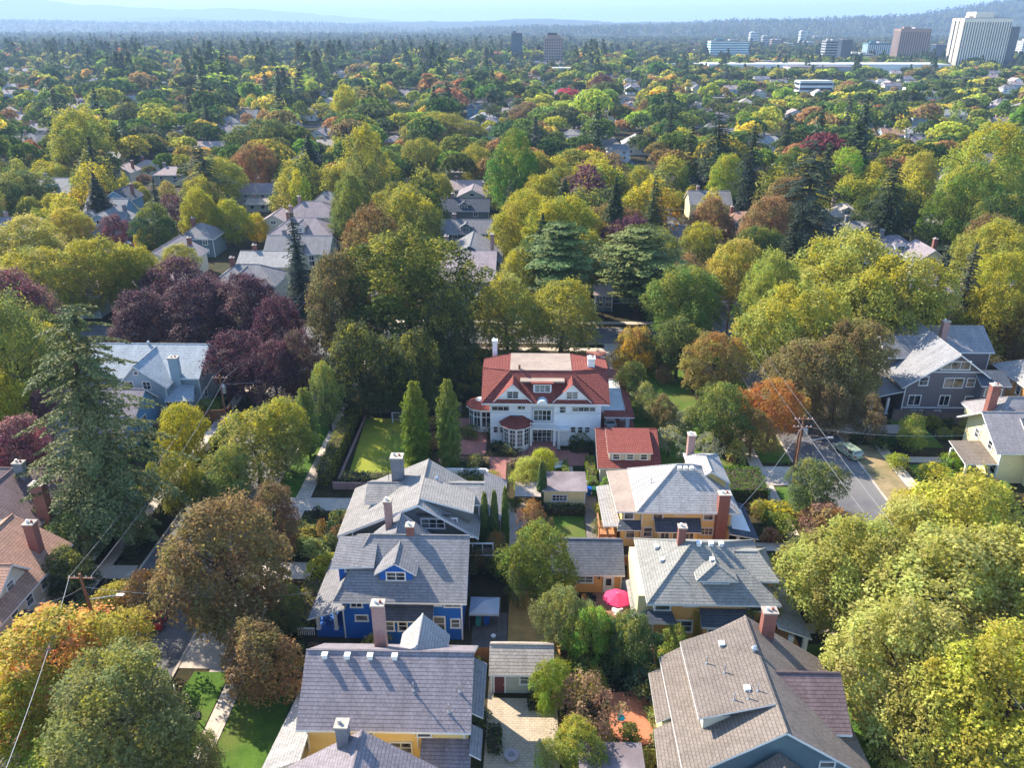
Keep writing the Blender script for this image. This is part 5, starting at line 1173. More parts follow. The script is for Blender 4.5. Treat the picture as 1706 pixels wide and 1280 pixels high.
# ---------------------------------------------------------------- houses beyond the cross street
def small_house(px,py,wpx,dep,axis,rm,wm,lab,zr=8.2,ze=5.2,hip=False,dorm=None,chim=True,group=None,name='house',win=True,wing=False):
    x,y,_=P(px,py,zr); w=wpx*depth(x,y,zr)/FPX
    if axis=='x': x0,x1,y0,y1=x-w/2,x+w/2,y-dep/2,y+dep/2
    else: x0,x1,y0,y1=x-w/2,x+w/2,y-dep,y
    H=House(name,lab,x,(y0+y1)/2,wm,rm,group=group)
    L=(x1-x0) if axis=='x' else (y1-y0); ins=min(L*.42,(zr-ze)*1.5) if hip else 0
    k=dict(r0=(x0 if axis=='x' else y0)+ins,r1=(x1 if axis=='x' else y1)-ins)
    _,_,(X0,X1,Y0,Y1,zt)=H.block(x0,x1,y0,y1,ze,zr,axis,ov=.6,ovr=.6 if hip else .4,**k)
    mx=(x0+x1)/2
    if dorm and axis=='x': H.gdormer(mx-1.4,mx+1.4,y0+1.,y0+dep/2-.4,ze+.4,zr-1.4,zr-.3,.35,2)
    if dorm and axis=='y':
        H.block(mx-.5,x1-.4,(y0+y1)/2-1.6,(y0+y1)/2+1.6,zr-2.1,zr-.5,'x',ov=.3,z0=ze,names=('dormer','dormer_roof'),foot=False)
    if wing: H.block(mx+.5,x1+2.2,y0-2.6,y0+dep*.4,ze-1.,zr-1.6,'y',ov=.5,names=('wing_wall','wing_roof'))
    if chim: H.chimney(x0+L*.25 if axis=='x' else x1-1.5,(y0+y1)/2+.8,ze,zr+1.3,.9,.8,random.choice([BRICK,STONEG,BRICKP]))
    if win:
        for u in (x0+(x1-x0)*.28,x0+(x1-x0)*.72): H.win('F',Y0,u,ze-1.1,1.2,1.1,2,1); H.win('F',Y0,u,1.7,1.3,1.2,2,1)
        if axis=='y': H.win('F',Y0,mx,ze+.7,1.4,.9,2,1)
    hw=wpx/2*.58; KEEPPX.append((px-hw,px+hw,py-1,py+dep*FPX/depth(x,y,6)*.4+4,y))
    return H
RP2=roofmat('mauve_shingles',(.30,.25,.26)); RTN=roofmat('pinkish_tan_shingles',(.42,.32,.29))
SH=[
 # the blue-gray house behind the cross street (built below)
 (778,365,86,9,'x',RG,WTL,'gray-roofed house with front dormer, nearest of the row behind the white balcony house',8,5,0,1),
 (775,330,84,9,'x',RDK,WGY,'dark slate-roofed house in the row above centre',8,5,0,1),
 (790,305,50,12,'y',RP2,WCR,'brown-gray gabled house half hidden above the slate roof',7,4.6,0,0),
 (775,300,60,9,'x',RTN,WSG,'tan-roofed house under the yellow-green ball tree',7,4.5,0,0),
 (800,215,44,14,'y',RP,WTL,'gray-roofed gabled house in the far row above centre',8,5,0,1),
 (805,186,44,13,'y',RGL,WBL,'blue gabled house in the far row above centre',8,5,0,0),
 (798,172,40,10,'x',RDK,WBL,'steep dark-blue roofed house, farthest of the row above centre',8,5,0,1),
 (1058,222,48,12,'y',RGL,WW,'white gabled house among firs right of centre',8.5,5,0,0),
 (1030,240,40,10,'x',RG,WW,'small pale gray roofed house beside the white gabled one',7,5,1,0),
 (413,440,112,11,'x',RG,WCR,'gray hip-roofed house with front dormer below the spruce',8.5,5.2,1,1),
 (445,418,90,10,'x',RGL,WSG,'low gray-roofed house behind the dormered hip roof',7,4.5,0,0),
 (300,392,90,16,'y',RP,WCR,'long gray gabled house beside the golden tree',8.5,4.8,0,1),
 (335,372,60,10,'x',RG,WTL,'small dark-gray hip roof behind the long gray gabled house',8,5,1,0),
 (505,362,105,12,'x',RP2,WCR,'brown-gray hip-roofed house with cream dormer left of the bronze tree',9.5,6,1,1),
 (520,335,90,11,'x',RP2,WCR,'brown-gray hip roof behind the cream dormer',9,5.5,1,0),
 (500,392,110,11,'x',RG,WSG,'gray-roofed bungalow below the brown-gray hip roof',7.6,4.2,0,1),
 (470,345,60,10,'y',RTN,WSG,'tan gabled roof beside the brown-gray hip roof',8,5,0,0),
 (428,305,66,10,'x',RP2,WSG,'brown-roofed bungalow with chimney above the golden tree',7,4.5,0,0),
 (432,330,40,7,'x',RT,WSG,'small tan garage roof below the brown-roofed bungalow',4,2.7,0,0),
 (180,330,70,10,'x',RGL,WBL,'silvery roofed house with blue gable at left',9,5,0,1),
 (195,342,70,12,'y',RG,WLB,'silvery gray gabled roof in the left middle',8,5,0,1),
 (160,345,60,11,'x',RG,WTL,'gray shingled house with hexagonal dormer at left',8,5,1,1),
 (215,308,46,11,'y',RDK,WBL,'blue-slate roofed house behind the narrow spruce',8,5,0,0),
 (92,296,72,12,'x',RGL,WBL,'pale roofed house with two blue dormers at left edge region',9,5,0,1),
 (30,362,90,10,'x',RP,WCR,'mauve-gray roofed house at the left edge',7.5,5,0,1),
 (62,205,44,10,'x',RP2,WCR,'brown-roofed house far at left',8,5,1,0),
 (215,270,40,10,'y',RTN,WCR,'tan-roofed house behind the narrow spruce, upper one',7,4.5,0,0),
 (244,266,30,9,'x',RTN,WCR,'small pinkish hip roof beside the upper tan-roofed house',6,4,1,0),
 (285,277,50,10,'x',RTN,WSG,'low tan roof left of the gray-green fir',6.5,4,1,0),
 (285,222,32,9,'y',RTN,WCR,'tan gable near the pyramid-shaped conifer',7,4.5,0,0),
 (350,235,50,9,'x',RTN,WSG,'pinkish roofed bungalow above the gray-green fir',7,4.5,0,0),
 (395,207,54,10,'x',RP,WSG,'brown flat-pitched roof in the upper left',7,4.6,0,0),
 (410,172,52,12,'x',RTN,WCR,'tan roofed house far in the upper left',7.5,5,1,0),
 (545,232,36,10,'x',RT,WW,'white-eaved house between trees in the far middle',7,4.6,0,0),
 (535,212,30,10,'y',RP2,WSG,'brown gable between trees in the far middle',8,5,0,0),
 (1405,338,60,10,'x',RT,WCR,'tan-roofed house with blue dormer, first of the right-hand row',8,5,1,1),
 (1435,368,90,13,'x',RG,WLB,'blue-shadowed gray roof, second of the right-hand row',8,5,1,1),
 (1490,392,75,12,'x',RP,WW,'gray hip-roofed house with white porch in the right-hand row',8,5,1,1),
 (1525,398,55,11,'y',RP2,WCR,'brown-gray gabled house, last of the right-hand row',8,5,0,0),
 (1232,352,46,10,'x',RRB,WCR,'reddish-brown hip roof right of the dark conifers',6,4,1,0),
 (1255,362,40,8,'x',RGL,WW,'pale gray roof beside the reddish-brown hip roof',6,4,0,0),
 (1165,293,30,9,'x',RG,WTL,'slate roof glimpsed between the firs',7,5,0,0),
 (1525,210,44,11,'x',RGL,WW,'pale roofed house in the upper right',8,5,1,0),
 (1645,210,40,11,'y',RP,WW,'gray gabled house far in the upper right',8,5,0,0),
 (1670,195,36,10,'x',RTN,WCR,'tan-roofed house beside the far gray gable',8,5,0,0),
 (1320,180,36,10,'y',RTN,WW,'small tan gable near the white office block',8,5,0,0),
 (1005,470,34,8,'x',RTN,WTL,'tan-roofed house in the gap beneath the cedars',5.5,3.8,0,0),
 (1570,318,40,8,'x',RTN,WCR,'brown roof glimpsed by the towering bright green tree',8,5,0,0),
]
for s in SH:
    small_house(s[0],s[1],s[2],s[3],s[4],s[5],s[6],s[7],zr=s[8],ze=s[9],hip=bool(s[10]),dorm=s[11],win=s[1]>150,wing=(hash(s[7][:5])%3==0) and False)
# blue-gray house with white balcony
H=House('blue_gray_house','blue-gray house with broad mauve roof slope and white balcony behind the cross street',-13,172,WTL,RP2)
H.block(-19.6,-7.2,164.5,188,6.0,9.8,'x',rp=175.5,ov=.9,ovr=.5)
H.block(-20.2,-6.2,176,190,6.8,10.8,'y',rp=-13.4,ov=.9,names=('rear_wall','rear_roof'),mr=RG)
H.win('F',176.7,-13.4,9.,3,.8,4,2)
H.wins('F',165.4,[-15.2,-11.6],4.6,1.6,.9,2,1)
b=MB(); b.box(-16.8,161.8,2.9,-9.6,165.4,3.1,WHITE); b.box(-16.8,161.8,3.1,-9.6,161.9,4.0,WHITE); H.part('balcony',b); H.posts([(-16.6,162),(-14.3,162),(-12,162),(-9.8,162)],0,2.9,.14)
H.chimney(-19,180,6,12,.9,.8,BRICKP); H.chimney(-8.6,182,6,12.,.8,.8,BRICKP); KEEPPX.append((728,832,400,512,165))
for a in ((885,560),):
    pass
# open clearings that show things standing behind
for kx in ((1180,1600,98,130,900),(1590,1700,30,112,1000),(1330,1390,136,158,600),(918,978,112,132,850),(850,940,54,106,1290),(200,520,440,640,165),(790,1010,440,590,160),(385,465,335,412,195),(180,250,395,430,185),(590,860,380,660,150),(1040,1170,98,122,900),(590,650,84,104,1200),(1480,1545,48,104,1100),(1365,1415,66,104,1000),(560,800,690,800,92),(800,1100,575,860,60),(500,800,760,1280,30),(1000,1330,760,1280,40),(0,110,790,1060,55),(170,365,570,760,110),(1470,1706,535,815,112),(985,1040,545,620,130),(1330,1440,690,830,90),(510,600,690,850,80),(360,400,670,700,100),(1225,1290,730,790,90)):
    KEEPPX.append(kx)
def blocks_view(x,y,R,H):
    qx,qy,d=Q(x,y,H*.55); r=R*FPX/d; top=Q(x,y,H)[1]; bot=Q(x,y,0)[1]
    for a,b,c,e,dep in KEEPPX:
        if y<dep+4 and qx+r*.8>a and qx-r*.8<b and bot>c and top<e: return True
    return False
# ---------------------------------------------------------------- trees that fill the blocks beyond
def zone_col(qx,y):
    r=random.random()
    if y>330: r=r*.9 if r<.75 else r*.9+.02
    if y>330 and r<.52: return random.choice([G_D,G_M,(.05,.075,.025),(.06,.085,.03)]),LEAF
    if r<.34: return random.choice([G_D,G_M,G_M,(.05,.08,.02)]),LEAF
    if r<.58: return random.choice([OLV,G_L,(.11,.14,.03)]),LEAFY
    if r<.80: return random.choice([G_Y,(.25,.25,.035),(.17,.19,.03)]),LEAFY
    if r<.90: return random.choice([BRN,(.15,.12,.04),(.20,.14,.05)]),LEAFB
    if r<.95: return random.choice([(.33,.29,.035),(.30,.25,.045)]),LEAFY
    if r<.993: return random.choice([(.22,.17,.05),(.26,.15,.05),(.24,.13,.06)]),LEAFB
    return random.choice([PUR,(.13,.05,.05),(.10,.06,.045)]),LEAFP
def col_word(c,m):
    if m is LEAFP: return 'purple or red'
    if m in (LEAFO,LEAFB): return 'brownish autumn'
    if c[0]>.3: return 'golden yellow'
    if c[0]>.15: return 'yellow-green'
    if c[0]>.09: return 'olive green'
    return 'dark green'
grid={}
def gkey(x,y): return (int(x//14),int(y//14))
for i,t in enumerate(TREES): grid.setdefault(gkey(t[0],t[1]),[]).append(t)
def spaced(x,y,R,f=.62):
    a,b=gkey(x,y)
    for i in (-1,0,1):
        for j in (-1,0,1):
            for t in grid.get((a+i,b+j),()):
                if t[3]>3 and (x-t[0])**2+(y-t[1])**2<((R+t[2])*f)**2: return False
    return True
def on_road(x,y,g=0):
    if -43.5-g<x<-33.4+g and y<700 or 37.4-g<x<46.4+g and y<700: return True
    if 143.4-g<y<152+g: return True
    for yy in (236,322,410,500,600,720):
        if yy-g<y<yy+9+g: return True
    for xx in (-124,-206,-290,126,208,292):
        if xx-g<x<xx+9+g: return True
    return False
FARH=[] ; ndec=sum(1 for o in bpy.data.objects if o.name.startswith('deciduous_tree')); ncon=sum(1 for o in bpy.data.objects if o.name.startswith('conifer'))
# random far houses first (footprints), grid of lots
HP=[]
lots=[]
for by in [(156,234),(247,320),(333,408),(421,498),(511,598),(611,718),(731,830),(840,930)]:
    for bx in [(-280,-214),(-196,-132),(-114,-48),(-30,34),(50,122),(136,204),(218,288),(302,370),(-370,-300)]:
        for x in np.arange(bx[0]+6,bx[1]-4,14.5):
            for y in (by[0]+8,by[1]-10): lots.append((float(x)+random.uniform(-1.5,1.5),y+random.uniform(-3,3)))
random.shuffle(lots)
RMS=[RG,RGL,RP,RP2,RTN,RDK,RT,RRB,RGR,RG,RP2]; WMS=[WCR,WW,WSG,WLB,WTL,WYP,WGY,WLG,WO]
nh=0
for (x,y) in sorted(lots,key=lambda t:t[1]):
    q=Q(x,y,6)
    if not(-30<q[0]<1736) or nh>=85: continue
    if not clear(x,y,8) : continue
    if random.random()<(.30 if y<260 else .45): continue
    w=q[2]; wpx=random.uniform(10,14)*FPX/q[2]; nh+=1
    rm,wm=random.choice(RMS),random.choice(WMS); ax=random.choice('xxy'); hip=random.random()<.45
    n0=len(KEEPPX)
    small_house(q[0],Q(x,y,8)[1],wpx,random.uniform(9,12),ax,rm,wm,'house with %s roof half hidden among the trees beyond the cross street'%rm.name.replace('_shingles','').replace('_',' '),zr=random.uniform(7.2,8.8),ze=5,hip=hip,dorm=random.random()<.4,chim=random.random()<.6,win=y<330,group='houses with %s roofs scattered beyond the cross street'%rm.name.replace('_shingles','').replace('_',' '))
    del KEEPPX[n0:]
    if random.random()<.22: KEEPPX.append((q[0]-wpx*.45,q[0]+wpx*.45,q[1]-14*300/q[2],q[1]+4,y-3))
def speck_template(i,rm,wm,hip):
    b=MB(); w,d=6.+i%3,4.6; ze,zr=4.6+i%2,7.6+i%2*.8; ins=3. if hip else 0
    A,B_,Cc,D=(-w,-d,ze),(w,-d,ze),(w,d,ze),(-w,d,ze); R0,R1=(-w+ins,0,zr),(w-ins,0,zr); P_=[(A,B_,R1,R0),(Cc,D,R0,R1)]
    if hip: P_+=[(D,A,R0),(B_,Cc,R1)]
    b.roof(P_,.25,rm,WHITE,False); b.box(-w+.5,-d+.5,0,w-.5,d-.5,ze,wm)
    if not hip:
        for x in (-w+.5,w-.5): b.poly(((x,-d+.5,ze),(x,d-.5,ze),(x,0,zr-.35)),wm)
    for u in (-.5,.5): b.box(w*u-.6,-d+.44,1.2,w*u+.6,-d+.52,2.5,GLASS); b.box(w*u-.6,-d+.44,3.2,w*u+.6,-d+.52,4.3,GLASS)
    b.box(-1.4,-.8,zr-.6,-.7,-.1,zr+.9,BRICK); return b
SP=[]
for i in range(8):
    rm=[RG,RGL,RP2,RTN,RGL,RP,RG,RTN][i]; o=speck_template(i,rm,[WW,WCR,WSG,WLB,WW,WCR,WYP,WW][i],i%2==0).build('house'); SP.append((o,rm)); o['x']=1; del o['x']
k=0; used=set()
for i in range(4000):
    if k>=160: break
    y=420+900*random.random()**1.1; x=random.uniform(-.66*y,.64*y)
    if on_road(x,y,5) or not clear(x,y,9): continue
    q=Q(x,y,6)
    if not(0<q[0]<1706): continue
    j=random.randrange(8); src,rm=SP[j]; o=src if j not in used else src.copy()
    if j in used: C.objects.link(o)
    used.add(j); k+=1; o.location=(x,y,0); o.rotation_euler=(0,0,random.choice([0,0,1.5708])+random.uniform(-.05,.05))
    w=rm.name.replace('_shingles','').replace('_',' '); zone='left' if q[0]<570 else 'middle' if q[0]<1140 else 'right'
    tag(o,'tiny far house with %s roof, a speck in the canopy of the %s distance'%(w,zone),'house','tiny far houses with %s roofs, %s distance'%(w,zone)); keep(x-7,x+7,y-6,y+6)
    if random.random()<.40: hw=7*FPX/q[2]; KEEPPX.append((q[0]-hw,q[0]+hw,Q(x,y,8)[1]-1,Q(x,y,3)[1]+1,y-8))
def fillpos():
    "random spots in the view, evenly over the ground, sorted by distance"
    out=[]
    for i in range(26000):
        y=150+ (1400-150)*math.sqrt(random.random()); 
        x=random.uniform(-.68*y-20,.66*y+20); out.append((x,y))
    for i in range(16000):
        y=150+450*math.sqrt(random.random()); out.append((random.uniform(-.68*y-20,.66*y+20),y))
    for i in range(700): out.append((random.uniform(-90,90),random.uniform(60,150)))
    out.sort(key=lambda t:t[1]); return out
med=[]
for (x,y) in fillpos():
    if on_road(x,y,.6): 
        if random.random()>.06: continue
    con=random.random()<.10 or (x<0 and y>380 and random.random()<.10)
    if con: H_=random.uniform(19,33); R=H_*random.uniform(.20,.28)
    else: H_=random.uniform(10,19)*(1.2 if random.random()<.25 else 1); R=H_*random.uniform(.40,.52)
    if y>350: H_*=1.18; R*=1.35
    if x>150 and y>500: H_*=.62; R*=.75
    if not clear(x,y,R*.55 if y<160 else R*.25): continue
    if not spaced(x,y,R,.56 if y<600 else .60): continue
    q=Q(x,y,H_*.5); r=R*FPX/q[2]
    if not(-r<q[0]<1706+r and q[1]<1400): continue
    if blocks_view(x,y,R,H_): 
        if y<240 or random.random()<.7: continue
        H_*=.45; R*=.5; con=False
        if blocks_view(x,y,R,H_) and y<300: continue
    t=(x,y,R,H_); grid.setdefault(gkey(x,y),[]).append(t)
    c,m=zone_col(q[0],y)
    if con: c=random.choice([CON,CONB,(.034,.055,.026),(.05,.075,.03)]); m=None
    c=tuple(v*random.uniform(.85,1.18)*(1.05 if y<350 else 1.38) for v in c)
    if not con and ndec<292 and y<420 and r>6:
        ndec+=1; far=y>210; key=random.choice(['big_a','big_b','big_c','mid_a','mid_b'] if not far else ['far_a','far_b','far_c'])
        if y<330 and random.random()<.4: key=random.choice(['big_a','big_b'])
        w=col_word(c,m); zone='left' if q[0]<570 else ('middle' if q[0]<1140 else 'right')
        where='beyond the cross street' if y>152 else 'in the near blocks'
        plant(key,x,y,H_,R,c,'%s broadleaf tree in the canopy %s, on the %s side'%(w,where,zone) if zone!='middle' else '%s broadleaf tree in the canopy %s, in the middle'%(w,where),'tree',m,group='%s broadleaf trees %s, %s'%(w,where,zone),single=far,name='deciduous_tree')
    elif con and ncon<130 and y<650:
        ncon+=1; far=y>230; key=random.choice(['spruce','spruce_b','narrow_spruce','cypress_cone'] if not far else ['far_spruce','far_narrow'])
        zone='left' if q[0]<570 else ('middle' if q[0]<1140 else 'right'); where='beyond the cross street' if y>152 else 'in the near blocks'
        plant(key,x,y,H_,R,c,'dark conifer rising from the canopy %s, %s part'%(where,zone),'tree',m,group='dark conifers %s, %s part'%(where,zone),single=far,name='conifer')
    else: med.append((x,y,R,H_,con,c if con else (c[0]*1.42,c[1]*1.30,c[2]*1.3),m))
print('trees hand',TREES_HAND,'dec',ndec,'con',ncon,'med',len(med),'houses',nh)
# ---- the wood of farther trees as one mesh, each tree a small heap of leaf clumps
def far_mesh(name,items,lod,label):
    cen=[];nor=[];siz=[];col=[]
    for (x,y,R,H_,con,c,m) in items:
        d=math.hypot(x,y); n=int((420*max(.7,min(2.4,(420/d)**2)) if lod==0 else 110 if lod==1 else 26)); c=np.array(c)
        if m is LEAFP: c=c*1.0
        if con:
            u=rng.uniform(0,1,n)**1.25; a=rng.uniform(0,6.283,n); w=R*(1-u)**.8*rng.uniform(.55,1.05,n)
            p=np.stack([w*np.cos(a),w*np.sin(a),H_*(.05+.95*u)],1); nn=np.stack([np.cos(a)*.8,np.sin(a)*.8,np.full(n,.8)],1)
        else:
            # a few lobes
            k=max(3,n//14); L=rng.normal(size=(k,3)); L/=np.linalg.norm(L,axis=1,keepdims=True); L[:,2]=np.abs(L[:,2])*.9-.15
            L=L*np.array([R*.62,R*.62,H_*.30])+np.array([0,0,H_*.58]); idx=rng.integers(0,k,n)
            dd=rng.normal(size=(n,3)); dd/=np.linalg.norm(dd,axis=1,keepdims=True); dd[:,2]=np.where(dd[:,2]<-.2,-dd[:,2],dd[:,2])
            p=L[idx]+dd*np.array([R*.42,R*.42,H_*.17]); nn=dd+rng.normal(size=(n,3))*.3
        cen.append(p+np.array([x,y,0])); nor.append(nn+rng.normal(size=nn.shape)*.25)
        s=R*((.24*min(1,max(.62,d/420))) if lod==0 else .50 if lod==1 else .95)*rng.uniform(.7,1.35,n)*(1.0 if not con else .9); siz.append(s)
        v=rng.uniform(.72,1.3,(n,1)); hue=rng.normal(size=(n,1))*.06; col.append(np.clip(c[None]*v*np.array([[1,1,1]])*(1+hue*np.array([[1,-.2,0]])),0,1))
    cen,nor,siz,col=map(np.concatenate,(cen,nor,siz,col))
    T_=np.zeros((len(cen),3)); me=quads_mesh(name,cen,nor,siz,T_,MATS['far_foliage'])
    at=me.color_attributes.new('treecol','FLOAT_COLOR','POINT'); cc=np.repeat(np.concatenate([col,np.ones((len(col),1))],1),4,0); at.data.foreach_set('color',cc.astype(np.float32).ravel())
    me.attributes.remove(me.attributes['tint'])
    o=bpy.data.objects.new(name,me); C.objects.link(o); tag(o,label,'trees',kind='stuff'); return len(cen)
colattr_leafmat('far_foliage')
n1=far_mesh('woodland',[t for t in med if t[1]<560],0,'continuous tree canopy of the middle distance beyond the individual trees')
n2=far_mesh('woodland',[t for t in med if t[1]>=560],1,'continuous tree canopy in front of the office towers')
def farc(x,y):
    r=random.random()
    c=(.06,.085,.03) if r<.4 else (.10,.115,.035) if r<.7 else (.16,.15,.045) if r<.85 else (.14,.10,.05) if r<.93 else (.04,.06,.03)
    k=random.uniform(.85,1.4); return tuple(v*k for v in c)
items=[]
for i in range(17000):
    y=1300+(5200-1300)*(random.random()**.8); x=random.uniform(-.70*y,.68*y)
    if 330<x<900 and y<1500: continue
    con=random.random()<.12; H_=random.uniform(15,30)*(1.15 if con else .8)*(1 if x<y*.05 else .72); R=random.uniform(7,14)*(.7 if con else 1)
    items.append((x,y,R,H_,con,(.035,.055,.028) if con else farc(x,y),None))
n3=far_mesh('woodland',items,2,'hazy far tree cover stretching to the horizon')
# ---------------------------------------------------------------- hills and mountains
def interp(p,x):
    for (a,b),(c,d) in zip(p,p[1:]):
        if a<=x<=c: return b+(d-b)*(x-a)/(c-a)
    return p[0][1] if x<p[0][0] else p[-1][1]
HILLM=groundmat('wooded_hill',[(.045,.060,.032),(.070,.075,.035),(.035,.05,.03)],.012,.09,.5,6.)
MTN=groundmat('far_mountain',[(.06,.08,.06),(.08,.09,.07)],.0005,.003,.3,20.)
def hill(name,dist,thick,prof,pxr,m,step,rough,seed,label):
    "ridge whose skyline follows the photograph's, a broad mound seen from its front slope; prof: (pixel x, skyline pixel y)"
    rs=np.random.default_rng(seed); nx=int((pxr[1]-pxr[0])/step)+1; ny=14; V=[];F=[]
    ph=rs.uniform(0,6.28,12); 
    for j in range(ny):
        f=j/(ny-1)*2-1  # -1 front, 0 crest, 1 back
        for i in range(nx):
            px=pxr[0]+i*step; X,Y,_=P(px,42.2,CAMH-.001*0) if False else (0,0,0)
            a=(px-853)/FPX/cTH; Yd=dist+f*thick; X=(a*Yd); X,Y=X*cPS-Yd*sPS,X*sPS+Yd*cPS
            top=(42-interp(prof,px))/FPX*dist*1.10+CAMH
            n_=sum(math.sin(px*fr/60+ph[k]+f*3*fr)*am for k,(fr,am) in enumerate(((1,.5),(2.3,.3),(5.1,.18),(11,.1),(23,.06))))
            h=top*max(0,(1-abs(f)**1.6))*(1+ (.12*n_ if abs(f)>.05 else 0))+rough*(n_*.6+rs.normal()*.35)*(1-abs(f))
            V.append((X,Y,max(h,-5)))
    for j in range(ny-1):
        for i in range(nx-1): F.append((j*nx+i,j*nx+i+1,(j+1)*nx+i+1,(j+1)*nx+i))
    me=bpy.data.meshes.new(name); me.from_pydata(V,[],F); me.materials.append(m); me.polygons.foreach_set('use_smooth',[True]*len(F))
    o=bpy.data.objects.new(name,me); C.objects.link(o); tag(o,kind='structure'); return V,nx,ny
hv=[]
V1,nx,ny=hill('hill',5200,1500,[(500,60),(700,54),(900,47),(1150,41),(1300,37),(1400,31),(1500,20),(1600,6),(1680,-8),(1800,-20)],(560,1800),HILLM,8,9,3,'')
V2,_,_=hill('hill',8200,1700,[(380,60),(560,46),(660,37),(760,36),(900,35),(1000,38),(1180,36),(1300,36),(1400,35),(1500,38)],(380,1520),HILLM,8,7,5,'')
V3,nx3,_=hill('hill',7800,2400,[(-200,38),(0,38.5),(150,37.5),(300,39),(450,38.5),(600,41),(700,44),(760,50)],(-220,780),HILLM,8,6,13,'')
hill('mountain',11500,1200,[(-200,8),(0,22),(60,24),(120,32),(250,35),(400,33),(600,38),(700,42)],(-220,700),MTN,14,14,8,'')
hill('mountain',16000,1500,[(-200,6),(0,9),(70,7),(140,13),(220,12),(330,18),(450,22),(560,27),(700,36)],(-220,720),MTN,14,20,9,'')
# trees on the near wooded hill
it=[]
for i in range(9000):
    v=random.choice(V1[:nx*(ny//2+2)])
    if v[2]<12: continue
    x=v[0]+random.uniform(-25,25); y=v[1]+random.uniform(-55,55)
    it.append((x,y,v[2],random.random()<.55))
for i in range(5000):
    v=random.choice(V3[:nx3*9])
    if v[2]<4: continue
    it.append((v[0]+random.uniform(-30,30),v[1]+random.uniform(-90,90),v[2]-3,random.random()<.5))
its=[]
zoff=[]
for x,y,z,con in it: its.append((x,y,random.uniform(7,13)*(.6 if con else 1),random.uniform(18,34),con,(.032,.045,.026) if con else farc(x,y),None)); zoff.append(z)
def far_mesh_z(name,items,zo,label):
    global far_mesh
    cen=[];nor=[];siz=[];col=[]
    for (x,y,R,H_,con,c,m),z in zip(items,zo):
        n=16; c=np.array(c)*.9; u=rng.uniform(0,1,n)**1.2; a=rng.uniform(0,6.283,n); w=R*((1-u)**.8 if con else np.sqrt(1-(u*2-1)**2*.9))*rng.uniform(.5,1,n)
        cen.append(np.stack([x+w*np.cos(a),y+w*np.sin(a),z-6+H_*u],1)); nor.append(np.stack([np.cos(a),np.sin(a),np.full(n,.7)],1)+rng.normal(size=(n,3))*.3)
        siz.append(R*1.0*rng.uniform(.6,1.2,n)); col.append(np.clip(c[None]*rng.uniform(.75,1.3,(n,1)),0,1))
    cen,nor,siz,col=map(np.concatenate,(cen,nor,siz,col)); me=quads_mesh(name,cen,nor,siz,np.zeros((len(cen),3)),MATS['far_foliage'])
    at=me.color_attributes.new('treecol','FLOAT_COLOR','POINT'); cc=np.repeat(np.concatenate([col,np.ones((len(col),1))],1),4,0); at.data.foreach_set('color',cc.astype(np.float32).ravel()); me.attributes.remove(me.attributes['tint'])
    o=bpy.data.objects.new(name,me); C.objects.link(o); tag(o,label,'trees',kind='stuff')
far_mesh_z('hillside_forest',its,zoff,'forest covering the blue hill behind the office towers')
# ---------------------------------------------------------------- far buildings
def tower(name,lab,px0,px1,pyb,pyt,dep,wall,glass,style,roof=None,cat='building',rot=0.):
    """building whose base centre shows at pixel row pyb (hidden by trees) and roof at row pyt"""
    pxc=(px0+px1)/2; x,y,_=P(pxc,pyb,0); d=depth(x,y,0); w=(px1-px0)*d/FPX
    # height from the roof row
    lo,hi=2.,400.
    for _ in range(40):
        mid=(lo+hi)/2
        if Q(x,y,mid)[1]>pyt: lo=mid
        else: hi=mid
    h=lo; H=House(name,lab,x,y,wall,wall,cat=cat)
    x0,x1,y0,y1=x-w/2,x+w/2,y,y+dep; keep(x0,x1,y0,y1,5)
    b=MB(); b.box(x0,y0,0,x1,y1,h,wall,roof or FLATG); b.box(x0+.3,y0+.3,h,x1-.3,y1-.3,h+.8,roof or FLATG)
    H.part('wall',b)
    if h>14 and style!='none':
        pb=MB(); pb.box(x0+w*.15,y0+dep*.3,h+.6,x0+w*.38,y0+dep*.6,h+3.4,wall); pb.box(x0+w*.5,y0+dep*.25,h+.6,x0+w*.72,y0+dep*.7,h+2.6,CONCG); pb.cyl((x0+w*.8,y0+dep*.5,h),(x0+w*.8,y0+dep*.5,h+6),.15,.1,DARKM,5); H.part('rooftop_plant',pb)
    g=MB()
    ns=max(1,int(h/3.6)); nc=max(2,int(w/3.4)); nd=max(2,int(dep/3.4))
    if style=='bands':
        for i in range(ns):
            g=MB(); z=i*h/ns+1.1; g.box(x0+.5,y0-.12,z,x1-.5,y0+.2,z+h/ns*.5,glass); g.box(x0-.12,y0+.8,z,x0+.2,y1-.8,z+h/ns*.5,glass); H.part('window_band',g)
    elif style=='vert':
        for i in range(nc): g=MB(); u=x0+w*(i+.5)/nc; g.box(u-w/nc*.21,y0-.12,3,u+w/nc*.21,y0+.2,h*.93,glass); H.part('window_strip',g)
        for i in range(nd): g=MB(); u=y0+dep*(i+.5)/nd; g.box(x0-.12,u-dep/nd*.16,3,x0+.2,u+dep/nd*.16,h*.95,glass); H.part('window_strip',g)
    elif style=='grid':
        for i in range(ns):
            g=MB()
            for j in range(nc): u=x0+w*(j+.5)/nc; z=h*(i+.3)/ns; g.box(u-w/nc*.3,y0-.12,z,u+w/nc*.3,y0+.2,z+h/ns*.5,glass)
            for j in range(nd): u=y0+dep*(j+.5)/nd; z=h*(i+.3)/ns; g.box(x0-.12,u-dep/nd*.3,z,x0+.2,u+dep/nd*.3,z+h/ns*.5,glass)
            H.part('window_row',g)
    return H,(x0,x1,y0,y1,h)
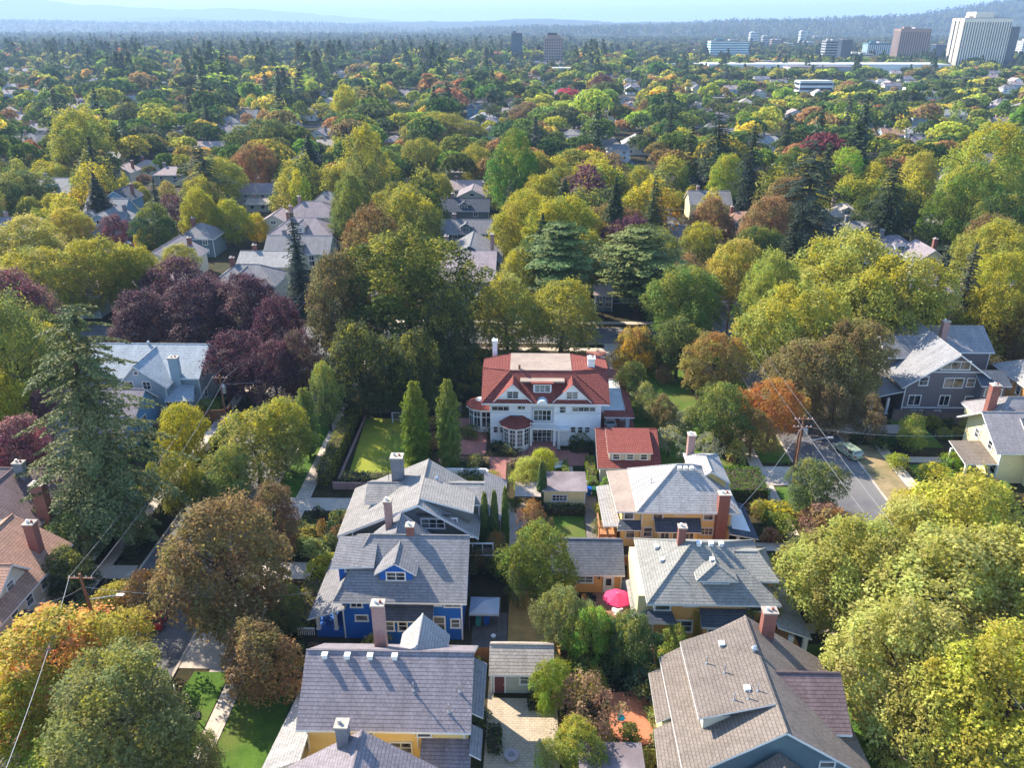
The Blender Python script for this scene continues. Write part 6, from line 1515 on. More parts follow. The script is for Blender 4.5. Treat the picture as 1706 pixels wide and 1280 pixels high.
CONCW=plain('pale_concrete',(.82,.71,.55),.8,.08,.05); CONCG=plain('gray_concrete',(.38,.37,.36),.8,.1,.05); BLG=plain('blue_green_glass',(.05,.20,.26),.25,.2,.05); DKG=plain('dark_tower_glass',(.045,.065,.09),.25,.2,.05); TANB=plain('tan_masonry',(.30,.20,.16),.8,.1,.05); WHB=plain('white_cladding',(.66,.66,.64),.6,.06,.05); TEALC=plain('teal_cladding',(.02,.07,.11),.4,.15,.05); ORB=plain('peach_masonry',(.55,.34,.22),.8,.1,.05)
H,(x0,x1,y0,y1,h)=tower('office_tower','large pale concrete office tower at far right, tallest building in view',1590,1668,116,30,34,CONCW,DKG,'vert')
b=MB(); w=x1-x0
for f0,f1,dz in ((.24,.62,8),): b.box(x0+w*f0,y0+4,h,x0+w*f1,y1-4,h+dz,CONCW)
H.part('penthouse',b); b=MB()
for f in (.35,.68): b.box(x0-.3,y0+(y1-y0)*f,0,x0-.1,y0+(y1-y0)*f+1.6,h,DARKM)  # raised dark strips stand in for the shadow in wall joints
H.part('joint_shadow_strip',b)
b=MB(); b.box(x1-.5,y0+3,0,x1+14,y1-2,h*.84,DKG); H.part('glass_wing',b)
tower('office_tower','tan and glass office tower left of the tallest one',1491,1541,108,48,26,TANB,DKG,'vert')
tower('office_tower','white banded office block with blue glass end',1371,1394,108,68,20,CONCG,DKG,'bands')
tower('office_tower','slim white slab with dark blue glass joined to the banded block',1397,1414,110,66,16,DKG,CONCW,'none')
tower('office_tower','blue-green glass office block with turret roof',1442,1480,104,72,24,BLG,WHB,'vert')
tower('office_block','teal banded office block above the long mall roof',1182,1245,104,68,30,BLG,WHB,'bands')
tower('office_block','low white block with dark windows in front of the glass office',1412,1452,108,90,20,CONCW,DKG,'bands')
tower('office_block','dark gray block between the two largest towers',1555,1590,100,74,20,DKG,CONCG,'none')
tower('office_block','white office block at the right edge behind the tallest tower',1698,1720,100,68,20,WHB,DKG,'grid')
tower('office_block','small cream block with rooftop box in front of the two towers',1520,1575,112,100,18,CONCW,DKG,'grid')
tower('shopping_mall','long low white shopping mall roof across the right distance',1180,1580,128,108,60,WHB,DKG,'none',roof=FLATW)
tower('shopping_mall','taller gray wing of the long white mall',1315,1425,131,112,30,CONCG,DKG,'none')
tower('office_block','orange-brown building end at the left of the mall',1268,1300,118,102,20,ORB,DKG,'none')
tower('office_block','white three-storey office block among trees in the right distance',1330,1385,160,136,16,WHB,DKG,'bands',roof=FLATW)
tower('parking_garage','brown-roofed row behind the mall',1530,1620,134,126,20,TANB,DKG,'none')
tower('parking_garage','brown-roofed row right of the mall row',1600,1700,140,130,16,TANB,DKG,'none')
tower('apartment_tower','slim teal apartment tower in the far middle',852,870,108,55,14,TEALC,DKG,'bands')
H,(x0,x1,y0,y1,h)=tower('apartment_tower','brown stepped apartment tower right of the slim teal one',906,937,110,64,18,TANB,DKG,'grid')
b=MB(); b.box(x0+3,y0+2,h,x1-4,y1-2,h+5,TANB); b.box(x0+5,y0+3,h+5,x1-9,y1-3,h+8,DARKM); H.part('penthouse',b)
tower('office_block','peach and white mid-rise block in the far middle',920,975,134,114,20,ORB,WHB,'bands',roof=FLATW)
tower('office_block','white low block behind the peach mid-rise',940,978,118,106,16,WHB,DKG,'bands')
tower('office_block','peach warehouse with white roof right of centre',1088,1165,122,107,30,ORB,WHB,'none',roof=FLATW)
tower('office_block','pale gray warehouse in the far centre',950,985,96,84,16,CONCG,WHB,'bands',roof=FLATW)
tower('apartment_block','white apartment block far at left of centre',595,645,104,86,16,WHB,DKG,'grid')
tower('apartment_block','low white block far right of the apartment block',765,800,94,86,14,CONCG,DKG,'bands',roof=FLATW)
tower('apartment_block','pale apartment block with balconies in the far left',168,198,94,78,14,WHB,DKG,'grid')
tower('apartment_block','bluish apartment block beside the pale one in the far left',230,270,94,78,14,CONCG,DKG,'grid')
tower('apartment_block','low white roofed block in the far left',272,298,90,83,12,WHB,DKG,'bands',roof=FLATW)
tower('warehouse','long low white roof at the left edge far away',0,34,90,83,14,CONCG,DKG,'none',roof=FLATW)
# distant town: many small blocks as individuals, hazy
for i,(px,py,w,h_) in enumerate([(1255,80,14,26),(1275,82,12,22),(1292,84,16,18),(1310,84,20,12),(1335,80,8,28),(1345,84,20,14),(1360,70,10,10),(1290,98,26,8),(1230,96,16,10),(1180,90,20,8),(1120,84,24,5),(1150,80,16,5),(1060,80,20,4),(1090,76,14,5),(1040,76,12,4),(1200,72,16,5),(1660,60,12,10),(1690,52,14,9),(1640,50,16,8),(700,76,20,4),(740,72,14,4),(600,80,16,4),(440,84,22,4),(380,78,18,5),(330,84,16,4),(540,76,18,4),(500,88,14,5),(1010,100,30,8),(1060,104,34,7),(1120,100,40,8),(1170,92,26,9),(830,98,24,6),(720,98,36,6),(690,86,24,5),(890,84,24,6),(1000,76,20,6),(1230,104,30,8),(1440,122,40,8),(1500,126,40,7),(1620,150,36,6),(1560,146,30,6)]):
    tower('far_building','pale distant town building, one of many in the haze',px-w/2,px+w/2,py,py-h_,20,[WHB,CONCG,TANB,CONCW][i%4],DKG,'bands' if h_>8 else 'none',roof=FLATW)[0].root['group']='pale distant town buildings in the haze'
# ---------------------------------------------------------------- smaller things
def carpaint(name,c):
    if name in MATS: return MATS[name]
    m,nt,N,L=newmat(name); p=finish(nt,L,c,.3,spec=.5); p.inputs['Coat Weight'].default_value=.6; return m
def car(x,y,rot,paint,label,wagon=True,group=None,L_=4.6,W=1.8):
    r=thing('parked_car',label,'car',(x,y,0.02),group); r.rotation_euler=(0,0,rot)
    # side profile extruded with tumblehome, length along +x
    hl=L_/2
    prof=[(-hl,.35),(-hl,.75),(-hl+.15,.95),(-hl+.25,1.0)]+([(-hl+.5,1.42),(-hl+.9,1.50)] if wagon else [(-hl+.8,1.05),(-hl+1.35,1.42)])+[(.35,1.50),(.75,1.42),(1.35,1.02),(hl-.35,.86),(hl-.05,.70),(hl,.4)]
    b=MB(); n=len(prof)
    def yw(z): return W/2 if z<1.0 else W/2-(z-1.0)*.42
    l=[(p[0],-yw(p[1]),p[1]) for p in prof]; q=[(p[0],yw(p[1]),p[1]) for p in prof]
    b.poly(l,paint); b.poly(q[::-1],paint)
    for i in range(n):
        j=(i+1)%n; b.poly((l[j],l[i],q[i],q[j]),paint)
    b.build('body',r)
    g=MB(); zt=1.43; 
    a0=-hl+.62 if wagon else -hl+1.25
    for s in (-1,1):
        pts=[(a0-.1,1.03),(a0+.1,zt-.04),(.42,zt-.01),(1.16,1.05)]; g.poly([(p[0],s*(yw(p[1])+.012),p[1]) for p in pts],GLASS)
    g.poly([(.80,-.66,1.415),(.80,.66,1.415),(1.33,.78,1.055),(1.33,-.78,1.055)],GLASS)
    if wagon: g.poly([(-hl+.27,-.75,1.05),(-hl+.27,.75,1.05),(-hl+.48,.63,1.40),(-hl+.48,-.63,1.40)],GLASS)
    else: g.poly([(-hl+.83,-.75,1.09),(-hl+.83,.75,1.09),(-hl+1.28,.63,1.40),(-hl+1.28,-.63,1.40)],GLASS)
    g.build('windows',r)
    for sx in (-hl+.85,hl-.9):
        for sy in (-1,1):
            w=MB(); w.cyl((sx,sy*(W/2-.2),.33),(sx,sy*(W/2+.02),.33),.33,.33,BLACK,14); wo=w.build('wheel',r); h=MB(); h.cyl((sx,sy*(W/2+.02),.33),(sx,sy*(W/2+.035),.33),.2,.18,METAL,10); h.build('rim',wo)
    for sy in (-1,1):
        h=MB(); h.box(hl-.16,sy*.62-.18,.6,hl+.015,sy*.62+.18,.74,WHITE); h.build('headlight',r)
        h=MB(); h.box(-hl-.015,sy*.7-.14,.7,-hl+.1,sy*.7+.14,.92,carpaint('tail_lamp_red',(.4,.01,.01))); h.build('taillight',r)
    return r
PG=carpaint('pale_green_paint',(.30,.36,.25)); PS_=carpaint('silver_paint',(.5,.52,.54)); PR=carpaint('dark_red_paint',(.35,.02,.02)); PW=carpaint('white_car_paint',(.75,.75,.75)); PB=carpaint('dark_blue_paint',(.03,.05,.12)); PK=carpaint('black_paint',(.02,.02,.022))
x,y,_=P(1411,757); car(x,y,math.radians(112),PG,'pale green-silver wagon parked at the kerb of the right-hand street',wagon=True)
for px,py,p,l,ro in ((268,1030,PR,'dark red car half under the bronze tree on the left street',95),(262,1012,PS_,'silver car behind the dark red one on the left street',92),(322,900,PS_,'silver car under the bronze tree, nearer of two on the left street',91),(335,884,PW,'white car under the bronze tree, farther of two on the left street',91)):
    x,y,_=P(px,py); car(x,y,math.radians(ro),p,l,wagon=l[0]!='s')
for px,py,p,l,ro in ((204,409,PS_,'silver-green car parked by the maroon tree',10),(228,414,PR,'red car parked beside the silver-green one',35),(222,421,PK,'dark car in front of the red one by the golden tree',30),(540,330,PB,'blue car parked below the dark rounded conifer',80),(546,288,PW,'white van-like car on the far street left of centre',80)):
    x,y,_=P(px,py); car(x,y,math.radians(ro),p,l); KEEPPX.append((px-14,px+14,py-10,py+8,y))
car(12.6,109.5,math.radians(88),PW,'white car parked under the porte-cochere',wagon=True); car(14.9,103.6-1.2,math.radians(90),PB,'dark blue car beyond the porte-cochere post',wagon=True)
# utility poles
def pole(x,y,h,label,lean=(0,0),arms=1,lamp=None,transf=False,group=None):
    r=thing('utility_pole',label,'utility pole',(x,y,0),group); b=MB(); b.cyl((x,y,0),(x+lean[0],y+lean[1],h),.19,.13,POLEW,8); b.build('pole',r,(x,y,0)); tx,ty=x+lean[0],y+lean[1]
    for i in range(arms):
        a=MB(); z=h-.5-i*1.1; a.box(tx-1.2,ty-.07,z-.06,tx+1.2,ty+.07,z+.06,POLEW)
        ao=a.build('crossarm',r,(x,y,0))
        for u in (-1.05,-.55,.55,1.05):
            s=MB(); s.cyl((tx+u,ty,z+.06),(tx+u,ty,z+.24),.05,.03,WHITE,6); s.build('insulator',ao)
            ao.children[-1].location=(0,0,0); ao.children[-1].data.transform(__import__('mathutils').Matrix.Translation((-x,-y,0)))
    if transf:
        t=MB(); t.cyl((tx+.42,ty-.1,h-2.9),(tx+.42,ty-.1,h-1.8),.28,.28,METAL,12); t.cyl((tx+.42,ty-.1,h-1.8),(tx+.42,ty-.1,h-1.65),.28,.1,METAL,12); t.build('transformer',r,(x,y,0))
    if lamp:
        l=MB(); l.cyl((tx,ty,h*.68),(tx+lamp,ty+.3,h*.72),.05,.04,METAL,6); l.box(tx+lamp-.1,ty+.15,h*.72-.08,tx+lamp+.6,ty+.45,h*.72+.08,METAL); l.build('street_light',r,(x,y,0))
    return (tx,ty,h)
x,y,_=P(176,1092); A1=pole(x,y,9.5,'brown leaning utility pole with street light among the orange trees at left',(-.6,.3),1,2.9); 
x,y,_=P(380,715); A2=pole(x,y,9.,'tall utility pole with transformer beside the wooden fence',(0,0),1,None,True)
x,y,_=P(522,690); A3=pole(x,y,8.,'gray utility pole at the planting strip behind the gray house',(0,0),1)
x,y,_=P(1318,824); B1=pole(x,y,11.5,'tall brown utility pole with transformer and street light by the right-hand street',(0,0),2,3.6,True)
x,y,_=P(1322,775); pole(x,y,5.5,'short wooden post behind the tall brown utility pole',(0,0),0)
x,y,_=P(700,500); 
B2=pole(36.6,139,10.5,'utility pole hidden in the trees at the street corner',(0,0),1); B0=(38.0,40,10.5); A0=(-33.6,34,9.5)
x,y,_=P(1530,375); pole(x,y,10,'utility pole by the right-hand row of far houses',(0,0),1)
def wire(name,label,p0,p1,sag,r=.014,col=None,grp='overhead wires along the streets'):
    b=MB(); n=24; pts=[tuple(p0[k]+(p1[k]-p0[k])*i/n-(sag*4*(i/n)*(1-i/n) if k==2 else 0) for k in range(3)) for i in range(n+1)]
    for i in range(n): b.cyl(pts[i],pts[i+1],r,r,col or METAL,5,False)
    o=b.build(name,None,p0); tag(o,label,'wire',grp)
def off(p,dx,dz): return (p[0]+dx,p[1],p[2]+dz)
for dx in (-1.,1.):
    wire('power_line','overhead wire above the left street near the bottom left corner',off(A0,dx,-.3),off(A1,dx,-.3),.7,.02) if dx<=0 else None
    wire('power_line','overhead wire running up the left street from the leaning pole',off(A1,dx,-.3),off(A2,dx,-.3),1.1)
    wire('power_line','overhead wire from the transformer pole toward the purple trees',off(A2,dx,-.3),(-42+dx,150,9.5),.8)
    wire('power_line','overhead wire above the right street toward the maples',off(B1,dx,-.3),off(B0,dx,-.3),.9,.012)
    wire('power_line','overhead wire above the right street toward the corner',off(B1,dx,-.3),off(B2,dx,-.3),.8,.012)
for dz in (0,-.8): wire('power_line','overhead wire along the cross street behind the mansion',(-60,141.5,10+dz),(36.6,141.5,10.3+dz),.8,.012)
for p,q,l in ((A2,A3,'thin service wire between the two poles left of the hornbeams'),(A1,(-20.9,62,5.5),'service wire to the blue house'),(B1,(24.3,78,5.3),'service wire to the large yellow house'),(B1,(61.5,96,6),'service wire to the pale yellow house'),(A1,(-48.9,60,5.5),'service wire to the cream house')):
    o=wire('service_wire',l,off(p,0,-1.5),q,.8,.012,grp='service wires to houses')
# umbrella with its pole on the patio
x,y,_=P(1024,1012); x,y=9.4,66.0
r=thing('patio_umbrella','bright pink patio umbrella open beside the orange cottage','umbrella',(x,y,0)); PINK=plain('pink_canvas',(.72,.045,.13),.8,.08)
b=MB(); R=1.5; ring=[(x+R*math.cos(math.pi*2*k/8),y+R*math.sin(math.pi*2*k/8),2.15) for k in range(8)]
for k in range(8): 
    a,c=ring[k],ring[(k+1)%8]; m=((a[0]+c[0])/2,(a[1]+c[1])/2,2.2); t=(x,y,2.75)
    b.poly((a,c,t),PINK); b.poly((c,a,(a[0],a[1],2.0),(c[0],c[1],2.0)),PINK)
co=b.build('canopy',r,(x,y,0)); b=MB(); b.cyl((x,y,0),(x,y,2.85),.035,.035,WHITE,8); b.build('pole',r,(x,y,0))
b=MB(); b.cyl((x,y,0),(x,y,.12),.3,.26,CONC,14); b.build('base',r,(x,y,0))
def round_table(x,y,R,h,m,lab,name='table',cat='table'):
    r=thing(name,lab,cat,(x,y,0)); b=MB(); b.cyl((x,y,h-.06),(x,y,h),R,R,m,20); b.build('tabletop',r,(x,y,0)); b=MB(); b.cyl((x,y,0),(x,y,h-.06),.25,.1,m,10); b.build('pedestal',r,(x,y,0)); return r
round_table(9.5,65.9,.6,.72,WHITE,'white round table beneath the pink umbrella')
def chair(x,y,rot,m,lab,grp=None,cat='chair'):
    r=thing('garden_chair',lab,cat,(x,y,.04),grp); r.rotation_euler=(0,0,rot)
    b=MB(); b.box(-.25,-.25,.38,.25,.25,.43,m); b.build('seat',r); b=MB(); b.prism([(-.25,.25,.95),(.25,.25,.95),(.25,.22,.42),(-.25,.22,.42)],.04,m); b.build('backrest',r)
    for sx in (-.22,.22):
        for sy in (-.22,.22): b=MB(); b.cyl((sx,sy,0),(sx,sy,.4),.02,.02,m,5); b.build('leg',r)
        b=MB(); b.box(sx-.03,-.24,.6,sx+.03,.24,.64,m); b.build('armrest',r)
chair(8.4,65.2,2.4,WOOD,'wooden chair left of the umbrella table'); chair(10.3,64.9,-2.4,WOOD,'wooden chair right of the umbrella table')
chair(6.2,67.8,.4,WOOD,'wooden chair in shade beside the cottage window'); chair(7.1,67.6,-.4,DARKM,'dark chair in shade by the cottage wall')
TUR=plain('turquoise_paint',(.02,.42,.50),.4,.1)
x,y,_=P(1034,1203); r=thing('patio_chair','turquoise shell-backed chair alone on the terracotta patio','chair',(x,y,.05)); r.rotation_euler=(0,0,.9)
b=MB(); b.cyl((0,0,.36),(0,0,.42),.34,.36,TUR,12); b.build('seat',r)
b=MB()
for k in range(7):
    a=math.radians(20+k*23); b.prism([(.36*math.cos(a)-.07,.36*math.sin(a)*.7,.95+.12*math.sin(a)),(.36*math.cos(a)+.07,.36*math.sin(a)*.7,.95+.12*math.sin(a)),(.36*math.cos(a)+.06,.33*math.sin(a)*.7,.42),(.36*math.cos(a)-.06,.33*math.sin(a)*.7,.42)],.05,TUR)
b.build('backrest',r)
for k in range(4): b=MB(); a=math.radians(45+90*k); b.cyl((.2*math.cos(a),.2*math.sin(a),.36),(.3*math.cos(a),.3*math.sin(a),0),.02,.02,TUR,5); b.build('leg',r)
x,y,_=P(852,1259,.4); r=thing('fire_pit','round pale stone fire pit table on the paved yard','fire pit',(x,y,.04)); STN=plain('cast_stone',(.36,.30,.31),.8,.12)
b=MB(); b.cyl((0,0,0),(0,0,.38),.36,.46,STN,24); b.build('base',r); b=MB(); b.cyl((0,0,.38),(0,0,.46),.62,.62,STN,32); b.build('tabletop',r); b=MB(); b.cyl((0,0,.46),(0,0,.50),.3,.27,plain('ash_stone',(.22,.19,.19)),20); b.build('fire_bowl',r)
# rubbish bins
def bin_(x,y,m,lab,rot=0):
    r=thing('wheeled_bin',lab,'bin',(x,y,.03)); r.rotation_euler=(0,0,rot); b=MB()
    A=[(-.24,-.26,.05),(.24,-.26,.05),(.24,.26,.05),(-.24,.26,.05)]; B=[(-.3,-.34,.98),(.3,-.34,.98),(.3,.34,.98),(-.3,.34,.98)]
    for i in range(4): j=(i+1)%4; b.poly((A[i],A[j],B[j],B[i]),m)
    b.build('body',r); l=MB(); l.prism([(-.32,-.38,1.02),(.32,-.38,1.02),(.32,.4,1.1),(-.32,.4,1.1)],.06,m); l.build('lid',r)
    for s in (-.25,.25): w=MB(); w.cyl((s-.03,.3,.1),(s+.03,.3,.1),.1,.1,BLACK,10); w.build('wheel',r)
BB=plain('blue_plastic',(.01,.10,.42),.4,.05); BG=plain('dark_green_plastic',(.02,.10,.04),.4,.05); BT=plain('green_blue_plastic',(.05,.28,.26),.4,.05); BK=plain('black_plastic',(.02,.02,.022),.4,.05)
for px,py,m,l in ((981,822,BB,'blue wheeled bin beside the red garage'),(990,822,BG,'dark green wheeled bin beside the blue one'),(999,822,BK,'black wheeled bin next to the gravel strip'),(797,1038,BT,'green wheeled bin under the canopy tent'),(811,1036,BB,'teal-blue wheeled bin right of the green one'),(788,1038,BK,'black wheeled bin left of the green one under the tent')):
    x,y,_=P(px,py,.3); bin_(x,y,m,l)
# canopy tent
x,y=-4.2,64.6; r=thing('canopy_tent','gray pop-up canopy tent behind the blue house','canopy',(x,y,0)); b=MB(); CL=plain('gray_canvas',(.40,.43,.47),.8,.1); c4_=[(-1.5,-1.3),(1.5,-1.3),(1.5,1.3),(-1.5,1.3)]
for i in range(4): p,q=c4_[i],c4_[(i+1)%4]; b.poly(((x+p[0],y+p[1],2.1),(x+q[0],y+q[1],2.1),(x,y,2.75)),CL); b.poly(((x+q[0],y+q[1],2.1),(x+p[0],y+p[1],2.1),(x+p[0],y+p[1],1.85),(x+q[0],y+q[1],1.85)),CL)
b.build('canopy',r,(x,y,0))
for p in c4_: b=MB(); b.cyl((x+p[0],y+p[1],0),(x+p[0],y+p[1],2.1),.03,.03,METAL,6); b.build('leg',r,(x,y,0))
# kettle grill, covered grill
x,y,_=P(762,1046,.4); r=thing('grill','small white kettle grill on the worn patio','grill',(-3.2,61.6,0)); b=MB(); b.cyl((0,0,.7),(0,0,.88),.2,.26,WHITE,12); b.cyl((0,0,.88),(0,0,1.06),.26,.08,WHITE,12); b.build('bowl',r)
for k in range(3): a=k*2.09; b=MB(); b.cyl((.12*math.cos(a),.12*math.sin(a),.7),(.28*math.cos(a),.28*math.sin(a),0),.015,.015,METAL,5); b.build('leg',r)
GC=plain('silver_cover',(.42,.48,.54),.4,.2); x,y=10.9,70.0
r=thing('covered_grill','grill under a silvery blue cover beside the greenish hip roof','grill',(x,y,.04)); b=MB()
for i,(z,s) in enumerate(((.0,1.),(.8,.95),(1.05,.8),(1.2,.45))):
    if i: 
        z0,s0=pz; n=10
        for k in range(n):
            a,c=2*math.pi*k/n,2*math.pi*(k+1)/n; f=lambda t,ss,zz:(.62*ss*math.cos(t),.45*ss*math.sin(t),zz)
            b.poly((f(a,s0,z0),f(c,s0,z0),f(c,s,z),f(a,s,z)),GC)
    pz=(z,s)
b.poly([(.62*.45*math.cos(2*math.pi*k/10),.45*.45*math.sin(2*math.pi*k/10),1.2) for k in range(10)],GC); b.build('cover',r); 
for sx in (-.4,.4):
    for sy in (-.25,.25): b=MB(); b.cyl((sx,sy,-.03),(sx,sy,.05),.04,.04,BLACK,6); b.build('wheel',r)
# soccer goal
x,y,_=P(668,705); r=thing('soccer_goal','small white soccer goal at the far end of the yellow-green lawn','goal',(x,y,.05)); b=MB()
for s in (-1.3,1.3): b.cyl((s,0,0),(s,0,1.7),.07,.07,WHITE,6); b.cyl((s,0,1.7),(s,1.0,0),.03,.03,WHITE,5); b.cyl((s,0,.03),(s,1,.03),.03,.03,WHITE,5)
b.cyl((-1.3,0,1.7),(1.3,0,1.7),.07,.07,WHITE,6); b.cyl((-1.3,1,.03),(1.3,1,.03),.03,.03,WHITE,5); b.build('frame',r); n=MB()
for i in range(14): u=-1.3+2.6*i/13; n.cyl((u,0,1.7),(u,1,0),.008,.008,WHITE,4,False)
for i in range(8): t=i/7; n.cyl((-1.3,t,1.7*(1-t)),(1.3,t,1.7*(1-t)),.008,.008,WHITE,4,False)
n.build('net',r)
x,y,_=P(655,722); b=MB(); b.cyl((x,y,.05),(x,y,.25),.12,.12,BLACK,8); bl=bpy.data.meshes.new('soccer_ball'); import bmesh; bm=bmesh.new(); bmesh.ops.create_icosphere(bm,subdivisions=2,radius=.13); bm.to_mesh(bl); bl.materials.append(DARKM); o=bpy.data.objects.new('soccer_ball',bl); C.objects.link(o); o.location=(x,y,.18); tag(o,'dark ball lying on the yellow-green playing lawn','ball')
# basketball hoop on the left street
x,y,_=P(322,1196); r=thing('basketball_hoop','portable basketball hoop at the driveway edge beside the bottom left lawn','basketball hoop',(x,y,0)); r.rotation_euler=(0,0,.35)
b=MB(); b.cyl((0,0,0),(0,0,2.6),.06,.06,DARKM,6); b.cyl((0,0,2.6),(-1.0,0,3.1),.05,.05,DARKM,6); b.build('pole',r); b=MB(); b.box(-1.06,-.6,2.75,-1.02,.6,3.65,WHITE); b.box(-1.075,-.55,2.8,-1.06,.55,3.6,MATS['pale_glass']); bo=b.build('backboard',r); b=MB()
for k in range(12): a,c=2*math.pi*k/12,2*math.pi*(k+1)/12; b.cyl((-1.32+.23*math.cos(a),.23*math.sin(a),3.0),(-1.32+.23*math.cos(c),.23*math.sin(c),3.0),.015,.015,PR,4,False)
b.build('rim',bo); b=MB(); b.box(-.35,-.4,0,.6,.4,.18,BLACK); b.build('base',r)
# fences, walls, gate
def fence(name,label,pts,h,m,post=2.2,cat='fence',th=.05,pm=None):
    r=thing(name,label,cat,(pts[0][0],pts[0][1],0)); l=(pts[0][0],pts[0][1],0)
    for (a,b_) in zip(pts,pts[1:]):
        L=math.hypot(b_[0]-a[0],b_[1]-a[1]); d=((b_[0]-a[0])/L,(b_[1]-a[1])/L); n=(-d[1],d[0]); p=MB()
        q=[(a[0]+n[0]*th,a[1]+n[1]*th),(b_[0]+n[0]*th,b_[1]+n[1]*th),(b_[0]-n[0]*th,b_[1]-n[1]*th),(a[0]-n[0]*th,a[1]-n[1]*th)]
        p.prism([(v[0],v[1],h) for v in q],h,m); p.build('panel',r,l); k=max(1,int(L/post))
        for i in range(k+1): t=i/k; x,y=a[0]+(b_[0]-a[0])*t,a[1]+(b_[1]-a[1])*t; o=MB(); o.box(x-.07,y-.07,0,x+.07,y+.07,h+.12,pm or m); o.build('post',r,l)
fence('wooden_fence','orange-brown board fence beside the pale blue house',[(-56.2,107.9),(-46.5,109.5),(-46.5,111.5)],1.9,FENCE)
fence('wooden_fence','weathered gray-brown board fence in front of the mauve-gray house',[(56.5,111.7),(61,111.4),(69.5,109.9)],1.9,FENCEG)
fence('wooden_fence','brown fence between the yellow house and small garage yard',[(-5.4,58.9),(-3.4,58.9)],1.8,FENCE)
fence('wooden_fence','low brown fence behind the playing lawn',[(-25.6,112.6),(-10.4,112.8)],1.9,FENCEG)
fence('wooden_fence','brown board fence behind the shrubs above the terracotta patio',[(3.4,59.2),(9.2,59.2),(11.2,59.2)],1.7,FENCE)
fence('picket_fence','white lattice fence beside the red garage',[(6.4,90.9),(9.2,90.9)],1.0,WHITE,cat='fence')
fence('garden_wall','white stucco garden wall with coping behind the gray house',[(-11.,91.8),(-5.3,91.8),(-5.3,88.5)],2.2,WW,4,'wall',.14,BRICKP)
fence('retaining_wall','brick and gray retaining wall below the playing lawn hedge',[(-25.6,89.9),(-15.2,89.9)],1.0,BRICKP,20,'wall',.15)
fence('retaining_wall','pinkish wall between the orange cottage and large yellow house',[(10.6,74.4),(14.,74.4)],1.2,BRICKT,20,'wall',.12)
fence('gate','dark red iron driveway gate between brick piers beyond the mansion',[(15.2,131.5),(18.6,131.5)],1.5,plain('dark_red_iron',(.17,.045,.045),.5),3.4,'gate',.03,BRICK)
for px,py,l in ((1004,612,'left brick pier of the driveway gate'),(1034,608,'inner right brick pier of the driveway gate'),(1039,608,'outer right brick pier of the driveway gate')):
    x,y,_=P(px,py); b=MB(); b.box(x-.35,y-.35,0,x+.35,y+.35,1.8,BRICK); b.box(x-.42,y-.42,1.8,x+.42,y+.42,1.95,CONC); tag(b.build('brick_pier',None,(x,y,0)),l,'pier')
x,y,_=P(1218,768); b=MB(); b.box(x-.5,y-.5,0,x+.5,y+.5,1.1,BRICK); b.box(x-.56,y-.56,1.1,x+.56,y+.56,1.2,BRICK); tag(b.build('brick_pier',None,(x,y,0)),'squat brick pier at the garden corner by the right sidewalk','pier')
# white draped bench and garden seat, picnic table, bottom stairs
x,y,_=P(932,778,.4); r=thing('garden_bench','white garden bench on the dark lawn behind the yellow shed','bench',(x,y,.04)); r.rotation_euler=(0,0,.3)
b=MB(); b.box(-.7,-.3,.4,.7,.3,.46,WHITE); b.build('seat',r); b=MB(); b.prism([(-.7,.34,1.05),(.7,.34,1.05),(.7,.3,.45),(-.7,.3,.45)],.05,WHITE); b.build('backrest',r)
for sx in (-.6,.6):
    for sy in (-.25,.25): b=MB(); b.cyl((sx,sy,0),(sx,sy,.42),.03,.03,WHITE,5); b.build('leg',r)
x,y,_=P(171,886,.5); r=thing('picnic_table','wooden picnic table on the deck of the pale green house','table',(x,y,.05)); r.rotation_euler=(0,0,1.0)
b=MB(); b.box(-.9,-.4,.7,.9,.4,.76,WOOD); b.build('tabletop',r)
for s in (-.75,.75): b=MB(); b.box(-.9,s-.13,.42,.9,s+.13,.47,WOOD); b.build('bench',r)
for s in (-.65,.65): b=MB(); b.box(s-.05,-.75,.36,s+.05,.75,.42,WOOD); b.cyl((s,-.5,0),(s,-.25,.7),.04,.04,WOOD,5); b.cyl((s,.5,0),(s,.25,.7),.04,.04,WOOD,5); b.build('leg',r)
r=thing('outdoor_stairs','weathered wooden stairs with handrail between magnolia and brown house','stairs',(11.5,58,0)); b=MB()
for i in range(10): b.box(10.6,59.2-.42*(i+1),0,12.,59.2-.42*i,1.9-.17*i,FENCEG)
b.box(10.6,59.2,0,12.,60.6,1.95,FENCEG); b.build('steps',r,(11.5,58,0))
for xx in (10.55,12.05): b=MB(); b.prism([(xx-.04,55.2,1.15),(xx+.04,55.2,1.15),(xx+.04,59.3,2.9),(xx-.04,59.3,2.9)],.1,WOOD); [b.box(xx-.03,55.3+i*.6,0,xx+.03,55.36+i*.6,1.1+i*.25,WOOD) for i in range(7)]; b.build('handrail',r,(11.5,58,0))
fence('deck_railing','short tan wooden railing beside the brown house at the bottom',[(10.6,45.4),(12.,45.0)],1.0,WOOD,.5,'railing',.03)
# garden patio edging of the terracotta patio
b=MB(); b.box(11.25,49.4,0,11.4,55.4,.4,BRICKP); tag(b.build('garden_kerb'),kind='structure')
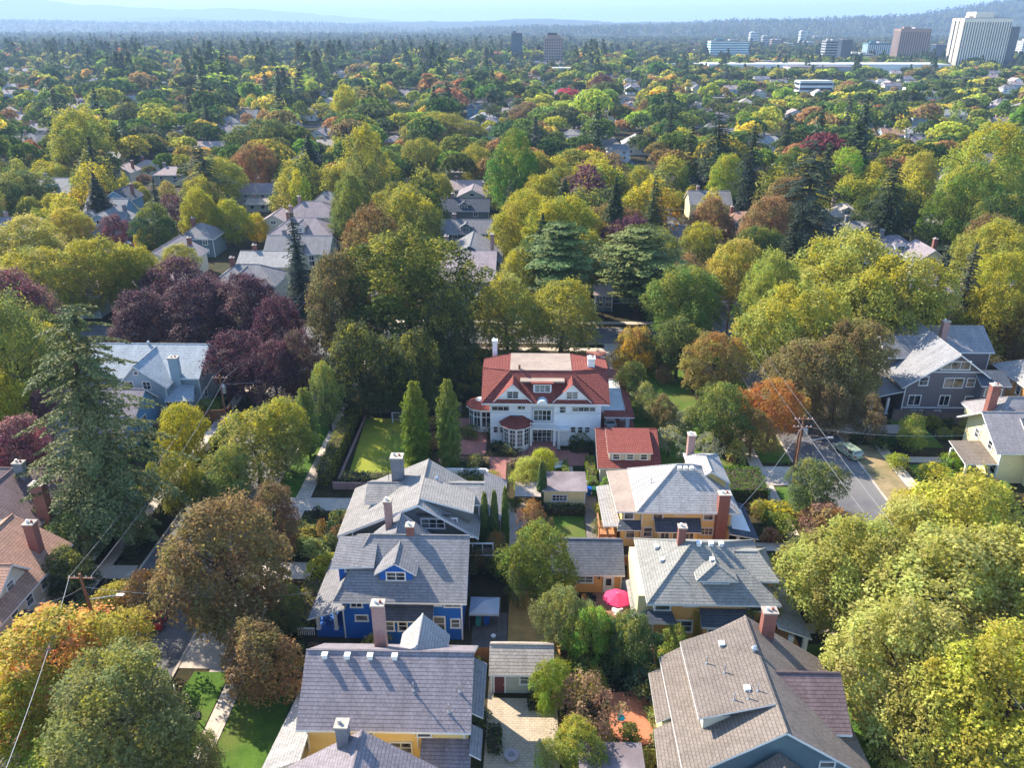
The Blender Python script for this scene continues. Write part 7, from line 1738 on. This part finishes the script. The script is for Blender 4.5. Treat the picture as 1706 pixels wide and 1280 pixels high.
# planters and lamp
x,y,_=P(895,1100,.5)
for px,py,l in ((889,738,'white stone urn left of the mansion steps'),(931,738,'white stone urn right of the mansion steps')):
    x,y,_=P(px,py,.4); r=thing('garden_urn',l,'urn',(x,y,0)); b=MB(); b.box(-.2,-.2,0,.2,.2,.3,WHITE); b.build('plinth',r); b=MB(); b.cyl((0,0,.3),(0,0,.5),.08,.12,WHITE,10); b.cyl((0,0,.5),(0,0,.85),.14,.3,WHITE,12); b.build('bowl',r)
x,y,_=P(794,697,.9); r=thing('garden_shelter','small white peaked birdhouse-like cabinet beside the mansion sunroom','cabinet',(x,y,0)); b=MB(); b.box(-.4,-.3,0,.4,.3,1.6,WHITE); b.build('body',r); b=MB(); b.roof([((-.5,-.4,1.6),(.5,-.4,1.6),(.5,0,1.95),(-.5,0,1.95)),((.5,.4,1.6),(-.5,.4,1.6),(-.5,0,1.95),(.5,0,1.95))],.05,WHITE,WHITE,False); b.build('roof',r)
# ---------------------------------------------------------------- air, light, camera
b=MB(); b.box(-42000,-300,-6,42000,44000,700,None); bb=b
me=bpy.data.meshes.new('haze'); me.from_pydata(b.V,[],b.F)
m,nt,N,L=newmat('thin_haze'); v=N('ShaderNodeVolumePrincipled'); v.inputs['Color'].default_value=(.46,.66,.96,1); v.inputs['Density'].default_value=HAZE; v.inputs['Anisotropy'].default_value=.1
o=N('ShaderNodeOutputMaterial'); L(v.outputs[0],o.inputs['Volume']); me.materials.append(m)
hz=bpy.data.objects.new('haze',me); C.objects.link(hz); tag(hz,'pale blue air haze over the whole view','haze',kind='stuff')
el,azx,azy=math.radians(35),-.76,.65
S=Vector((azx*math.cos(el),azy*math.cos(el),math.sin(el)))
w=bpy.data.worlds.new('World'); sc.world=w; w.use_nodes=True; nt=w.node_tree; nt.nodes.clear()
sk=nt.nodes.new('ShaderNodeTexSky'); sk.sky_type='NISHITA'; sk.sun_disc=False; sk.sun_elevation=el; sk.sun_rotation=math.atan2(azx,azy); sk.altitude=60; sk.air_density=1.; sk.dust_density=.1; sk.ozone_density=4.
bg=nt.nodes.new('ShaderNodeBackground'); bg.inputs[1].default_value=SKY; ow=nt.nodes.new('ShaderNodeOutputWorld'); nt.links.new(sk.outputs[0],bg.inputs[0]); nt.links.new(bg.outputs[0],ow.inputs[0])
ld=bpy.data.lights.new('sun','SUN'); ld.energy=SUN; ld.angle=math.radians(.55); ld.color=(1,.91,.77); lo=bpy.data.objects.new('sun',ld); C.objects.link(lo); lo.rotation_euler=S.to_track_quat('Z','Y').to_euler(); lo.location=(-50,50,120)
cd=bpy.data.cameras.new('camera'); cd.sensor_width=36; cd.lens=FPX/1706*36; cd.clip_end=100000; cd.clip_start=1; co=bpy.data.objects.new('camera',cd); C.objects.link(co); sc.camera=co
co.location=(0,0,CAMH); co.rotation_euler=(math.pi/2-TH,0,PS)
vs=sc.view_settings; sc.display_settings.display_device='sRGB'; vs.view_transform='Standard'; vs.look='None'; vs.gamma=1; vs.use_curve_mapping=False; vs.exposure=EXPO
cy=sc.cycles; cy.max_bounces=4; cy.diffuse_bounces=2; cy.glossy_bounces=2; cy.transmission_bounces=2; cy.volume_bounces=0; cy.transparent_max_bounces=4; cy.use_denoising=True; cy.caustics_reflective=False; cy.caustics_refractive=False; cy.use_adaptive_sampling=True; cy.adaptive_threshold=.02
